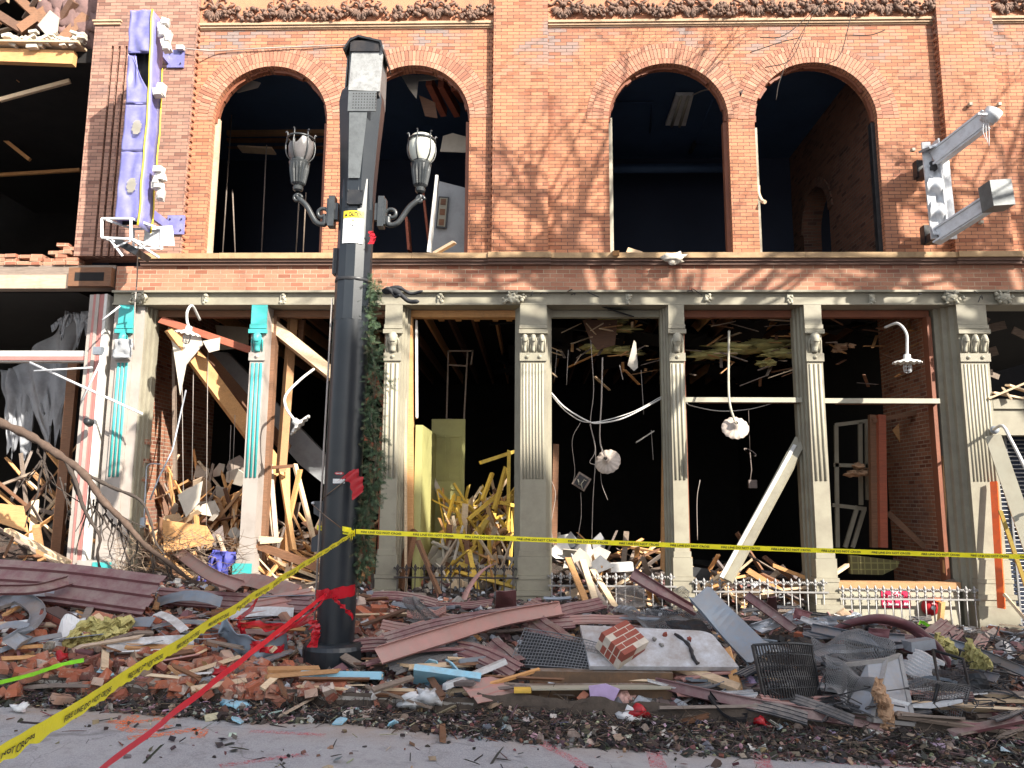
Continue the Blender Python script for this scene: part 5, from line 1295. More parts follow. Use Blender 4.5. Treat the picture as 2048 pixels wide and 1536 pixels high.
heap(10, (745, 765), (720, 1060), (13, 13.8), ['wood_brown', 'wood_red'], (.6, 1.3), (.05, .1), 'narrow reddish board standing behind the garland', 'reddish boards behind the garland', 2.5)
# bay 3
timber('upright_stud', (820, 635), 12.95, (822, 1060), 12.95, .17, .1, 'wood', 'stout orange stud standing at the left of the yellow bay', 'stud')
timber('upright_stud', (826, 1060), 12.9, (800, 1180), 12.7, .15, .1, 'wood_brown', 'lower brown length of stud bending left at the foot of the yellow bay', 'stud')
timber('white_batten', (833, 640), 12.95, (834, 835), 12.95, .04, .04, 'whitep', 'thin white batten at the right of the stout orange stud', 'batten')
timber('batten', (811, 800), 12.8, (812, 1190), 12.7, .05, .04, 'wood_pale', 'thin pale batten beside the fluted cream column', 'batten')
xw = X(842, 1000, 12.95); yb3 = 14.9
yw = thing('yellow_partition', 'yellow green panelled partition inside the third bay', 'partition', (xw, 13, 0))
zt3 = P(845, 850, 12.95).z
m = MB(); m.bx(xw - .12, xw, 12.95, yb3, -.2, zt3); m.build('side_wall', 'yellow_wall', yw)
xe3 = X(928, 1000, yb3)
m = MB(); m.bx(xw - .1, xe3, yb3, yb3 + .1, -.2, P(880, 838, yb3).z); m.build('back_wall', 'yellow_wall', yw)
for (xa, xb) in ((868, 890), (897, 922)):
    for (ya, yb_) in ((870, 960), (975, 1080)):
        A_, B_ = P(xa, ya, yb3), P(xb, yb_, yb3); m = MB()
        for q_ in ((A_.x, B_.x, A_.z - .04, A_.z), (A_.x, B_.x, B_.z, B_.z + .04), (A_.x, A_.x + .04, B_.z + .041, A_.z - .041), (B_.x - .04, B_.x, B_.z + .041, A_.z - .041)): m.bx(q_[0], q_[1], yb3 - .025, yb3, q_[2], q_[3])
        m.build('panel_moulding', 'yellow_wall', yw)
m = MB()
for (a, b) in (((897, 700), (893, 845)), ((935, 705), (928, 840)), ((895, 702), (947, 702)), ((897, 730), (932, 732)), ((893, 838), (928, 842)), ((946, 700), (942, 730))): m.beam(P(*a, 15), P(*b, 15), .03, .03)
m.build('burnt_frame', 'wood_grey', label='thin burnt door frame standing above the yellow partition', category='frame')
YL = ['wood_yellow', 'wood_yellow', 'wood_pale', 'wood', 'wood_brown', 'wood_yellow', 'drywall']
heap(125, (885, 1030), (1000, 1168), (12.9, 14.6), YL, (.3, 1.2), (.03, .11), 'yellow splintered lumber in the heap of the third bay', 'yellow lumber in the third bay', .9)
plates(44, (870, 1030), (1095, 1190), (12.8, 13.8), ['drywall', 'drywall', 'wood_pale'], (.10, .26), 'pale plasterboard chunk at the foot of the yellow lumber', 'plasterboard chunks in the third bay')
for k, (a, b, c_) in enumerate((((962, 925), (1032, 902), .1), ((988, 1020), (1012, 935), .07), ((1018, 900), (1016, 1060), .06), ((935, 1040), (1000, 985), .07), ((1000, 1005), (1032, 1012), .06), ((965, 1000), (985, 945), .06))):
    single('yellow_timber', P(*a, 13.6), P(*b, 13.8), c_, .06, 'wood_yellow', ('yellow timber jutting up highest from the lumber heap', 'slanting yellow timber left of the upright one', 'upright yellow timber at the right of the lumber heap', 'low yellow timber slanting at the left of the lumber heap', 'short level yellow timber touching the wide column', 'thin yellow timber in the middle of the lumber heap')[k], 'timber')
single('dark_stick', P(835, 1080, 12.6), P(880, 1190, 12.4), .09, .05, 'wood_brown', 'dark board leaning at the left of the dark picket fence', 'board')
m = MB(); q = curve([P(985, 1128, 12.3), P(960, 1145, 12.3), P(935, 1180, 12.2), P(922, 1215, 12.0)], 8); m.grid(lambda u, v: q[min(len(q) - 1, int(u * (len(q) - 1)))] + V((.0, .0, 0)) + V((.10, -.02, .03)) * (v - .5), len(q) - 1, 1, thick=.01); m.build('curved_trim', 'pinkmetal', label='curved tan trim strip bending over the dark picket fence', category='trim')
single('ceiling_joist_end', P(800, 634, 13.2), P(1035, 636, 13.2), .05, .06, 'wood', 'orange batten across the top of the third bay', 'batten')
for k, x in enumerate((868, 905, 945, 985, 1015)):
    m = MB(); m.bx(X(x, 640) - .05, X(x, 640) + .05, 13.25, 13.7, zb_bot - .02, zb_bot + .12); m.build('joist_end', 'wood', bld)
# bay 4
yy4 = 14.0
heap(44, (1110, 1335), (1095, 1200), (12.8, 14.2), ['wood_pale', 'wood', 'wood_brown', 'wood_grey'], (.4, 1.4), (.03, .1), 'broken board in the heap behind the fence of the fourth bay', 'broken boards in the fourth bay', .4)
plates(20, (1105, 1200), (1085, 1135), (12.9, 13.6), ['whitep', 'dwall_grey', 'drywall'], (.12, .3), 'grey white plaster slab in the fourth bay', 'plaster slabs in the fourth bay')
shard('white_block', [(1222, 1128), (1266, 1125), (1268, 1142), (1222, 1145)], 12.9, 'whitep', .25, 'white rectangular block on the heap of the fourth bay', 'block')
shard('plywood_sheet', [(1130, 1185), (1165, 1170), (1180, 1200), (1140, 1215)], 12.7, 'wood_pale', .02, 'orange lit board chunk low behind the fence of the fourth bay', 'board')
for k, (a, b, mt) in enumerate((((1135, 1115), (1185, 1235), 'wood'), ((1155, 1125), (1225, 1235), 'wood_grey'), ((1165, 1120), (1200, 1230), 'wood_pale'), ((1185, 1140), (1240, 1230), 'wood_pale'))):
    single('slanting_plank', P(*a, 12.9), P(*b, 11.7), .1, .035, mt, ('first orange plank slanting through the fence of the fourth bay, leftmost', 'grey plank slanting through the same fence, second from left', 'pale plank slanting between the grey one and the last one', 'rightmost pale plank slanting through the fence of the fourth bay')[k], 'plank')
m = MB(); m.tube(curve([P(1102, 785, 12.9), P(1130, 815, 12.8), P(1175, 842, 12.8), P(1200, 846, 12.8), P(1250, 835, 12.8), P(1325, 796, 12.9)], 6), .014, 5); m.tube(curve([P(1102, 790, 12.92), P(1135, 825, 12.82), P(1180, 845, 12.82), P(1260, 826, 12.82), P(1325, 792, 12.9)], 6), .009, 5); m.build('white_cable', 'whitep', label='pair of white cables sagging across the fourth bay', category='cable')
m = MB(); m.tube(curve([P(1372, 805, 12.9), P(1385, 812, 12.9), P(1440, 822, 12.9), P(1500, 818, 12.9), P(1550, 805, 12.9)], 6), .008, 5); m.build('white_cable', 'whitep', label='single white cable sagging under the transom of the bay beside it', category='cable')
m = MB()
for pts in ([(1182, 680), (1188, 780), (1183, 845), (1190, 900), (1186, 1000), (1185, 1090)], [(1160, 845), (1143, 880), (1148, 940), (1146, 965)], [(1180, 848), (1190, 900), (1178, 925), (1200, 930)], [(1205, 900), (1202, 960), (1215, 1000)], [(1102, 960), (1110, 990), (1102, 1050), (1108, 1100)], [(1160, 985), (1162, 1030), (1158, 1070)], [(1302, 860), (1305, 920)], [(1282, 740), (1286, 830)], [(1112, 700), (1110, 760)], [(1135, 700), (1134, 770)], [(1240, 730), (1246, 760)]):
    m.tube(curve([P(a + rnd.uniform(-2, 2), b, 13.1) for a, b in pts], 5), rnd.uniform(.004, .008), 4)
m.build('dangling_wire', 'taupe', label='tangle of thin wires hanging down the middle of the fourth bay', category='wire')
eb = thing('electrical_box', 'open square electrical box dangling on wires in the fourth bay', 'electrical box', P(1163, 963, 13.0))
m = MB(); m.box(P(1163, 963, 13.0), (.24, .08, .24), Matrix.Rotation(R(32), 3, 'Y')); m.build('housing', 'wood_grey', eb)
m = MB(); m.box(P(1163, 963, 12.95), (.18, .02, .18), Matrix.Rotation(R(32), 3, 'Y')); m.build('recess_shade', 'ink', eb)  # black plate on the front paints the shade inside the box
m = MB()
for k in range(5): p = P(1163 + rnd.uniform(-9, 9), 963 + rnd.uniform(-9, 9), 12.92); m.tube([p, p + V((rnd.uniform(-.08, .08), -.02, rnd.uniform(-.08, .08)))], .008, 4)
m.build('wiring', 'cream_light', eb)
timber('jamb_remnant', (1330, 640), 12.95, (1327, 850), 12.95, .05, .06, 'wood', 'thin orange jamb strip at the right of the fourth bay', 'batten')
timber('jamb_remnant', (1328, 850), 12.95, (1325, 1140), 12.95, .13, .05, 'wood', 'broad orange board split along the right jamb of the fourth bay', 'board')
timber('dark_post', (1112, 890), 13.3, (1108, 1090), 13.3, .12, .1, 'wood_brown', 'dark stub of post at the left of the fourth bay', 'post')
shard('plasterboard', [(1195, 700), (1230, 690), (1235, 640), (1165, 640), (1180, 680)], 13.6, 'wood_brown', .02, 'brown board behind the wires high in the fourth bay', 'board')
shard('plasterboard', [(1255, 730), (1268, 680), (1272, 685), (1276, 735), (1268, 742)], 13.0, 'drywall', .01, 'curved pale scrap dangling high in the fourth bay', 'plasterboard')
single('hanging_lath', P(1272, 885, 13.0), P(1308, 862, 13.0), .08, .02, 'drywall', 'short tan lath hanging aslant right of the dusty lamp shade', 'lath')
for k in range(34):
    a, b = rnd.uniform(1105, 1320), rnd.uniform(640, 760); single('ceiling_lath', P(a, b, 13.6), P(a + rnd.uniform(-60, 60), b + rnd.uniform(-30, 30), 13.4 + rnd.random()), .05, .015, rnd.choice(['wood', 'wood_pale', 'wood_grey']), 'splintered lath in the torn ceiling of the fourth bay', 'lath', .02, 0, 'laths in the ceiling of the fourth bay')
for k in range(34):
    a, b = rnd.uniform(1378, 1600), rnd.uniform(640, 760); single('ceiling_lath', P(a, b, 13.6), P(a + rnd.uniform(-60, 60), b + rnd.uniform(-25, 25), 13.4 + rnd.random()), .05, .015, rnd.choice(['wood', 'wood_pale', 'wood_grey', 'wood_brown']), 'splintered lath in the torn ceiling of the fifth bay', 'lath', .02, 0, 'laths in the ceiling of the fifth bay')
for k in range(24):
    a, b = rnd.uniform(1650, 1870), rnd.uniform(650, 780); single('ceiling_lath', P(a, b, 13.6), P(a + rnd.uniform(-60, 60), b + rnd.uniform(-25, 25), 13.4 + rnd.random()), .05, .015, rnd.choice(['wood', 'wood_brown', 'wood_grey']), 'splintered lath in the torn ceiling of the sixth bay', 'lath', .02, 0, 'laths in the ceiling of the sixth bay')
# insulation hanging from the ceiling
def insul(name, lst, Y, mt, label):
    m = MB()
    for px, py, r_, sx in lst:
        for k in range(3): m.blob(P(px + rnd.uniform(-14, 14), py + rnd.uniform(-6, 6), Y + rnd.uniform(-.2, .2)), r_ * rnd.uniform(.5, 1), (sx, .8, .35), .8, 2)
    m.build(name, mt, label=label, category='insulation')
insul('torn_insulation', [(1195, 700, .2, 2), (1230, 665, .2, 2), (1250, 705, .18, 2), (1215, 645, .14, 2)], 14.0, 'insul_yellow', 'yellowish torn insulation under the ceiling of the fourth bay')
insul('torn_insulation', [(1420, 710, .16, 2.2), (1470, 700, .22, 2), (1530, 690, .22, 2), (1570, 705, .2, 1.5), (1535, 730, .14, .8), (1590, 690, .16, 1.2)], 14.0, 'insul_yellow', 'largest mass of yellow insulation hanging in the fifth bay')
insul('torn_insulation', [(1675, 700, .1, 1), (1690, 690, .12, .8)], 13.8, 'insul_tan', 'small tan insulation tuft high in the sixth bay')
# bay 5
single('leaning_beam', P(1603, 880, 12.9), P(1452, 1160, 12.35), .10, .20, 'cream', 'long cream painted beam leaning diagonally across the fifth bay', 'beam', .0, .9)
m = MB(); m.beam(P(1590, 890, 12.84), P(1443, 1155, 12.28), .02, .06, roll=.9); m.build('beam_groove', 'whitep', label='pale strip lying along the leaning cream beam', category='trim')
heap(30, (1385, 1605), (1125, 1190), (12.8, 14), ['wood', 'wood_brown', 'wood_pale', 'wood_grey'], (.5, 1.5), (.04, .1), 'broken board lying on the heap of the fifth bay', 'broken boards in the fifth bay', .3)
for k, (a, b, t_) in enumerate((((1495, 1140), (1600, 1205), .13), ((1545, 1130), (1610, 1155), .08), ((1450, 1165), (1505, 1118), .05))):
    single('fallen_timber', P(*a, 13.0), P(*b, 12.9), t_, t_ * .7, 'wood' if k < 2 else 'wood_pale', ('thick orange timber lying aslant behind the fence of the fifth bay', 'second orange timber behind the thick one in the fifth bay', 'thin board propped beside the foot of the leaning beam')[k], 'timber')
ch = thing('dark_chair', 'dark padded chair back standing in the fifth bay behind the fence', 'chair', P(1398, 1175, 12.9))
m = MB(); m.poly([(P(a, b, 12.9).x, P(a, b, 12.9).z) for a, b in ((1378, 1190), (1378, 1140), (1385, 1134), (1416, 1138), (1421, 1146), (1418, 1190))], lambda u, v, w_: (u, 12.9 + w_, v), .07); m.build('backrest', 'fabric_black', ch)
m = MB(); m.bx(P(1380, 1180, 12.9).x, P(1418, 1180, 12.9).x, 12.98, 13.35, P(0 + 1400, 1178, 12.9).z - .05, P(1400, 1178, 12.9).z + .03); m.build('seat', 'fabric_black', ch)
m = MB(); c = P(1500, 905, 13.3); m.lathe([(.10, 0), (.12, .01)], c, V((.4, -.5, .8)), 16); m.box(P(1505, 968, 13.3), (.14, .06, .14)); m.tube([c, P(1503, 940, 13.3), P(1498, 975, 13.3)], .01, 4); m.tube([P(1497, 820, 13.3), c], .004, 4); m.build('dangling_fixture', 'wood_grey', label='dark broken light fitting dangling on a wire in the fifth bay', category='light fitting')
m = MB(); m.tube(curve([P(1400, 960, 13), P(1394, 1000, 13), P(1395, 1080, 13)], 5), .006, 4); m.build('dangling_wire', 'taupe', label='single thin wire hanging at the left of the fifth bay', category='wire')
# bay 6: inner glazed screen, posts, patterned panel
gl = thing('glazed_screen', 'tall pale window frame with broken panes inside the sixth bay', 'window', P(1700, 1100, 14.6))
def gbar(a, b, w_=.07, t=.05, mt='cream', Y=14.6): m = MB(); m.beam(P(*a, Y), P(*b, Y), w_, t, up=V((0, 1, 0))); m.build('glazing_bar', mt, gl)
for a, b in (((1672, 850), (1675, 1095)), ((1720, 845), (1722, 1010)), ((1733, 840), (1735, 1000)), ((1670, 850), (1735, 842)), ((1668, 930), (1735, 932)), ((1665, 1010), (1732, 1018)), ((1715, 1012), (1690, 1095)), ((1728, 1020), (1705, 1095))): gbar(a, b)
for k, (x, mt, w_, Y, lab) in enumerate(((1745, 'wood_brown', .13, 14.0, 'dark brown post left of the orange one in the sixth bay'), (1762, 'wood_red', .13, 13.9, 'orange red post in the middle of the sixth bay'), (1838, 'taupe', .16, 14.2, 'broad dark olive post against the brick wall of the sixth bay'))):
    m = MB(); m.beam(P(x, 830, Y), P(x + (4 if k < 2 else 12), 1095, Y), w_, .1, up=V((0, 1, 0))); m.build('interior_post', mt, label=lab, category='post')
single('interior_header', P(1745, 842, 13.95), P(1835, 825, 13.95), .08, .08, 'wood_brown', 'dark header joining the posts of the sixth bay', 'beam')
single('fallen_timber', P(1775, 1025, 14.2), P(1850, 1095, 14), .1, .1, 'wood_brown', 'brown timber slanting behind the posts of the sixth bay', 'timber')
shard('plasterboard', [(1785, 860), (1810, 900), (1830, 905), (1836, 850), (1800, 845)], 14.6, 'wood', .02, 'torn orange boards behind the posts of the sixth bay', 'board')
insul('torn_insulation', [(1718, 945, .16, 1), (1712, 935, .12, .8)], 14.3, 'insul_tan', 'tan tuft of insulation caught on the pale window frame')
def lattice():
    m, nt, b = newmat('pattern_panel'); co = coords(nt, 'UV'); vo = N(nt, 'ShaderNodeTexVoronoi', Scale=9.0); vo.feature = 'DISTANCE_TO_EDGE'; vo.inputs['Randomness'].default_value = 0; nt.links.new(co, vo.inputs['Vector'])
    nt.links.new(ramp(nt, vo.outputs[0], [(.05, (.30, .27, .10)), (.12, (.15, .13, .05))]), b.inputs['Base Color']); b.inputs['Roughness'].default_value = .8; MATS['pattern_panel'] = m
lattice()
shard('patterned_bench', [(1700, 1110), (1800, 1122), (1795, 1135), (1765, 1150), (1702, 1148)], 13.8, 'pattern_panel', .1, 'olive patterned bench back lying low in the sixth bay', 'bench')
single('pale_offcut', P(1665, 1150, 12.9), P(1695, 1130, 13.1), .07, .05, 'wood_pale', 'small pale offcut on the sill at the left of the sixth bay', 'timber')
timber('jamb_remnant', (1886, 800), 12.9, (1890, 1145), 12.9, .05, .05, 'wood', 'thin orange batten along the brick wall of the sixth bay', 'batten')
# neighbour, lower level heap
heap(34, (0, 150), (940, 1150), (12.8, 14.5), WM, (.4, 1.5), (.04, .12), 'broken board in the heap of the left neighbour shop', 'broken boards in the left shop', .7)
shard('plywood_sheet', [(-20, 1005), (45, 1012), (55, 1065), (-20, 1040)], 12.7, 'wood', .03, 'orange plywood piece at the left picture edge', 'plywood')
single('white_plank', P(15, 1060, 12.5), P(138, 1125, 12.3), .12, .05, 'wood_pale', 'long pale plank slanting in the left neighbour shop', 'plank')
for k, (a, b) in enumerate((((60, 725), (285, 828)), ((185, 735), (68, 742)), ((240, 612), (205, 640)), ((212, 700), (165, 800)))):
    m = MB(); m.tube([P(*a, 12.2), P(*b, 12.1)], .022 if k == 0 else .016, 6); m.build('bent_pipe', 'whitemetal', label=('long thin pale pipe slanting from the left shop across the turquoise column', 'short pale pipe under the red and white transom', 'stub of pipe across the turquoise capital', 'pale pipe leaning on the striped pilaster')[k], category='pipe')
m = MB(); m.box(P(197, 702, 12.3), (.14, .1, .13)); m.build('junction_box', 'greymetal', label='square grey junction box on the striped white pilaster', category='junction box')
m = MB(); m.lathe([(0, .12), (.05, .12), (.06, .08), (.07, 0), (0, 0)], P(180, 846, 12.35), V((0, -1, .2)), 12); m.build('floodlight', 'blackmetal', label='small black floodlight on the striped pilaster', category='light')
m = MB(); m.beam(P(232, 700, YP - .12), P(238, 718, YP - .12), .28, .3); 
m = MB(); a_, b_ = P(228, 678, 12.4), P(262, 716, 12.4); m.grid(lambda u, v: V((lerp(a_.x, b_.x, u) + noise.noise(V((0, v * 5, 0))) * .04, 12.42 + noise.noise(V((u * 3, v * 3, 0))) * .06, lerp(a_.z, b_.z, v))), 8, 8, thick=.02); m.build('adhesive_patch', 'dwall_grey', label='torn grey plate with plaster remains on the turquoise column', category='plate')
m = MB()
for k in range(22): 
    q_ = P(280 + rnd.uniform(-8, 10), rnd.uniform(730, 1000), YP + .28); m.box(q_, (rnd.uniform(.1, .2), .1, .065), Matrix.Rotation(rnd.uniform(-.2, .2), 3, 'Z'))
m.build('broken_brick_edge', 'brick_party', bld)
# ================================================================== DEBRIS HEAP ON THE PAVEMENT
rnd.seed(101)
CLAD = [(-.5, -.10), (-.5, 0), (-.36, 0), (-.33, .07), (-.27, .07), (-.24, 0), (-.03, 0), (0, .07), (.06, .07), (.09, 0), (.32, 0), (.35, .07), (.41, .07), (.44, 0), (.5, 0), (.5, -.12)]
CHAN = [(-.5, .28), (-.5, 0), (.5, 0), (.5, .28)]
ANG = [(-.5, .3), (-.5, 0), (.5, 0)]
FLAT = [(-.5, 0), (-.17, .015), (.17, -.01), (.5, 0)]
CORR = [(-.5 + i / 16, .05 * (i % 2)) for i in range(17)]
def strip(name, pts, wd, mat, label, cat, prof=FLAT, tilt=35, lift=.06, th=.006, grp=None, twist=0, sub=6, taper=1.0, jag=.03):
    lf = lift if hasattr(lift, '__len__') else [lift] * len(pts)
    P3 = [pm(a, b, l) for (a, b), l in zip(pts, lf)]
    q = curve(P3, sub) if len(P3) > 2 else [P3[0].lerp(P3[1], i / 8) + V((0, 0, noise.noise(P3[0] * 3 + V((i * .4, 0, 0))) * .015)) for i in range(9)]
    n = len(q) - 1; m = MB()
    def fn(u, v):
        i = int(round(u * n)); p = q[i]; d = (q[min(i + 1, n)] - q[max(i - 1, 0)]).normalized()
        s_ = d.cross(V((0, 0, 1)))
        if s_.y > 0: s_ = -s_
        if s_.length < .05: s_ = V((0, -1, 0))
        s_.normalize(); up = s_.cross(d)
        if up.z < 0: up = -up
        a = -R(tilt + twist * u); s2 = s_ * math.cos(a) + up * math.sin(a); u2 = -s_ * math.sin(a) + up * math.cos(a)
        k = int(round(v * (len(prof) - 1))); w2 = wd * lerp(1, taper, u)
        e = d * (rnd.uniform(-jag, jag) if i in (0, n) else 0)
        return p + s2 * prof[k][0] * w2 + u2 * prof[k][1] * wd + e
    m.grid(fn, n, len(prof) - 1, thick=th, smooth=False)
    k = dict(label=label, category=cat)
    if grp: k['group'] = grp
    return m.build(name, mat, **k)
def panel(name, quad, th, mat, label, cat, lifts=.06, grp=None, bend=.02, nu=10, nv=6):
    lf = lifts if hasattr(lifts, '__len__') else [lifts] * 4
    A, B, C_, D = [pm(a, b, l) for (a, b), l in zip(quad, lf)]
    sd = rnd.random() * 40; m = MB()
    nrm = (B - A).cross(D - A).normalized()
    if nrm.z < 0: nrm = -nrm
    m.grid(lambda u, v: A.lerp(B, u).lerp(D.lerp(C_, u), v) + nrm * noise.noise(V((u * 2.5, v * 2.5, sd))) * bend, nu, nv, thick=th if (B - A).cross(D - A).z > 0 else -th, smooth=False)
    k = dict(label=label, category=cat)
    if grp: k['group'] = grp
    return m.build(name, mat, **k)
def board(name, a, b, wd, t, mat, label, cat='board', lift=.06, roll=None, grp=None, jag=.03):
    lf = lift if hasattr(lift, '__len__') else (lift, lift)
    return single(name, pm(*a, lf[0]), pm(*b, lf[1]), wd, t, mat, label, cat, jag, rnd.uniform(-.5, .2) if roll is None else roll, grp)
ST = 'metal strip'
# --- left foreground
strip('maroon_cladding', [(-60, 1152), (120, 1165), (310, 1190)], .50, 'maroon', 'wide ribbed maroon cladding trough lying along the top of the heap at the left edge', 'cladding', CLAD, 50, .30)
strip('maroon_cladding', [(-30, 1182), (70, 1180), (140, 1163)], .13, 'maroon', 'short maroon strip lying over the wide trough at the left edge', 'cladding', CHAN, 40, .36)
strip('maroon_cladding', [(318, 1190), (450, 1200), (620, 1210)], .22, 'maroon', 'long maroon strip continuing from the wide trough towards the pole', 'cladding', CLAD, 45, .14)
strip('maroon_cladding', [(500, 1215), (560, 1205), (628, 1192)], .26, 'pinkmetal', 'flared pink maroon strip end touching the left side of the pole', 'cladding', CLAD, 40, .16)
strip('maroon_cladding', [(350, 1100), (420, 1150), (480, 1175)], .16, 'pinkmetal', 'maroon rail slanting down from the branch to the turquoise column foot', 'cladding', CHAN, 40, .30)
strip('maroon_cladding', [(430, 1170), (500, 1160), (590, 1185)], .24, 'pinkmetal', 'bent pale maroon sheet in front of the narrow turquoise column', 'cladding', FLAT, 35, .18)
strip('curved_gutter', [(-20, 1215), (40, 1200), (78, 1225), (60, 1262), (20, 1290)], .16, 'greymetal', 'curved pale blue gutter piece at the left picture edge', 'gutter', CHAN, 30, .2)
strip('grey_strip', [(60, 1185), (150, 1185)], .12, 'greymetal', 'short flat blue grey strip below the wide maroon trough', ST, FLAT, 40, .2)
panel('white_sheet', [(130, 1232), (172, 1238), (150, 1290), (88, 1302)], .006, 'sheet_white', 'white bent sheet standing left of the yellow insulation', 'sheet', (.2, .22, .08, .02), bend=.12)
panel('white_sheet', [(85, 1285), (110, 1282), (108, 1302), (86, 1304)], .01, 'drywall', 'small white crumpled sheet below the bent white one', 'sheet', (.1, .1, .03, .03), bend=.1)
def batt(name, pts, wd, mat, label):
    m = MB(); q = curve([pm(a, b, l) for a, b, l in pts], 12)
    m.grid(lambda u, v: q[int(round(u * (len(q) - 1)))] + V((0, -.3, .55)).normalized() * (v - .5) * wd * (1 + .9 * noise.noise(V((u * 13, 7, wd)))) + V((1, 1, 1)) * noise.noise(V((u * 9, v * 7, wd * 9))) * .06, len(q) - 1, 14, thick=.045, smooth=False)
    m.build(name, mat, label=label, category='insulation')
batt('yellow_insulation', [(145, 1290, .10), (165, 1262, .16), (210, 1255, .18), (258, 1250, .18)], .15, 'insul_yellow', 'torn yellow insulation batt lying in the bricks at the left')
batt('yellow_insulation', [(148, 1288, .08), (190, 1282, .1), (250, 1268, .12)], .08, 'insul_yellow', 'thinner lower layer of yellow insulation under the torn batt at the left')
def masonry(name, c, size, rot, mat_b, mat_m, label, courses=4, bl=.2, bh=.065, gap=.011):
    t = thing(name, label, 'masonry chunk', c); W_, D_, H_ = size
    mb = MB(); r_ = rot
    def put(m, x, y, z, sx, sy, sz): m.box(c + r_ @ V((x, y, z)), (sx, sy, sz), r_)
    put(mb, 0, 0, H_ / 2, W_ - .012, D_ - .012, H_ - .016); mb.build('mortar_core', mat_m, t)
    mb = MB(); z = 0; k = 0
    while z + bh <= H_ + .02:
        for yy_ in (range(int(D_ / .1))):
            x = -W_ / 2 + (0 if k % 2 else -.0); first = True
            while x < W_ / 2 - .02:
                L = bl if not (first and k % 2) else bl / 2; first = False; L = min(L, W_ / 2 - x)
                if rnd.random() > .10: put(mb, x + L / 2, -D_ / 2 + .05 + yy_ * .102, z + bh / 2, L - gap, .102 - gap if yy_ else .104 - gap, bh - gap + .0)
                x += L
        z += bh; k += 1
    mb.build('brickwork', mat_b, t)
paint('chunk_brick', (.30, .075, .05), .8, (.2, .12, .1), .4, 6)
paint('chunk_mortar', (.62, .55, .46), .9)
p = pm(1268, 1312, .34)
masonry('brick_chunk', p, (.40, .21, .325), Matrix.Rotation(R(28), 3, 'Z') @ Matrix.Rotation(R(-52), 3, 'X') @ Matrix.Rotation(R(-20), 3, 'Y'), 'chunk_brick', 'chunk_mortar', 'tumbled block of dark red bricks with pale mortar on the white panel')
masonry('brick_chunk', pm(110, 1262, .02), (.36, .21, .21), Matrix.Rotation(R(-20), 3, 'Z') @ Matrix.Rotation(R(16), 3, 'Y'), 'chunk_brick', 'mortar', 'small three course lump of brickwork left of the white bent sheet')
m = MB(); q = curve([pm(440, 1245, .28), pm(452, 1262, .2), pm(475, 1292, .14), pm(520, 1300, .14), pm(572, 1288, .18)], 6)
m.grid(lambda u, v: q[int(round(u * (len(q) - 1)))] + V((.25 * (1 - u), -.3, .85)).normalized() * (v - .5) * .24 + V((0, .05, .02)) * math.sin(v * 3.1) + V((0, 1, 1)) * noise.noise(V((u * 6, v * 3, 2))) * .05, len(q) - 1, 7, thick=.008); m.build('lead_flashing', 'bluegrey', label='curved dark grey flashing sheet left of the pole by the red ribbon', category='flashing')
# --- grey, white, pale strips left
for k, (a, b, wd, mt, lb) in enumerate((((235, 1305), (335, 1300), .06, 'whitemetal', 'thin white strip right of the yellow insulation'), ((300, 1330), (400, 1312), .15, 'pinkmetal', 'broad mauve board end in the bricks under the yellow tape'), ((305, 1248), (345, 1276), .12, 'greymetal', 'tilted grey plate in the bricks above the yellow tape'), ((395, 1232), (425, 1226), .12, 'greymetal', 'small light grey box end under the maroon strips'), ((510, 1328), (582, 1302), .07, 'greymetal', 'pale green grey strip under the dark curved flashing'), ((595, 1372), (690, 1378), .05, 'wood_pale', 'white edged lath at the kerb left of the pole foot'), ((520, 1262), (560, 1285), .1, 'greymetal', 'lilac grey flat inside the red ribbon'), ((360, 1350), (420, 1345), .07, 'whitemetal', 'small silver strip in the bricks between the two tapes'))):
    board('pale_strip', a, b, wd, .015, mt, lb, ST, .1)
# --- centre
m = MB(); A = pm(605, 1350, .07); B_ = pm(766, 1352, .09); m.beam(A, B_, .26, .07, roll=-.25); m.build('foam_board', 'foam_blue', label='long light blue foam board lying at the foot of the pole', category='foam board')
m = MB(); A = pm(828, 1348, .16); B_ = pm(960, 1366, .10); m.beam(A, B_, .30, .06, roll=-.65); m.build('foam_board', 'foam_blue', label='tilted light blue foam board between the pole foot and the pink cladding', category='foam board')
for k, (x, y, lb) in enumerate(((862, 1330, 'small light blue foam scrap behind the tilted foam board'), (905, 1335, 'second small blue foam scrap right of the first scrap'), (475, 1442, 'blue foam crumb on the road right of the red tape'), (680, 1443, 'pale blue foam crumbs on the sandy road edge'), (785, 1450, 'tiny blue foam crumb at the end of the sandy patch'))):
    m = MB(); ragged(m, (pm(x, y, .12) if y < 1400 else pm(x, y, .03)), .07 if y > 1400 else .11, Matrix.Rotation(R(80), 3, 'X') @ rrot() if y > 1400 else rrot()); m.build('foam_scrap', 'foam_blue', label=lb, category='foam scrap')
strip('louvre_sheet', [(770, 1330), (948, 1278)], .34, 'darkplastic', 'dark ribbed louvre sheet lying left of the metal grating', 'louvre', CORR, 25, .16, sub=8)
strip('long_cladding', [(760, 1312), (880, 1275), (1000, 1240), (1122, 1218)], .17, 'pinkmetal', 'longest pale pink cladding strip rising from the louvre sheet to the wide column', 'cladding', CHAN, 55, .30)
strip('long_cladding', [(770, 1280), (900, 1245), (1100, 1215)], .16, 'maroon', 'maroon strip behind the longest pink one', 'cladding', CLAD, 45, .28)
strip('red_board', [(722, 1296), (848, 1250)], .10, 'pinkmetal', 'red pink board sloping up right of the pole', 'board', CHAN, 60, .18, th=.02)
strip('maroon_cladding', [(1060, 1240), (1130, 1290)], .26, 'maroon', 'maroon sheet dropping behind the grating', 'cladding', CLAD, 35, .18)
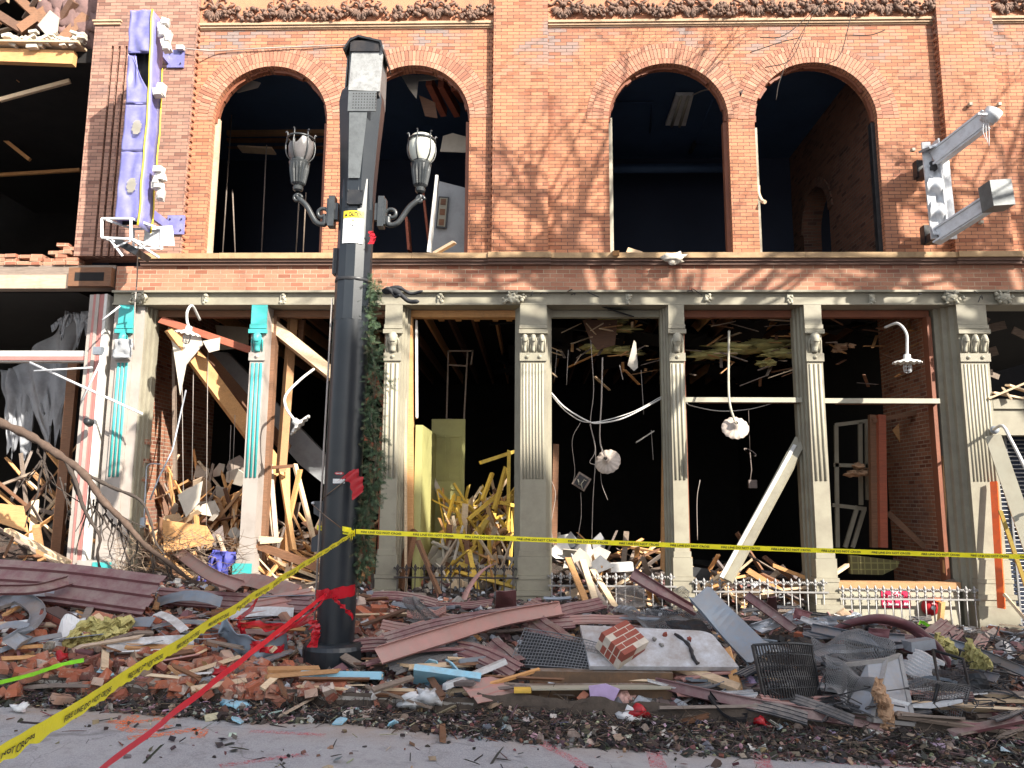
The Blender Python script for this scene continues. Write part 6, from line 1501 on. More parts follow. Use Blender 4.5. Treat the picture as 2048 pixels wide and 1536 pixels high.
strip('maroon_cladding', [(975, 1290), (1030, 1335)], .26, 'maroon', 'maroon sheet dropping in front of the left end of the grating', 'cladding', CLAD, 35, .14)
strip('maroon_cladding', [(1060, 1240), (1260, 1238)], .12, 'pinkmetal', 'long thin pink strip lying level above the grating', 'cladding', CLAD, 45, .18)
strip('maroon_cladding', [(1110, 1225), (1205, 1205)], .16, 'maroon', 'maroon strip end pointing up right of the wide column foot', 'cladding', CLAD, 45, .24)
strip('maroon_cladding', [(1265, 1150), (1330, 1190), (1385, 1222)], .16, 'maroon', 'maroon rail slanting over the fence of the fourth bay', 'cladding', CHAN, 40, (.75, .5, .3))
strip('pink_cladding', [(935, 1388), (1018, 1368)], .30, 'pinkmetal', 'pink cladding offcut lying at the kerb right of the foam board', 'cladding', [(-.5, -.06), (-.5, 0), (-.1, 0), (-.08, .04), (-.05, 0), (.2, 0), (.22, .04), (.25, 0), (.5, 0)], 25, .10)
panel('maroon_sheet', [(992, 1182), (1032, 1180), (1034, 1222), (990, 1222)], .01, 'maroon', 'dark maroon sheet standing upright left of the wide column foot', 'cladding', (.45, .45, .12, .12))
single('white_pipe', pm(888, 1374, .12), pm(1012, 1322, .24), .05, .05, 'whitemetal', 'white square tube lying across the tilted foam board', 'tube')
board('grey_pipe', (918, 1322), (1010, 1312), .04, .04, 'greymetal', 'thin grey tube behind the tilted foam board', 'tube', .16)
# gratings
def grating(name, quad, lifts, nu, nv, r1, r2, mt, label, cat='grating', bend=.04, rim=True):
    A, B, C_, D = [pm(a, b, l) for (a, b), l in zip(quad, lifts)]
    t = thing(name, label, cat, A.lerp(C_, .5))
    nrm = (B - A).cross(D - A).normalized(); nrm = nrm if nrm.z > 0 else -nrm
    f = lambda u, v: A.lerp(B, u).lerp(D.lerp(C_, u), v) + nrm * (bend * math.sin(u * 3.14) + .02 * noise.noise(V((u * 3, v * 3, nu))))
    m = MB()
    for i in range(nu + 1):
        for j in range(6): m.beam(f(i / nu, j / 6), f(i / nu, (j + 1) / 6), r1, r1 * 2, up=nrm)
    m.build('upright_bars', mt, t)
    m = MB()
    for j in range(nv + 1):
        for i in range(8): m.beam(f(i / 8, j / nv) + nrm * .003, f((i + 1) / 8, j / nv) + nrm * .003, r2, r2 * 2, up=nrm)
    m.build('cross_bars', mt, t)
    if rim:
        m = MB()
        for a, b in (((0, 0), (1, 0)), ((1, 0), (1, 1)), ((1, 1), (0, 1)), ((0, 1), (0, 0))):
            for i in range(8): m.beam(f(lerp(a[0], b[0], i / 8), lerp(a[1], b[1], i / 8)), f(lerp(a[0], b[0], (i + 1) / 8), lerp(a[1], b[1], (i + 1) / 8)), r1 * 1.6, r1 * 4, up=nrm)
        m.build('rim', mt, t)
grating('steel_grating', [(1050, 1256), (1208, 1290), (1190, 1342), (1018, 1330)], (.42, .38, .16, .12), 26, 11, .0035, .004, 'wire', 'bent steel grating of small square meshes in the middle of the heap')
panel('grating_gap_shade', [(1052, 1262), (1206, 1296), (1190, 1344), (1020, 1334)], .01, 'blackmetal', 'dark sheet added under the bent steel grating as shade in its gaps', 'metal sheet', (.38, .34, .12, .09), bend=.01)  # black sheet put in so the gaps of the grating read as shade
grating('slatted_grille', [(1505, 1290), (1622, 1290), (1640, 1398), (1530, 1402)], (.56, .54, .12, .12), 24, 5, .010, .007, 'blackmetal', 'black slatted bench grille tipped up right of the slanting grey plank', 'grille', .08)
# big white panel with rounded corner
A, B_, C_, D = pm(1160, 1250, .46), pm(1420, 1262, .46), pm(1478, 1334, .26), pm(1180, 1332, .24)
nrm = (B_ - A).cross(D - A).normalized(); nrm = nrm if nrm.z > 0 else -nrm
out = [(0, 0)] + [(.9 + .1 * math.sin(t), .14 - .14 * math.cos(t)) for t in [i * math.pi / 12 for i in range(7)]] + [(1, 1), (0, 1)]
wp = thing('signboard', 'large blank white board with a rounded corner lying under the brick block', 'board', D)
fw = lambda u, v, w_: A.lerp(B_, u).lerp(D.lerp(C_, u), v) + nrm * (-w_)
m = MB(); m.poly(out, fw, .05); m.build('sheet', 'dirty_white', wp)
m = MB(); m.tube([fw(.70 + .03 * math.sin(t * 5) + t * .06, .15 + t * .8, -.012) for t in [i / 14 for i in range(15)]], [.012 + .012 * abs(math.sin(i)) for i in range(15)], 5); m.build('black_seal', 'ink', wp)
for u, v in ((.52, .35), (.55, .5), (.62, .2), (.78, .3)):
    m = MB(); m.blob(fw(u, v, -.02), .022, jit=.6); m.build('crumb', 'chunk_brick' if u > .6 else 'concrete', label='crumb of rubble lying on the white panel', category='rubble', group='crumbs on the white panel')
board('white_lath', (1236, 1342), (1340, 1326), .05, .03, 'cream_light', 'white lath lying in front of the brick block', 'lath', .14)
board('white_lath', (1322, 1320), (1480, 1378), .11, .05, 'wood_pale', 'thick white edged lath sloping down right of the white panel', 'lath', (.22, .14), roll=.3)
# rusty kerb beams
single('rusty_beam', pm(1060, 1352, .12), pm(1342, 1356, .14), .14, .12, 'rust', 'upper rusty steel beam lying along the kerb under the grating', 'steel beam', .01, 0)
single('rusty_beam', pm(1030, 1384, .06), pm(1340, 1382, .08), .14, .12, 'rust', 'lower rusty beam with a yellow painted end resting on the kerb', 'steel beam', .01, 0)
single('yellow_plate', pm(1028, 1380, .125), pm(1062, 1380, .128), .15, .02, 'wood_yellow', 'yellow painted plate on the left end of the lower rusty beam', 'plate', 0, 0)
single('pale_strip', pm(1062, 1376, .135), pm(1338, 1374, .15), .12, .015, 'cream_light', 'pale strip lying along the top of the lower rusty beam', 'strip', 0, 0)
for k, (a, b, lb) in enumerate((((1345, 1352), (1470, 1348), 'upper pink board in the layered stack right of the rusty beams'), ((1345, 1368), (1490, 1362), 'middle pink board in the layered stack right of the rusty beams'), ((1350, 1385), (1540, 1400), 'lowest pink board in the layered stack right of the rusty beams'))):
    board('pink_board', a, b, .14, .03, 'pinkmetal', lb, 'board', .10, 0)
# --- right
strip('grey_plank', [(1400, 1185), (1455, 1245), (1520, 1312)], .30, 'bluegrey', 'long blue grey steel plank slanting down from the fence to the black grille', 'metal plank', [(-.5, -.1), (-.5, 0), (-.4, 0), (.4, 0), (.5, 0), (.5, -.1)], 30, (.75, .5, .3))
strip('long_maroon_rail', [(1315, 1368), (1500, 1408), (1760, 1452)], .10, 'maroon', 'very long dark rail running down the front of the heap at the right', 'rail', CHAN, 55, (.14, .12, .1), th=.01)
board('broken_timber', (1452, 1298), (1480, 1392), .09, .05, 'wood', 'splintered orange timber standing left of the black grille', 'timber', (.3, .08), roll=.6)
board('broken_timber', (1412, 1275), (1462, 1330), .12, .04, 'wood_brown', 'brown broken board behind the splintered orange timber', 'timber', (.3, .14))
board('purple_stick', (1497, 1354), (1524, 1400), .06, .05, 'foam_purple', 'thin lilac foam stick leaning on the black grille', 'foam stick', (.14, .05))
m = MB(); q = [pm(1672, 1262, .12)]; q = curve([pm(1650, 1272, .12), pm(1690, 1250, .34), pm(1755, 1238, .42), pm(1815, 1252, .40), pm(1868, 1292, .3), pm(1895, 1330, .2)], 8)
m.grid(lambda u, v: q[int(round(u * (len(q) - 1)))] + V((0, -.12, 0)) * (v - .5) * 2 * .5 + V((0, 0, .11)) * math.sin(v * math.pi * 2) * .5 + V((0, 0, .12)) * (v - .5), len(q) - 1, 8, thick=.01); m.build('arched_trim', 'maroon', label='maroon trim bent into an arch at the right, in front of the red sign', category='trim')
strip('blue_strip', [(1622, 1258), (1700, 1274), (1782, 1294)], .12, 'bluegrey', 'upper blue grey channel running down from the arched trim', ST, CHAN, 40, .32)
strip('blue_strip', [(1600, 1238), (1670, 1262)], .07, 'whitemetal', 'white edged strip above the upper blue grey channel', ST, CHAN, 40, .3)
strip('blue_strip', [(1830, 1268), (1940, 1300), (2060, 1350)], .10, 'bluegrey', 'long blue grey bar sloping down to the right picture edge', ST, CHAN, 40, .3)
single('pale_box', pm(1815, 1292, .34), pm(1862, 1286, .34), .14, .10, 'greymetal', 'small pale blue box end right of the arched trim', 'box')
strip('maroon_cladding', [(1855, 1290), (1905, 1252)], .28, 'maroon', 'short maroon cladding piece tilted up right of the arched trim', 'cladding', CLAD, 35, .26)
panel('maroon_sheet', [(1738, 1255), (1780, 1258), (1776, 1285), (1735, 1282)], .008, 'maroon', 'ribbed maroon sheet seen through the arched trim', 'cladding', (.36, .36, .2, .2))
panel('maroon_sheet', [(1535, 1195), (1552, 1192), (1556, 1225), (1530, 1225)], .01, 'maroon', 'small maroon sheet standing in front of the fence of the fifth bay', 'cladding', (.45, .45, .2, .2))
strip('maroon_cladding', [(1495, 1193), (1560, 1240), (1590, 1262)], .11, 'maroon', 'thin maroon rail slanting below the fence of the fifth bay', 'cladding', CHAN, 40, (.5, .35, .3))
panel('maroon_sheet', [(1590, 1215), (1625, 1225), (1610, 1245), (1585, 1240)], .01, 'maroon', 'angular maroon scrap under the narrow column', 'cladding', (.4, .36, .25, .25))
panel('grey_sheet', [(1500, 1248), (1595, 1216), (1590, 1240), (1520, 1268)], .006, 'greymetal', 'crumpled pale grey sheet under the fence of the fifth bay', 'metal sheet', (.3, .34, .26, .2), bend=.12)
panel('grey_sheet', [(1628, 1236), (1672, 1234), (1680, 1256), (1625, 1256)], .006, 'greymetal', 'pale blue curved sheet at the foot of the narrow column', 'metal sheet', (.34, .34, .24, .24), bend=.1)
batt('yellow_insulation', [(1872, 1285, .3), (1890, 1295, .26), (1908, 1310, .22)], .12, 'insul_yellow', 'small yellow insulation scrap behind the black chair frame')
batt('yellow_insulation', [(1932, 1298, .32), (1945, 1318, .28), (1975, 1342, .2)], .2, 'insul_yellow', 'large yellow insulation piece at the far right of the heap')
batt('tan_insulation', [(1752, 1378, .34), (1762, 1400, .24), (1772, 1430, .12), (1778, 1452, .05)], .12, 'insul_tan', 'orange tan insulation tuft hanging over the aluminium window frame')
m = MB()
for k in range(60): m.blob(pm(1750 + rnd.uniform(0, 20) + k * .25, 1375 + k * 1.4, .22 - k * .003), rnd.uniform(.012, .034), jit=.9)
m.build('insulation_tuft', 'insul_tan', label='lumpy tan insulation beads along the orange tuft', category='insulation')
strip('corrugated_scrap', [(1815, 1318), (1868, 1345)], .30, 'whitemetal', 'small corrugated white sheet behind the wire chair', 'metal sheet', CORR, 40, .30)
# aluminium window frame with panes
wf_ = thing('window_sash', 'toppled aluminium window frame with broken blue panes at the right front', 'window', pm(1800, 1440, .1))
wq = [(1772, 1320, .46), (1800, 1310, .48), (1828, 1448, .08), (1690, 1420, .08), (1690, 1330, .42), (1735, 1325, .44), (1745, 1440, .08)]
def ppt(i): return pm(*wq[i])
for a, b in ((1, 2), (4, 3), (0, 6), (4, 0), (3, 6), (6, 2), (0, 1)): 
    m = MB(); m.beam(ppt(a), ppt(b), .035, .035); m.build('frame_bar', 'iron_grey', wf_)
for a in ((0, 1, 2, 6), (5, 0, 6, 3)):
    m = MB(); pts_ = [ppt(i) for i in a]; m.face(pts_); m.face([p_ + V((0, .01, 0)) for p_ in pts_[::-1]]); m.build('pane', 'paneglass' if False else 'greymetal', wf_)
# expanded metal / wire mesh sheets
def wiremesh(name, quad, lifts, nu, nv, mt, label, bend=.1, r=.0035, cat='wire mesh', grp=None):
    A, B, C_, D = [pm(a, b, l) for (a, b), l in zip(quad, lifts)]; sd = rnd.random() * 30
    nrm = (B - A).cross(D - A).normalized(); nrm = nrm if nrm.z > 0 else -nrm
    f = lambda u, v: A.lerp(B, u).lerp(D.lerp(C_, u), v) + nrm * (noise.noise(V((u * 2.2, v * 2.2, sd))) * bend * 2) + (B - A) * noise.noise(V((u * 3, v * 3, sd + 5))) * .06
    m = MB()
    for i in range(nu + nv):
        for sgn in (0, 1):
            seg = []
            for j in range(nv + 1):
                u = (i - j) / nu if sgn == 0 else (i - nv + j) / nu
                if 0 <= u <= 1: seg.append(f(u, j / nv))
            if len(seg) > 1: m.tube(seg, r, 3, caps=False)
    m.build(name, mt, label=label, category=cat, **({'group': grp} if grp else {}))
wiremesh('wire_mesh', [(822, 1190), (845, 1200), (885, 1245), (815, 1242)], (.4, .4, .2, .2), 14, 18, 'wire', 'small crumpled pale wire mesh hanging off the dark picket fence', .15)
wiremesh('wire_mesh', [(1228, 1215), (1420, 1222), (1425, 1262), (1290, 1255)], (.3, .3, .2, .2), 46, 12, 'wire', 'flat grey wire mesh lying above the white panel')
wiremesh('wire_mesh', [(1230, 1170), (1290, 1178), (1290, 1215), (1235, 1215)], (.4, .4, .2, .2), 16, 12, 'taupe', 'tan chicken wire behind the planks of the fourth bay', .05)
wiremesh('wire_mesh', [(1350, 1170), (1378, 1180), (1376, 1225), (1345, 1222)], (.3, .3, .15, .15), 9, 12, 'wire', 'torn mesh wrapped round the foot of a narrow cream column', .05)
wiremesh('wire_mesh', [(1620, 1280), (1780, 1290), (1800, 1345), (1650, 1330)], (.4, .4, .3, .3), 40, 18, 'wire', 'upper crumpled grey mesh right of the black grille', .15)
wiremesh('wire_mesh', [(1645, 1320), (1780, 1330), (1760, 1410), (1655, 1395)], (.42, .42, .2, .2), 34, 22, 'wire', 'lower wavy mesh covering the pale panes', .14)
# black wire chair on its side
wc = thing('wire_chair', 'overturned black patio chair with wire mesh back at the right front', 'chair', pm(1890, 1435, .05))
m = MB(); q = [(1866, 1300, .5), (1926, 1318, .46), (1938, 1372, .3), (1878, 1366, .34)]
m.tube([pm(*t) for t in q] + [pm(*q[0])], .016, 6); m.tube([pm(1866, 1300, .5), pm(1878, 1366, .34), pm(1862, 1425, .08)], .016, 6); m.tube([pm(1938, 1372, .3), pm(1925, 1440, .05), pm(1855, 1432, .05)], .016, 6); m.build('tube_frame', 'blackmetal', wc)
A, B_, C_, D = pm(1815, 1350, .40), pm(1940, 1375, .34), pm(1920, 1440, .06), pm(1830, 1405, .12)
m = MB(); nrm = (B_ - A).cross(D - A).normalized()
f = lambda u, v: A.lerp(B_, u).lerp(D.lerp(C_, u), v) + nrm * .1 * math.sin(u * 3.1) * math.sin(v * 3.1)
for i in range(25): m.tube([f(i / 24, j / 8) for j in range(9)], .0035, 3, caps=False)
for i in range(15): m.tube([f(j / 8, i / 14) for j in range(9)], .0035, 3, caps=False)
m.build('mesh_seat', 'wire', wc)
m = MB(); 
for k in range(8): m.beam(pm(1880 + k * 6, 1335, .42), pm(1880 + k * 6, 1352, .38), .006, .006)
m.build('seat_slat', 'blackmetal', wc)
for k, (qd, lf, lb) in enumerate((([(1640, 1340), (1760, 1345), (1830, 1445), (1660, 1400)], (.3, .3, .06, .06), 'black sheet added as gap shade behind the toppled window frame'), ([(1530, 1395), (1660, 1395), (1770, 1440), (1640, 1420)], (.14, .16, .06, .06), 'low black sheet added as gap shade under the long dark rail'), ([(1860, 1330), (1960, 1345), (2000, 1400), (1880, 1390)], (.3, .3, .12, .12), 'black bent sheet added as gap shade behind the overturned wire chair'), ([(1330, 1240), (1400, 1240), (1430, 1275), (1350, 1268)], (.4, .4, .3, .3), 'dark sheet added as gap shade beside the flat wire mesh'))):
    panel('gap_shade_sheet', qd, .008, 'blackmetal', lb, 'metal sheet', lf, bend=.08)  # black sheets added for the deep shade between the right-hand pieces
m = MB()
for k in range(150):
    c = pm(rnd.uniform(1500, 2060), rnd.uniform(1270, 1430), rnd.uniform(.03, .25)); q_ = [c]
    for j in range(4): q_.append(q_[-1] + V((rnd.gauss(0, .12), rnd.gauss(0, .06), rnd.gauss(0, .05))))
    m.tube(curve(q_, 3), rnd.uniform(.003, .009), 4, caps=False)
m.build('wire_tangle', 'wiredark', kind='stuff')
# coloured oddments
m = MB(); a = pm(1205, 1388, .12); ragged(m, a, .17, Matrix.Rotation(R(-15), 3, 'Y')); m.build('purple_scrap', 'foam_purple', label='lilac foam scrap standing at the kerb under the white lath', category='foam scrap')
m = MB(); 
for k in range(26): m.blob(pm(1225 + rnd.uniform(0, 42), 1376 + rnd.uniform(0, 26), .05), rnd.uniform(.03, .07), jit=.7)
m.build('pink_insulation', 'insul_pink', label='clump of dirty pink insulation right of the lilac scrap', category='insulation')
for k, (x, y, mt, lb, s_) in enumerate(((860, 1395, 'whitemetal', 'crumpled white and black paper left of the pink cladding offcut', .1), (820, 1405, 'sheet_white', 'pale blue plastic cup like scrap in the gutter', .09), (1255, 1435, 'sheet_white', 'crumpled white wrapper in the gutter under the lilac scrap', .1), (1272, 1425, 'redp', 'red rag beside the crumpled white wrapper', .08), (1525, 1450, 'redp', 'red painted lump in the gutter below the black grille', .09), (1130, 1390, 'redp', 'red sprayed board end on the kerb', .08), (1735, 1470, 'whitep', 'white rounded carton in the right gutter', .1), (1752, 1465, 'redp', 'dark red scrap touching the white carton', .07), (470, 1415, 'foam_blue', 'round pale blue plastic lid in the litter left', .1), (40, 1415, 'sheet_white', 'small white cup fragment at the left road edge', .05), (120, 1317, 'redp', 'pink red painted stone in the bricks at the left', .07), (440, 1345, 'redp', 'red painted brick half between the two tapes', .08), (205, 1352, 'foam_blue', 'small blue scrap in the bricks near the green ribbon', .06), (1950, 1350, 'foam_blue', 'small blue scrap at the far right of the heap', .06), (735, 1255, 'whitemetal', 'crumpled silver foil right of the pole', .1))):
    m = MB(); m.blob(pm(x, y, .04), s_, (1, .8, .7), .7, 2); m.build('scrap', mt, label=lb, category='scrap')
# ---------------------------------------------------------------- loose bricks
brick_mesh = []
for k in range(7):
    m = MB(); L = (.2, .2, .19, .13, .10, .2, .15)[k]; c = [V((x * L / 2 + rnd.uniform(-.008, .008), y * .048 + rnd.uniform(-.004, .004), z * .031 + rnd.uniform(-.003, .003))) for z in (-1, 1) for x, y in ((-1, -1), (1, -1), (1, 1), (-1, 1))]
    if k >= 3: c[5] -= V((rnd.uniform(.02, .05), 0, rnd.uniform(0, .02))); c[2] -= V((rnd.uniform(.0, .03), 0, 0))
    for f_ in ((0, 1, 5, 4), (1, 2, 6, 5), (2, 3, 7, 6), (3, 0, 4, 7), (4, 5, 6, 7), (3, 2, 1, 0)): m.face([c[i] for i in f_])
    brick_mesh.append(m.mesh('loose_brick', 'loose_brick', V((0, 0, 0))))
BL = {'loose red brick in the rubble left of the lamp post': 'loose bricks left of the lamp post', 'loose red brick in the rubble right of the lamp post': 'loose bricks right of the lamp post', 'loose brick among the cladding on the right half of the heap': 'loose bricks on the right'}
def addbrick(px, py, lift=.02):
    p_ = pm(px, py, lift)
    if (p_.x - xc0) ** 2 + (p_.y - PY) ** 2 < .3: return
    me = rnd.choice(brick_mesh); o = bpy.data.objects.new('loose_brick', me); C.objects.link(o); o.location = p_
    o.rotation_euler = (rnd.gauss(0, .45), rnd.gauss(0, .35), rnd.uniform(0, 6.28)); sc = rnd.uniform(.95, 1.15); o.scale = (sc, sc, sc)
    lb = list(BL)[0 if px < 665 else (1 if px < 930 else 2)]; o['label'] = lb; o['category'] = 'brick'; o['group'] = BL[lb]
for k in range(175): addbrick(rnd.uniform(-20, 640), 1400 - 170 * rnd.random() ** 1.3, rnd.uniform(0, .08))
for k in range(60): addbrick(rnd.uniform(460, 680), rnd.uniform(1325, 1392), rnd.uniform(0, .06))
for k in range(45): addbrick(rnd.gauss(765, 40), rnd.uniform(1200, 1290), rnd.uniform(0, .1))
for k in range(18): addbrick(rnd.uniform(930, 2040), rnd.uniform(1230, 1420), rnd.uniform(0, .05))
# ---------------------------------------------------------------- random boards and strips over the heap
def scatter(n, pxr, pyr, mats, lr, wr, tr, name, cat, label, grp, prof=None, lift=(.02, .2), ang=.5):
    for k in range(n):
        px, py = rnd.uniform(*pxr), rnd.uniform(*pyr); c = pm(px, py, rnd.uniform(*lift)); L = rnd.uniform(*lr); th = rnd.gauss(0, ang)
        d = V((math.cos(th), math.sin(th) * .8, 0)); a = c - d * L / 2; b = c + d * L / 2
        for q_ in (a, b): q_.z = max(H(q_.x, q_.y) + .02 if q_.y > CURB + .1 else H(q_.x, q_.y) + .02, q_.z * .5 + (H(q_.x, q_.y) + .04) * .5) + rnd.uniform(0, .1)
        m = MB()
        wd = rnd.uniform(*wr)
        if prof is None: m.beam(a, b, wd, rnd.uniform(*tr), roll=rnd.uniform(-.7, .7), jag=rnd.choice((0, .03, .05)))
        else:
            s_ = (b - a).cross(V((0, 0, 1))).normalized(); up = V((0, 0, 1)); r_ = rnd.uniform(-.9, .3); s2 = s_ * math.cos(r_) + up * math.sin(r_); u2 = -s_ * math.sin(r_) + up * math.cos(r_); sag = rnd.uniform(-.08, .08)
            m.grid(lambda u, v: a.lerp(b, u) + s2 * prof[int(round(v * (len(prof) - 1)))][0] * wd + u2 * prof[int(round(v * (len(prof) - 1)))][1] * wd + V((0, 0, sag)) * math.sin(u * 3.14), 5, len(prof) - 1, thick=.006, smooth=False)
        m.build(name, rnd.choice(mats), label=label, category=cat, group=grp)
scatter(46, (0, 640), (1195, 1380), ['wood_grey', 'wood_brown', 'wood_pale', 'wood'], (.15, .8), (.03, .09), (.015, .04), 'broken_lath', 'lath', 'broken wooden lath in the brick rubble left of the lamp post', 'laths in the left rubble', ang=.9)
scatter(26, (0, 620), (1190, 1300), ['greymetal', 'bluegrey', 'maroon', 'whitemetal'], (.2, .9), (.05, .14), (.01, .02), 'bent_strip', 'metal strip', 'bent metal scrap in the brick rubble left of the lamp post', 'metal scraps in the left rubble', FLAT, ang=.8)
scatter(34, (700, 1040), (1190, 1370), ['wood_pale', 'wood_brown', 'wood', 'wood_grey'], (.2, .9), (.03, .08), (.015, .04), 'broken_lath', 'lath', 'broken wooden lath between the lamp post and the steel grating', 'laths in the middle of the heap', ang=.7)
scatter(34, (720, 1400), (1195, 1345), ['maroon', 'pinkmetal', 'maroon', 'greymetal'], (.3, 1.3), (.08, .24), (.01, .02), 'cladding_scrap', 'cladding', 'ribbed maroon or grey cladding scrap in the middle of the heap', 'cladding scraps in the middle of the heap', CLAD, ang=.5)
scatter(52, (1380, 2060), (1225, 1420), ['greymetal', 'bluegrey', 'whitemetal', 'darkplastic', 'blackmetal'], (.25, 1.3), (.03, .14), (.01, .02), 'bent_strip', 'metal strip', 'bent grey metal strip in the right part of the heap', 'metal strips in the right of the heap', CHAN, ang=.6)
scatter(30, (1380, 2060), (1225, 1440), ['maroon', 'pinkmetal', 'darkplastic'], (.3, 1.0), (.05, .16), (.01, .02), 'cladding_scrap', 'cladding', 'maroon cladding scrap in the right part of the heap', 'cladding scraps in the right of the heap', CLAD, ang=.6)
scatter(36, (1100, 2060), (1200, 1420), ['wood_pale', 'wood_brown', 'wood', 'wood_grey'], (.2, 1.0), (.03, .08), (.015, .04), 'broken_lath', 'lath', 'broken wooden lath in the right part of the heap', 'laths in the right of the heap', ang=.7)
scatter(16, (1840, 2060), (1390, 1470), ['wood_brown', 'wood_grey', 'maroon', 'wood_pale'], (.4, 1.2), (.05, .12), (.02, .04), 'muddy_board', 'board', 'muddy board lying near the kerb at the far right', 'muddy boards at the far right', ang=.25)
scatter(26, (640, 1900), (1375, 1400), ['wood_grey', 'wood_brown', 'wood_pale'], (.2, .9), (.02, .06), (.01, .03), 'kerb_lath', 'lath', 'thin lath lying on the kerb', 'laths along the kerb', ang=.2, lift=(.0, .04))
# ---------------------------------------------------------------- uncountable small rubble
m = MB()
PAL = [((.36, .13, .08), 5), ((.48, .2, .12), 3), ((.2, .08, .06), 3), ((.5, .42, .34), 3), ((.6, .56, .5), 2), ((.12, .1, .09), 3), ((.28, .2, .14), 3), ((.2, .09, .1), 2), ((.4, .43, .48), 2), ((.62, .4, .2), 1)]
PALF = [c for c, n_ in PAL for _ in range(n_)]
PALR = [(.03, .03, .032), (.05, .045, .045), (.06, .05, .045), (.1, .1, .11), (.25, .27, .3), (.45, .48, .52), (.12, .06, .065), (.22, .11, .11), (.5, .47, .44), (.35, .24, .15), (.12, .09, .08), (.25, .1, .07)]
for k in range(15000):
    px, py = rnd.uniform(-60, 2110), rnd.uniform(1165, 1425)
    if px > 950 and 1230 < py < 1380 and rnd.random() < .55: continue
    p_ = pm(px, py, 0)
    if p_.y < CURB + .05 or p_.y > 16: continue
    left = px < 900 and rnd.random() > (px - 500) / 500
    c_ = rnd.choice(PALF if left else PALR); k_ = rnd.uniform(.55, 1.3); m.cur = tuple(q_ * k_ for q_ in c_)
    s_ = rnd.uniform(.010, .055) * (1.7 if rnd.random() < .2 else 1)
    t = rnd.random()
    sz = (s_ * 2, s_ * 1.3, s_) if t < .5 else ((s_ * 4, s_ * .6, s_ * .25) if t < .75 else (s_ * 2.2, s_ * 2, s_ * .25))
    m.box(p_ + V((0, 0, rnd.uniform(0, .03))), sz, Matrix.Rotation(rnd.uniform(0, 6.28), 3, 'Z') @ Matrix.Rotation(rnd.gauss(0, .6), 3, 'X') @ Matrix.Rotation(rnd.gauss(0, .5), 3, 'Y'), taper=rnd.uniform(.5, 1))
m.build('small_rubble', 'scrap', kind='stuff')
# gutter litter: low dark bank of wet leaves, twigs and crumbs on the road beside the kerb
def bankw(x): return pw([(-9, .25), (-3.4, .35), (-2.4, .45), (-1.6, .3), (-.6, .5), (.8, .62), (2.5, .6), (4, .55), (9, .8)], x)
def bankh(x, y):
    w_ = bankw(x) * (1 + .25 * noise.noise(V((x * 2, 0, 4)))); t = (CURB + .05 - y) / w_
    if t > 1 or t < -.3: return 0
    return (.10 if x > -.5 else .045) * max(0, 1 - t) ** .9 * (1 + .6 * noise.noise(V((x * 4, y * 4, 2))))
m = MB(); m.grid(lambda u, v: (lambda x, y: V((x, y, ground(x, y) - .012 + bankh(x, y) + (noise.noise(V((x * 22, y * 22, 0))) * .012 if bankh(x, y) > 0 else 0))))(-9 + 18 * u, CURB - 1.35 + 1.38 * v), 420, 40, smooth=False); m.build('gutter_silt', 'road_silt', kind='stuff')
m = MB(); PALG = [(.012, .011, .011), (.02, .017, .015), (.02, .018, .018), (.035, .03, .026), (.03, .026, .024), (.05, .04, .032), (.05, .04, .035), (.09, .07, .055), (.14, .1, .075), (.3, .22, .16), (.03, .028, .03), (.07, .05, .045), (.5, .46, .42), (.18, .08, .06), (.1, .05, .055), (.15, .15, .15), (.4, .28, .24)]
for k in range(12000):
    x = rnd.uniform(-7.5, 7.5); w_ = bankw(x); y = CURB + .03 - w_ * 1.15 * rnd.random() ** 1.2
    if rnd.random() < .06: y = CURB - rnd.uniform(0, 1.6)
    p_ = V((x, y, ground(x, min(y, CURB - .01)) + bankh(x, y) + rnd.uniform(0, .03))); m.cur = tuple(q_ * rnd.uniform(.7, 1.2) for q_ in rnd.choice(PALG))
    s_ = rnd.uniform(.006, .026) * (2 if rnd.random() < .06 else 1); t = rnd.random(); sz = (s_ * 2, s_ * 1.2, s_) if t < .4 else ((s_ * 7, s_ * .35, s_ * .3) if t < .7 else (s_ * 2.6, s_ * 2, s_ * .2))
    m.box(p_, sz, Matrix.Rotation(rnd.uniform(0, 6.28), 3, 'Z') @ Matrix.Rotation(rnd.gauss(0, .6), 3, 'X') @ Matrix.Rotation(rnd.gauss(0, .4), 3, 'Y'), taper=rnd.uniform(.3, 1))
for k in range(150):
    x = rnd.uniform(-6, 7); y = CURB - bankw(x) * rnd.random(); c = V((x, y, ground(x, min(y, CURB - .01)) + bankh(x, y) + .03)); m.cur = rnd.choice([(.62, .6, .56), (.5, .38, .32), (.4, .5, .55), (.2, .16, .13), (.1, .08, .07), (.08, .07, .06), (.55, .5, .45), (.3, .22, .16)]); R_ = rrot(); s_ = rnd.uniform(.02, .055); w_ = rnd.uniform(2, 5)
    m.grid(lambda u, v: c + R_ @ V(((u - .5) * 2 * s_, (v - .5) * 2 * s_ * (1 - .6 * abs(u - .5)), s_ * .5 * math.sin(u * w_ + v * 3))), 4, 4, smooth=True)
m.build('gutter_litter', 'litter', kind='stuff')
m = MB()
def twig(p0, L, r_, th):
    q_ = [p0]; d = V((math.cos(th), math.sin(th) * .7, rnd.uniform(-.1, .35)))
    for j in range(4):
        d = (d + V((rnd.uniform(-.35, .35), rnd.uniform(-.35, .35), rnd.uniform(-.3, .2)))).normalized(); n_ = q_[-1] + d * L / 4
        fl = ground(n_.x, n_.y) + .005 if n_.y < CURB else H(n_.x, n_.y)
        n_.z = max(n_.z, fl); q_.append(n_)
    m.tube(q_, [r_, r_ * .9, r_ * .8, r_ * .6, r_ * .3], 3, caps=False)
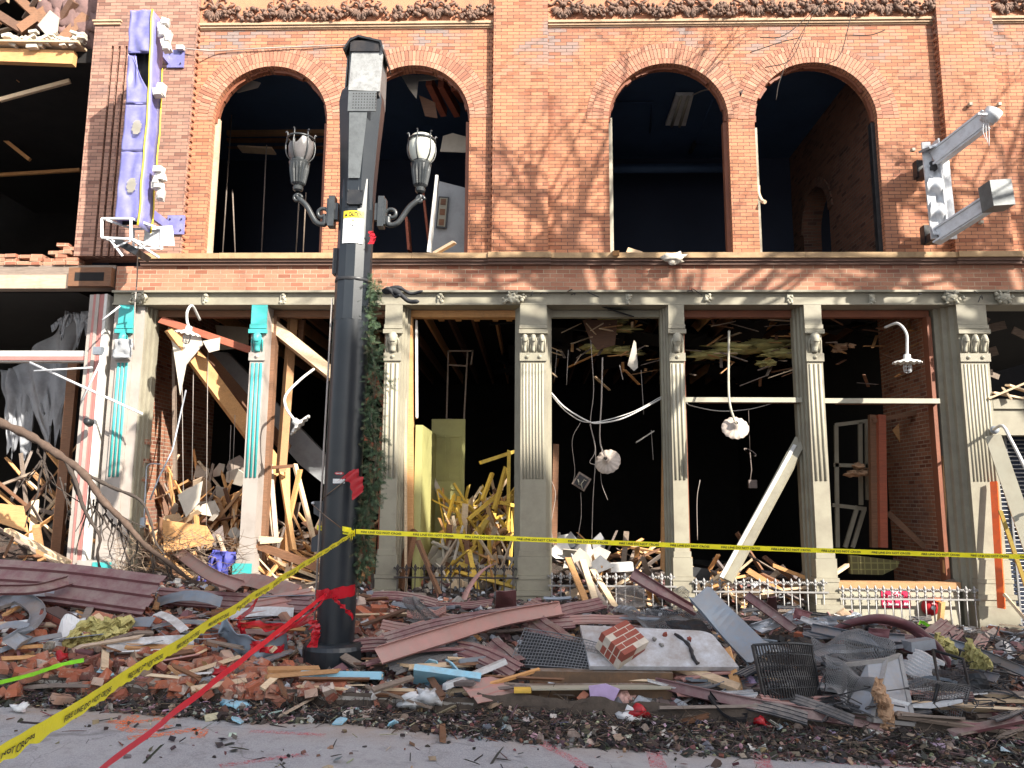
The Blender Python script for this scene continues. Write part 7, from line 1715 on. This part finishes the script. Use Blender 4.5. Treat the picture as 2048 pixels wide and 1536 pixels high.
for k in range(3000):
    x = rnd.uniform(-5, 7.5); y = CURB + .1 - bankw(x) * rnd.random(); m.cur = rnd.choice([(.05, .035, .03), (.08, .06, .05), (.03, .025, .025), (.2, .15, .11)]); twig(V((x, y, ground(x, min(y, CURB - .01)) + bankh(x, y) + .01)), rnd.uniform(.08, .4), rnd.uniform(.002, .006), rnd.uniform(0, 6.28))
for k in range(500):
    x, y = rnd.uniform(-6.5, 7.5), rnd.uniform(7.5, 11.5); m.cur = rnd.choice([(.05, .035, .03), (.08, .06, .05), (.2, .15, .11)]); twig(V((x, y, H(x, y) + .03)), rnd.uniform(.15, .6), rnd.uniform(.002, .005), rnd.uniform(0, 6.28))
for k in range(420):      # thicket of twigs in front of the first bay
    p_ = P(rnd.uniform(230, 480), rnd.uniform(1070, 1170), rnd.uniform(11.9, 12.7)); m.cur = rnd.choice([(.22, .15, .1), (.12, .08, .06), (.3, .22, .15)]); th = rnd.uniform(0, 6.28); q_ = [p_, p_ + V((math.cos(th) * .2, rnd.uniform(-.1, .1), math.sin(th) * .12)), p_ + V((math.cos(th) * .42, rnd.uniform(-.1, .1), math.sin(th) * .2 + .05))]; m.tube(q_, [.005, .004, .002], 3, caps=False)
m.build('twig_litter', 'litter', kind='stuff')
# short pieces on the road
board('road_stick', (884, 1452), (886, 1480), .05, .04, 'wood_brown', 'short brown wooden stub standing at the front edge of the litter strip', 'wood', .04)
board('road_stick', (560, 1432), (622, 1398), .06, .02, 'wood_pale', 'grey lath lying in the gutter litter right of the red tape', 'lath', .05)
board('road_stick', (1340, 1452), (1412, 1430), .07, .04, 'wood_brown', 'brown timber offcut in the gutter below the long dark rail', 'timber', .06)

# ================================================================== FALLEN TREE BRANCH (left)
fb = thing('fallen_branch', 'large bare broken branch drooping from the left edge down to the heap', 'branch', P(330, 1150, 11.2))
m = MB()
def br_(pts, r0, r1, Y=11.3):
    q_ = curve([P(a, b, Y + dy) for a, b, dy in pts], 6); n_ = len(q_); m.tube(q_, [lerp(r0, r1, i / (n_ - 1)) * (1 + .18 * math.sin(i * 2.1) + .1 * math.sin(i * 5.3)) for i in range(n_)], 8)
br_([(-60, 815, 0), (0, 845, 0), (60, 872, 0), (110, 905, 0), (165, 945, -.05), (205, 1000, -.1), (250, 1045, -.1), (290, 1090, -.1), (330, 1120, -.1), (380, 1160, -.1)], .072, .03)
m.build('main_limb', 'bark', fb)
for pts, r0 in (([(165, 945, 0), (225, 975, .1), (280, 1000, .1), (300, 1040, .1), (312, 1085, .1), (330, 1110, .1)], .03), ([(125, 910, 0), (150, 960, -.1), (165, 1010, -.1), (180, 1040, -.1), (200, 1075, -.1), (195, 1110, -.1), (210, 1150, -.1), (275, 1180, -.1)], .032), ([(90, 895, 0), (88, 925, 0), (78, 960, 0), (75, 990, 0), (60, 1020, 0), (50, 1055, 0)], .02), ([(85, 920, 0), (100, 960, 0), (130, 985, 0), (165, 1008, 0)], .014), ([(95, 950, 0), (90, 1000, 0), (85, 1040, 0)], .010), ([(180, 970, 0), (175, 1020, 0), (160, 1070, 0), (150, 1110, 0)], .018), ([(240, 1040, 0), (245, 1085, 0), (258, 1125, 0), (268, 1150, 0)], .016), ([(200, 990, .05), (240, 1030, .1), (300, 1060, .1)], .014), ([(300, 1095, -.1), (305, 1130, -.1), (312, 1160, -.1)], .014), ([(340, 1125, 0), (350, 1160, 0), (400, 1170, 0)], .014), ([(75, 905, 0), (82, 880, .1), (95, 905, .1)], .02), ([(130, 985, 0), (135, 1020, 0), (130, 1050, 0)], .008)):
    m = MB(); br_(pts, r0, r0 * .45); m.build('side_branch', 'bark_dark', fb)
br_([(-40, 870, .2), (30, 905, .2), (70, 960, .1), (100, 1010, .1), (120, 1070, .1), (150, 1130, .1)], .03, .012) if False else None
rnd.seed(404)
for k in range(26):
    a = (rnd.uniform(60, 330)); b = 845 + (a / 330) * 270 + rnd.uniform(-5, 25); m = MB(); q_ = [(a, b, 0)]; dx, dy = rnd.uniform(-8, 14), rnd.uniform(18, 34)
    for j in range(3): q_.append((q_[-1][0] + dx + rnd.uniform(-12, 12), q_[-1][1] + dy * rnd.uniform(.5, 1.1), rnd.uniform(-.15, .1)))
    br_(q_, .015, .005); m.build('side_branch', 'bark_dark', fb)

# ================================================================== BARRIER TAPES
rnd.seed(55)
def tape(name, label, A, B, wd, wdir, mat, text=None, sag=.03, nseg=120, ruffle=.0, tsize=.036, twist=0, tail=True, grp=None):
    L = (B - A).length; d = (B - A).normalized()
    def f(s_, t, off=0):
        u = s_ / L; w_ = V(wdir); w_ = (w_ - d * w_.dot(d)).normalized(); w_ = Matrix.Rotation(twist * math.sin(u * 3.1 + .5), 3, d) @ w_; nn = w_.cross(d).normalized()
        c = A.lerp(B, u) - V((0, 0, sag * 4 * u * (1 - u)))
        edge = (ruffle * (1 if t < 0 else .15) * noise.noise(V((s_ * 22, 1.0, 2))) if ruffle else 0)
        return c + w_ * (t + edge) + nn * (off + .004 * math.sin(s_ * 9))
    t_ = thing(name, label, 'barrier tape', A); 
    if grp: t_['group'] = grp
    m = MB(); m.grid(lambda u, v: f(u * L, (v - .5) * wd), nseg, 4, smooth=True); m.build('ribbon', mat, t_)
    if text:
        m = MB(); s_ = .05
        while s_ < L - .3:
            vs, fs = TXT[text]; x1 = max(v.x for v in vs)
            k = tsize
            i0 = len(m.v)
            for v in vs:
                p_ = f(min(L, s_ + v.x * k), -wd * .22 + v.y * k * .8, -.0025); nn2 = (CAM - p_).normalized(); m.v.append(p_ + (nn2 * .0 if False else V((0, 0, 0)))); m.col.append(m.cur)
            for q_ in fs: m.f.append(tuple(i0 + a for a in q_)); m.sm.append(False); m.uv += [(0, 0)] * len(q_)
            s_ += x1 * k + .12
        lay = m
        lay2 = MB(); lay2.v = [p_ for p_ in lay.v]; lay2.f = lay.f; lay2.sm = lay.sm; lay2.uv = lay.uv; lay2.col = lay.col
        lay2.build('lettering', 'ink', t_)
    return t_
TXT = {'fire': text_mesh('FIRE LINE DO NOT CROSS', 1.0, .02)}
K0 = P(708, 1066, PY - .24)
tape('barrier_tape', 'yellow fire line tape stretched level from the pole to the right edge', P(712, 1063, 8.1), P(2140, 1116, 8.6), .050, (0, -.05, 1), 'tape_yellow', 'fire', sag=.02, ruffle=.004)
tape('barrier_tape', 'short yellow tape piece from the plate left of the pole across its front', P(634, 1055, PY + .02), P(704, 1066, PY - .26), .05, (0, -.05, 1), 'tape_yellow', 'fire', sag=0, nseg=20)
tape('barrier_tape', 'yellow tape running from the pole knot to the lower left corner close to the viewer', P(-120, 1590, 1.35), K0, .040, (.15, -.3, 1), 'tape_yellow', 'fire', sag=.0, nseg=500, ruffle=.010, tsize=.022)
m = MB()
for k in range(7):
    a = K0 + V((rnd.uniform(-.03, .03), -.02, rnd.uniform(-.03, .03))); b = a + V((rnd.uniform(-.12, .06), rnd.uniform(-.06, 0), rnd.uniform(-.09, .04))); m.grid(lambda u, v: a.lerp(b, u) + V((0, .01 * math.sin(u * 7), (v - .5) * .05)), 6, 2)
m.build('tape_knot', 'tape_yellow', label='crumpled knot of yellow tape on the front of the pole', category='tape knot')
tape('red_tape', 'tight red tape running from the pole foot down to the bottom edge of the road', P(650, 1190, PY - .25), P(190, 1550, 2.6), .036, (.2, -.3, 1), 'tape_red', None, sag=.0, nseg=80, twist=.5, ruffle=.006)
def ribbon(name, pts, wd, mat, label, cat='ribbon', wd_dir=(0, -.1, 1), crin=.02):
    q_ = curve(pts, 8); n_ = len(q_) - 1; w_ = V(wd_dir).normalized(); m = MB()
    m.grid(lambda u, v: q_[int(round(u * n_))] + w_ * (v - .5) * wd * (1 + .4 * noise.noise(V((u * 9, 0, wd * 30)))) + V((1, 1, 1)) * crin * noise.noise(V((u * 12, v * 4, 3))), n_, 4)
    m.build(name, mat, label=label, category=cat)
# translucent red film
mm, nt_, b_ = newmat('red_film'); b_.inputs['Base Color'].default_value = (.52, .008, .02, 1); b_.inputs['Roughness'].default_value = .25; b_.inputs['Alpha'].default_value = .88; MATS['red_film'] = mm
zr = pc(1183).z
ribbon('red_ribbon', [V((xc0 + .215 * math.sin(a), PY - .215 * math.cos(a), zr + .02 * a)) for a in [R(x_) for x_ in range(-88, 92, 15)]], .11, 'red_film', 'wide red plastic ribbon wound round the pole near its foot', crin=.012)
ribbon('red_ribbon', [P(665, 1196, PY - .27), P(680, 1208, PY - .28), P(700, 1228, PY - .25), P(706, 1236, PY - .22)], .04, 'red_film', 'thin red ribbon tail slanting over the pole foot')
ribbon('red_ribbon', [P(655, 1188, PY - .25), P(630, 1218, PY - .3), P(560, 1270, PY - .3), P(530, 1290, PY - .2)], .03, 'red_film', 'narrow red ribbon going from the pole down to the left')
ribbon('red_ribbon', [pm(632, 1235, .3), pm(580, 1252, .25), pm(530, 1252, .25), pm(475, 1245, .28), pm(505, 1215, .3), pm(520, 1180, .4)], .07, 'red_film', 'wide red ribbon looping over the dark curved flashing', crin=.04)
ribbon('red_ribbon', [pm(475, 1250, .28), pm(495, 1275, .2), pm(520, 1295, .2), pm(560, 1300, .14), pm(575, 1275, .2)], .06, 'red_film', 'lower red ribbon loop hanging across the curved flashing', crin=.04)
ribbon('red_ribbon', [P(625, 1240, PY - .3), P(632, 1262, PY - .3), P(625, 1295, PY - .3)], .09, 'red_film', 'red ribbon bundle hanging at the left side of the pole foot', wd_dir=(1, 0, 0), crin=.04)
ribbon('red_flag', [P(676, 962, PY - .25), P(692, 950, PY - .27), P(704, 950, PY - .27), P(714, 970, PY - .26), P(716, 992, PY - .25)], .15, 'redp', 'bright red cloth flag tied on the front of the pole', 'flag', wd_dir=(.75, 0, .65), crin=.015)
ribbon('red_flag', [P(741, 462, PY - .2), P(746, 475, PY - .2), P(742, 488, PY - .2)], .06, 'red_film', 'tiny red ribbon scrap beside the upper right arm plate', 'ribbon', wd_dir=(1, 0, 0))
ribbon('lime_ribbon', [pm(-30, 1372, .35), pm(60, 1350, .3), pm(120, 1330, .25), pm(168, 1320, .2)], .035, 'lime', 'bright green ribbon stretched low at the left edge', crin=.004)
ribbon('lime_ribbon', [P(1835, 1262, 11.6), P(1842, 1244, 11.8), P(1868, 1260, 11.6)], .05, 'lime', 'folded lime ribbon at the foot of the fence near the bell')
ribbon('lime_ribbon', [pm(1895, 1275, .2), pm(1920, 1290, .2), pm(1950, 1302, .15)], .05, 'lime', 'lime ribbon lying right of the tilted maroon piece')
for k, pts in enumerate(([(624, 1008), (648, 1030), (685, 1058)], [(640, 1002), (660, 985), (690, 962)])):
    m = MB(); m.tube([P(a, b, PY - .24 - (.0 if k else .02)) if a > 640 else P(a, b, PY) for a, b in pts], .005, 4); m.build('thin_wire', 'rust', label=('thin rusty wire from the torn plate across the pole', 'thin rusty wire from the red flag to the left')[k], category='wire')
ribbon('orange_netting', [pm(1940, 1300, .12), pm(1960, 1312, .1), pm(1985, 1318, .08)], .12, 'orange', 'crumpled orange netting at the far right behind the yellow insulation', 'netting', crin=.05)
# every counted object is a thing, whatever its name sounds like
for o in list(C.objects):
    if o.parent is None and 'category' in o and 'kind' not in o: o['kind'] = 'thing'
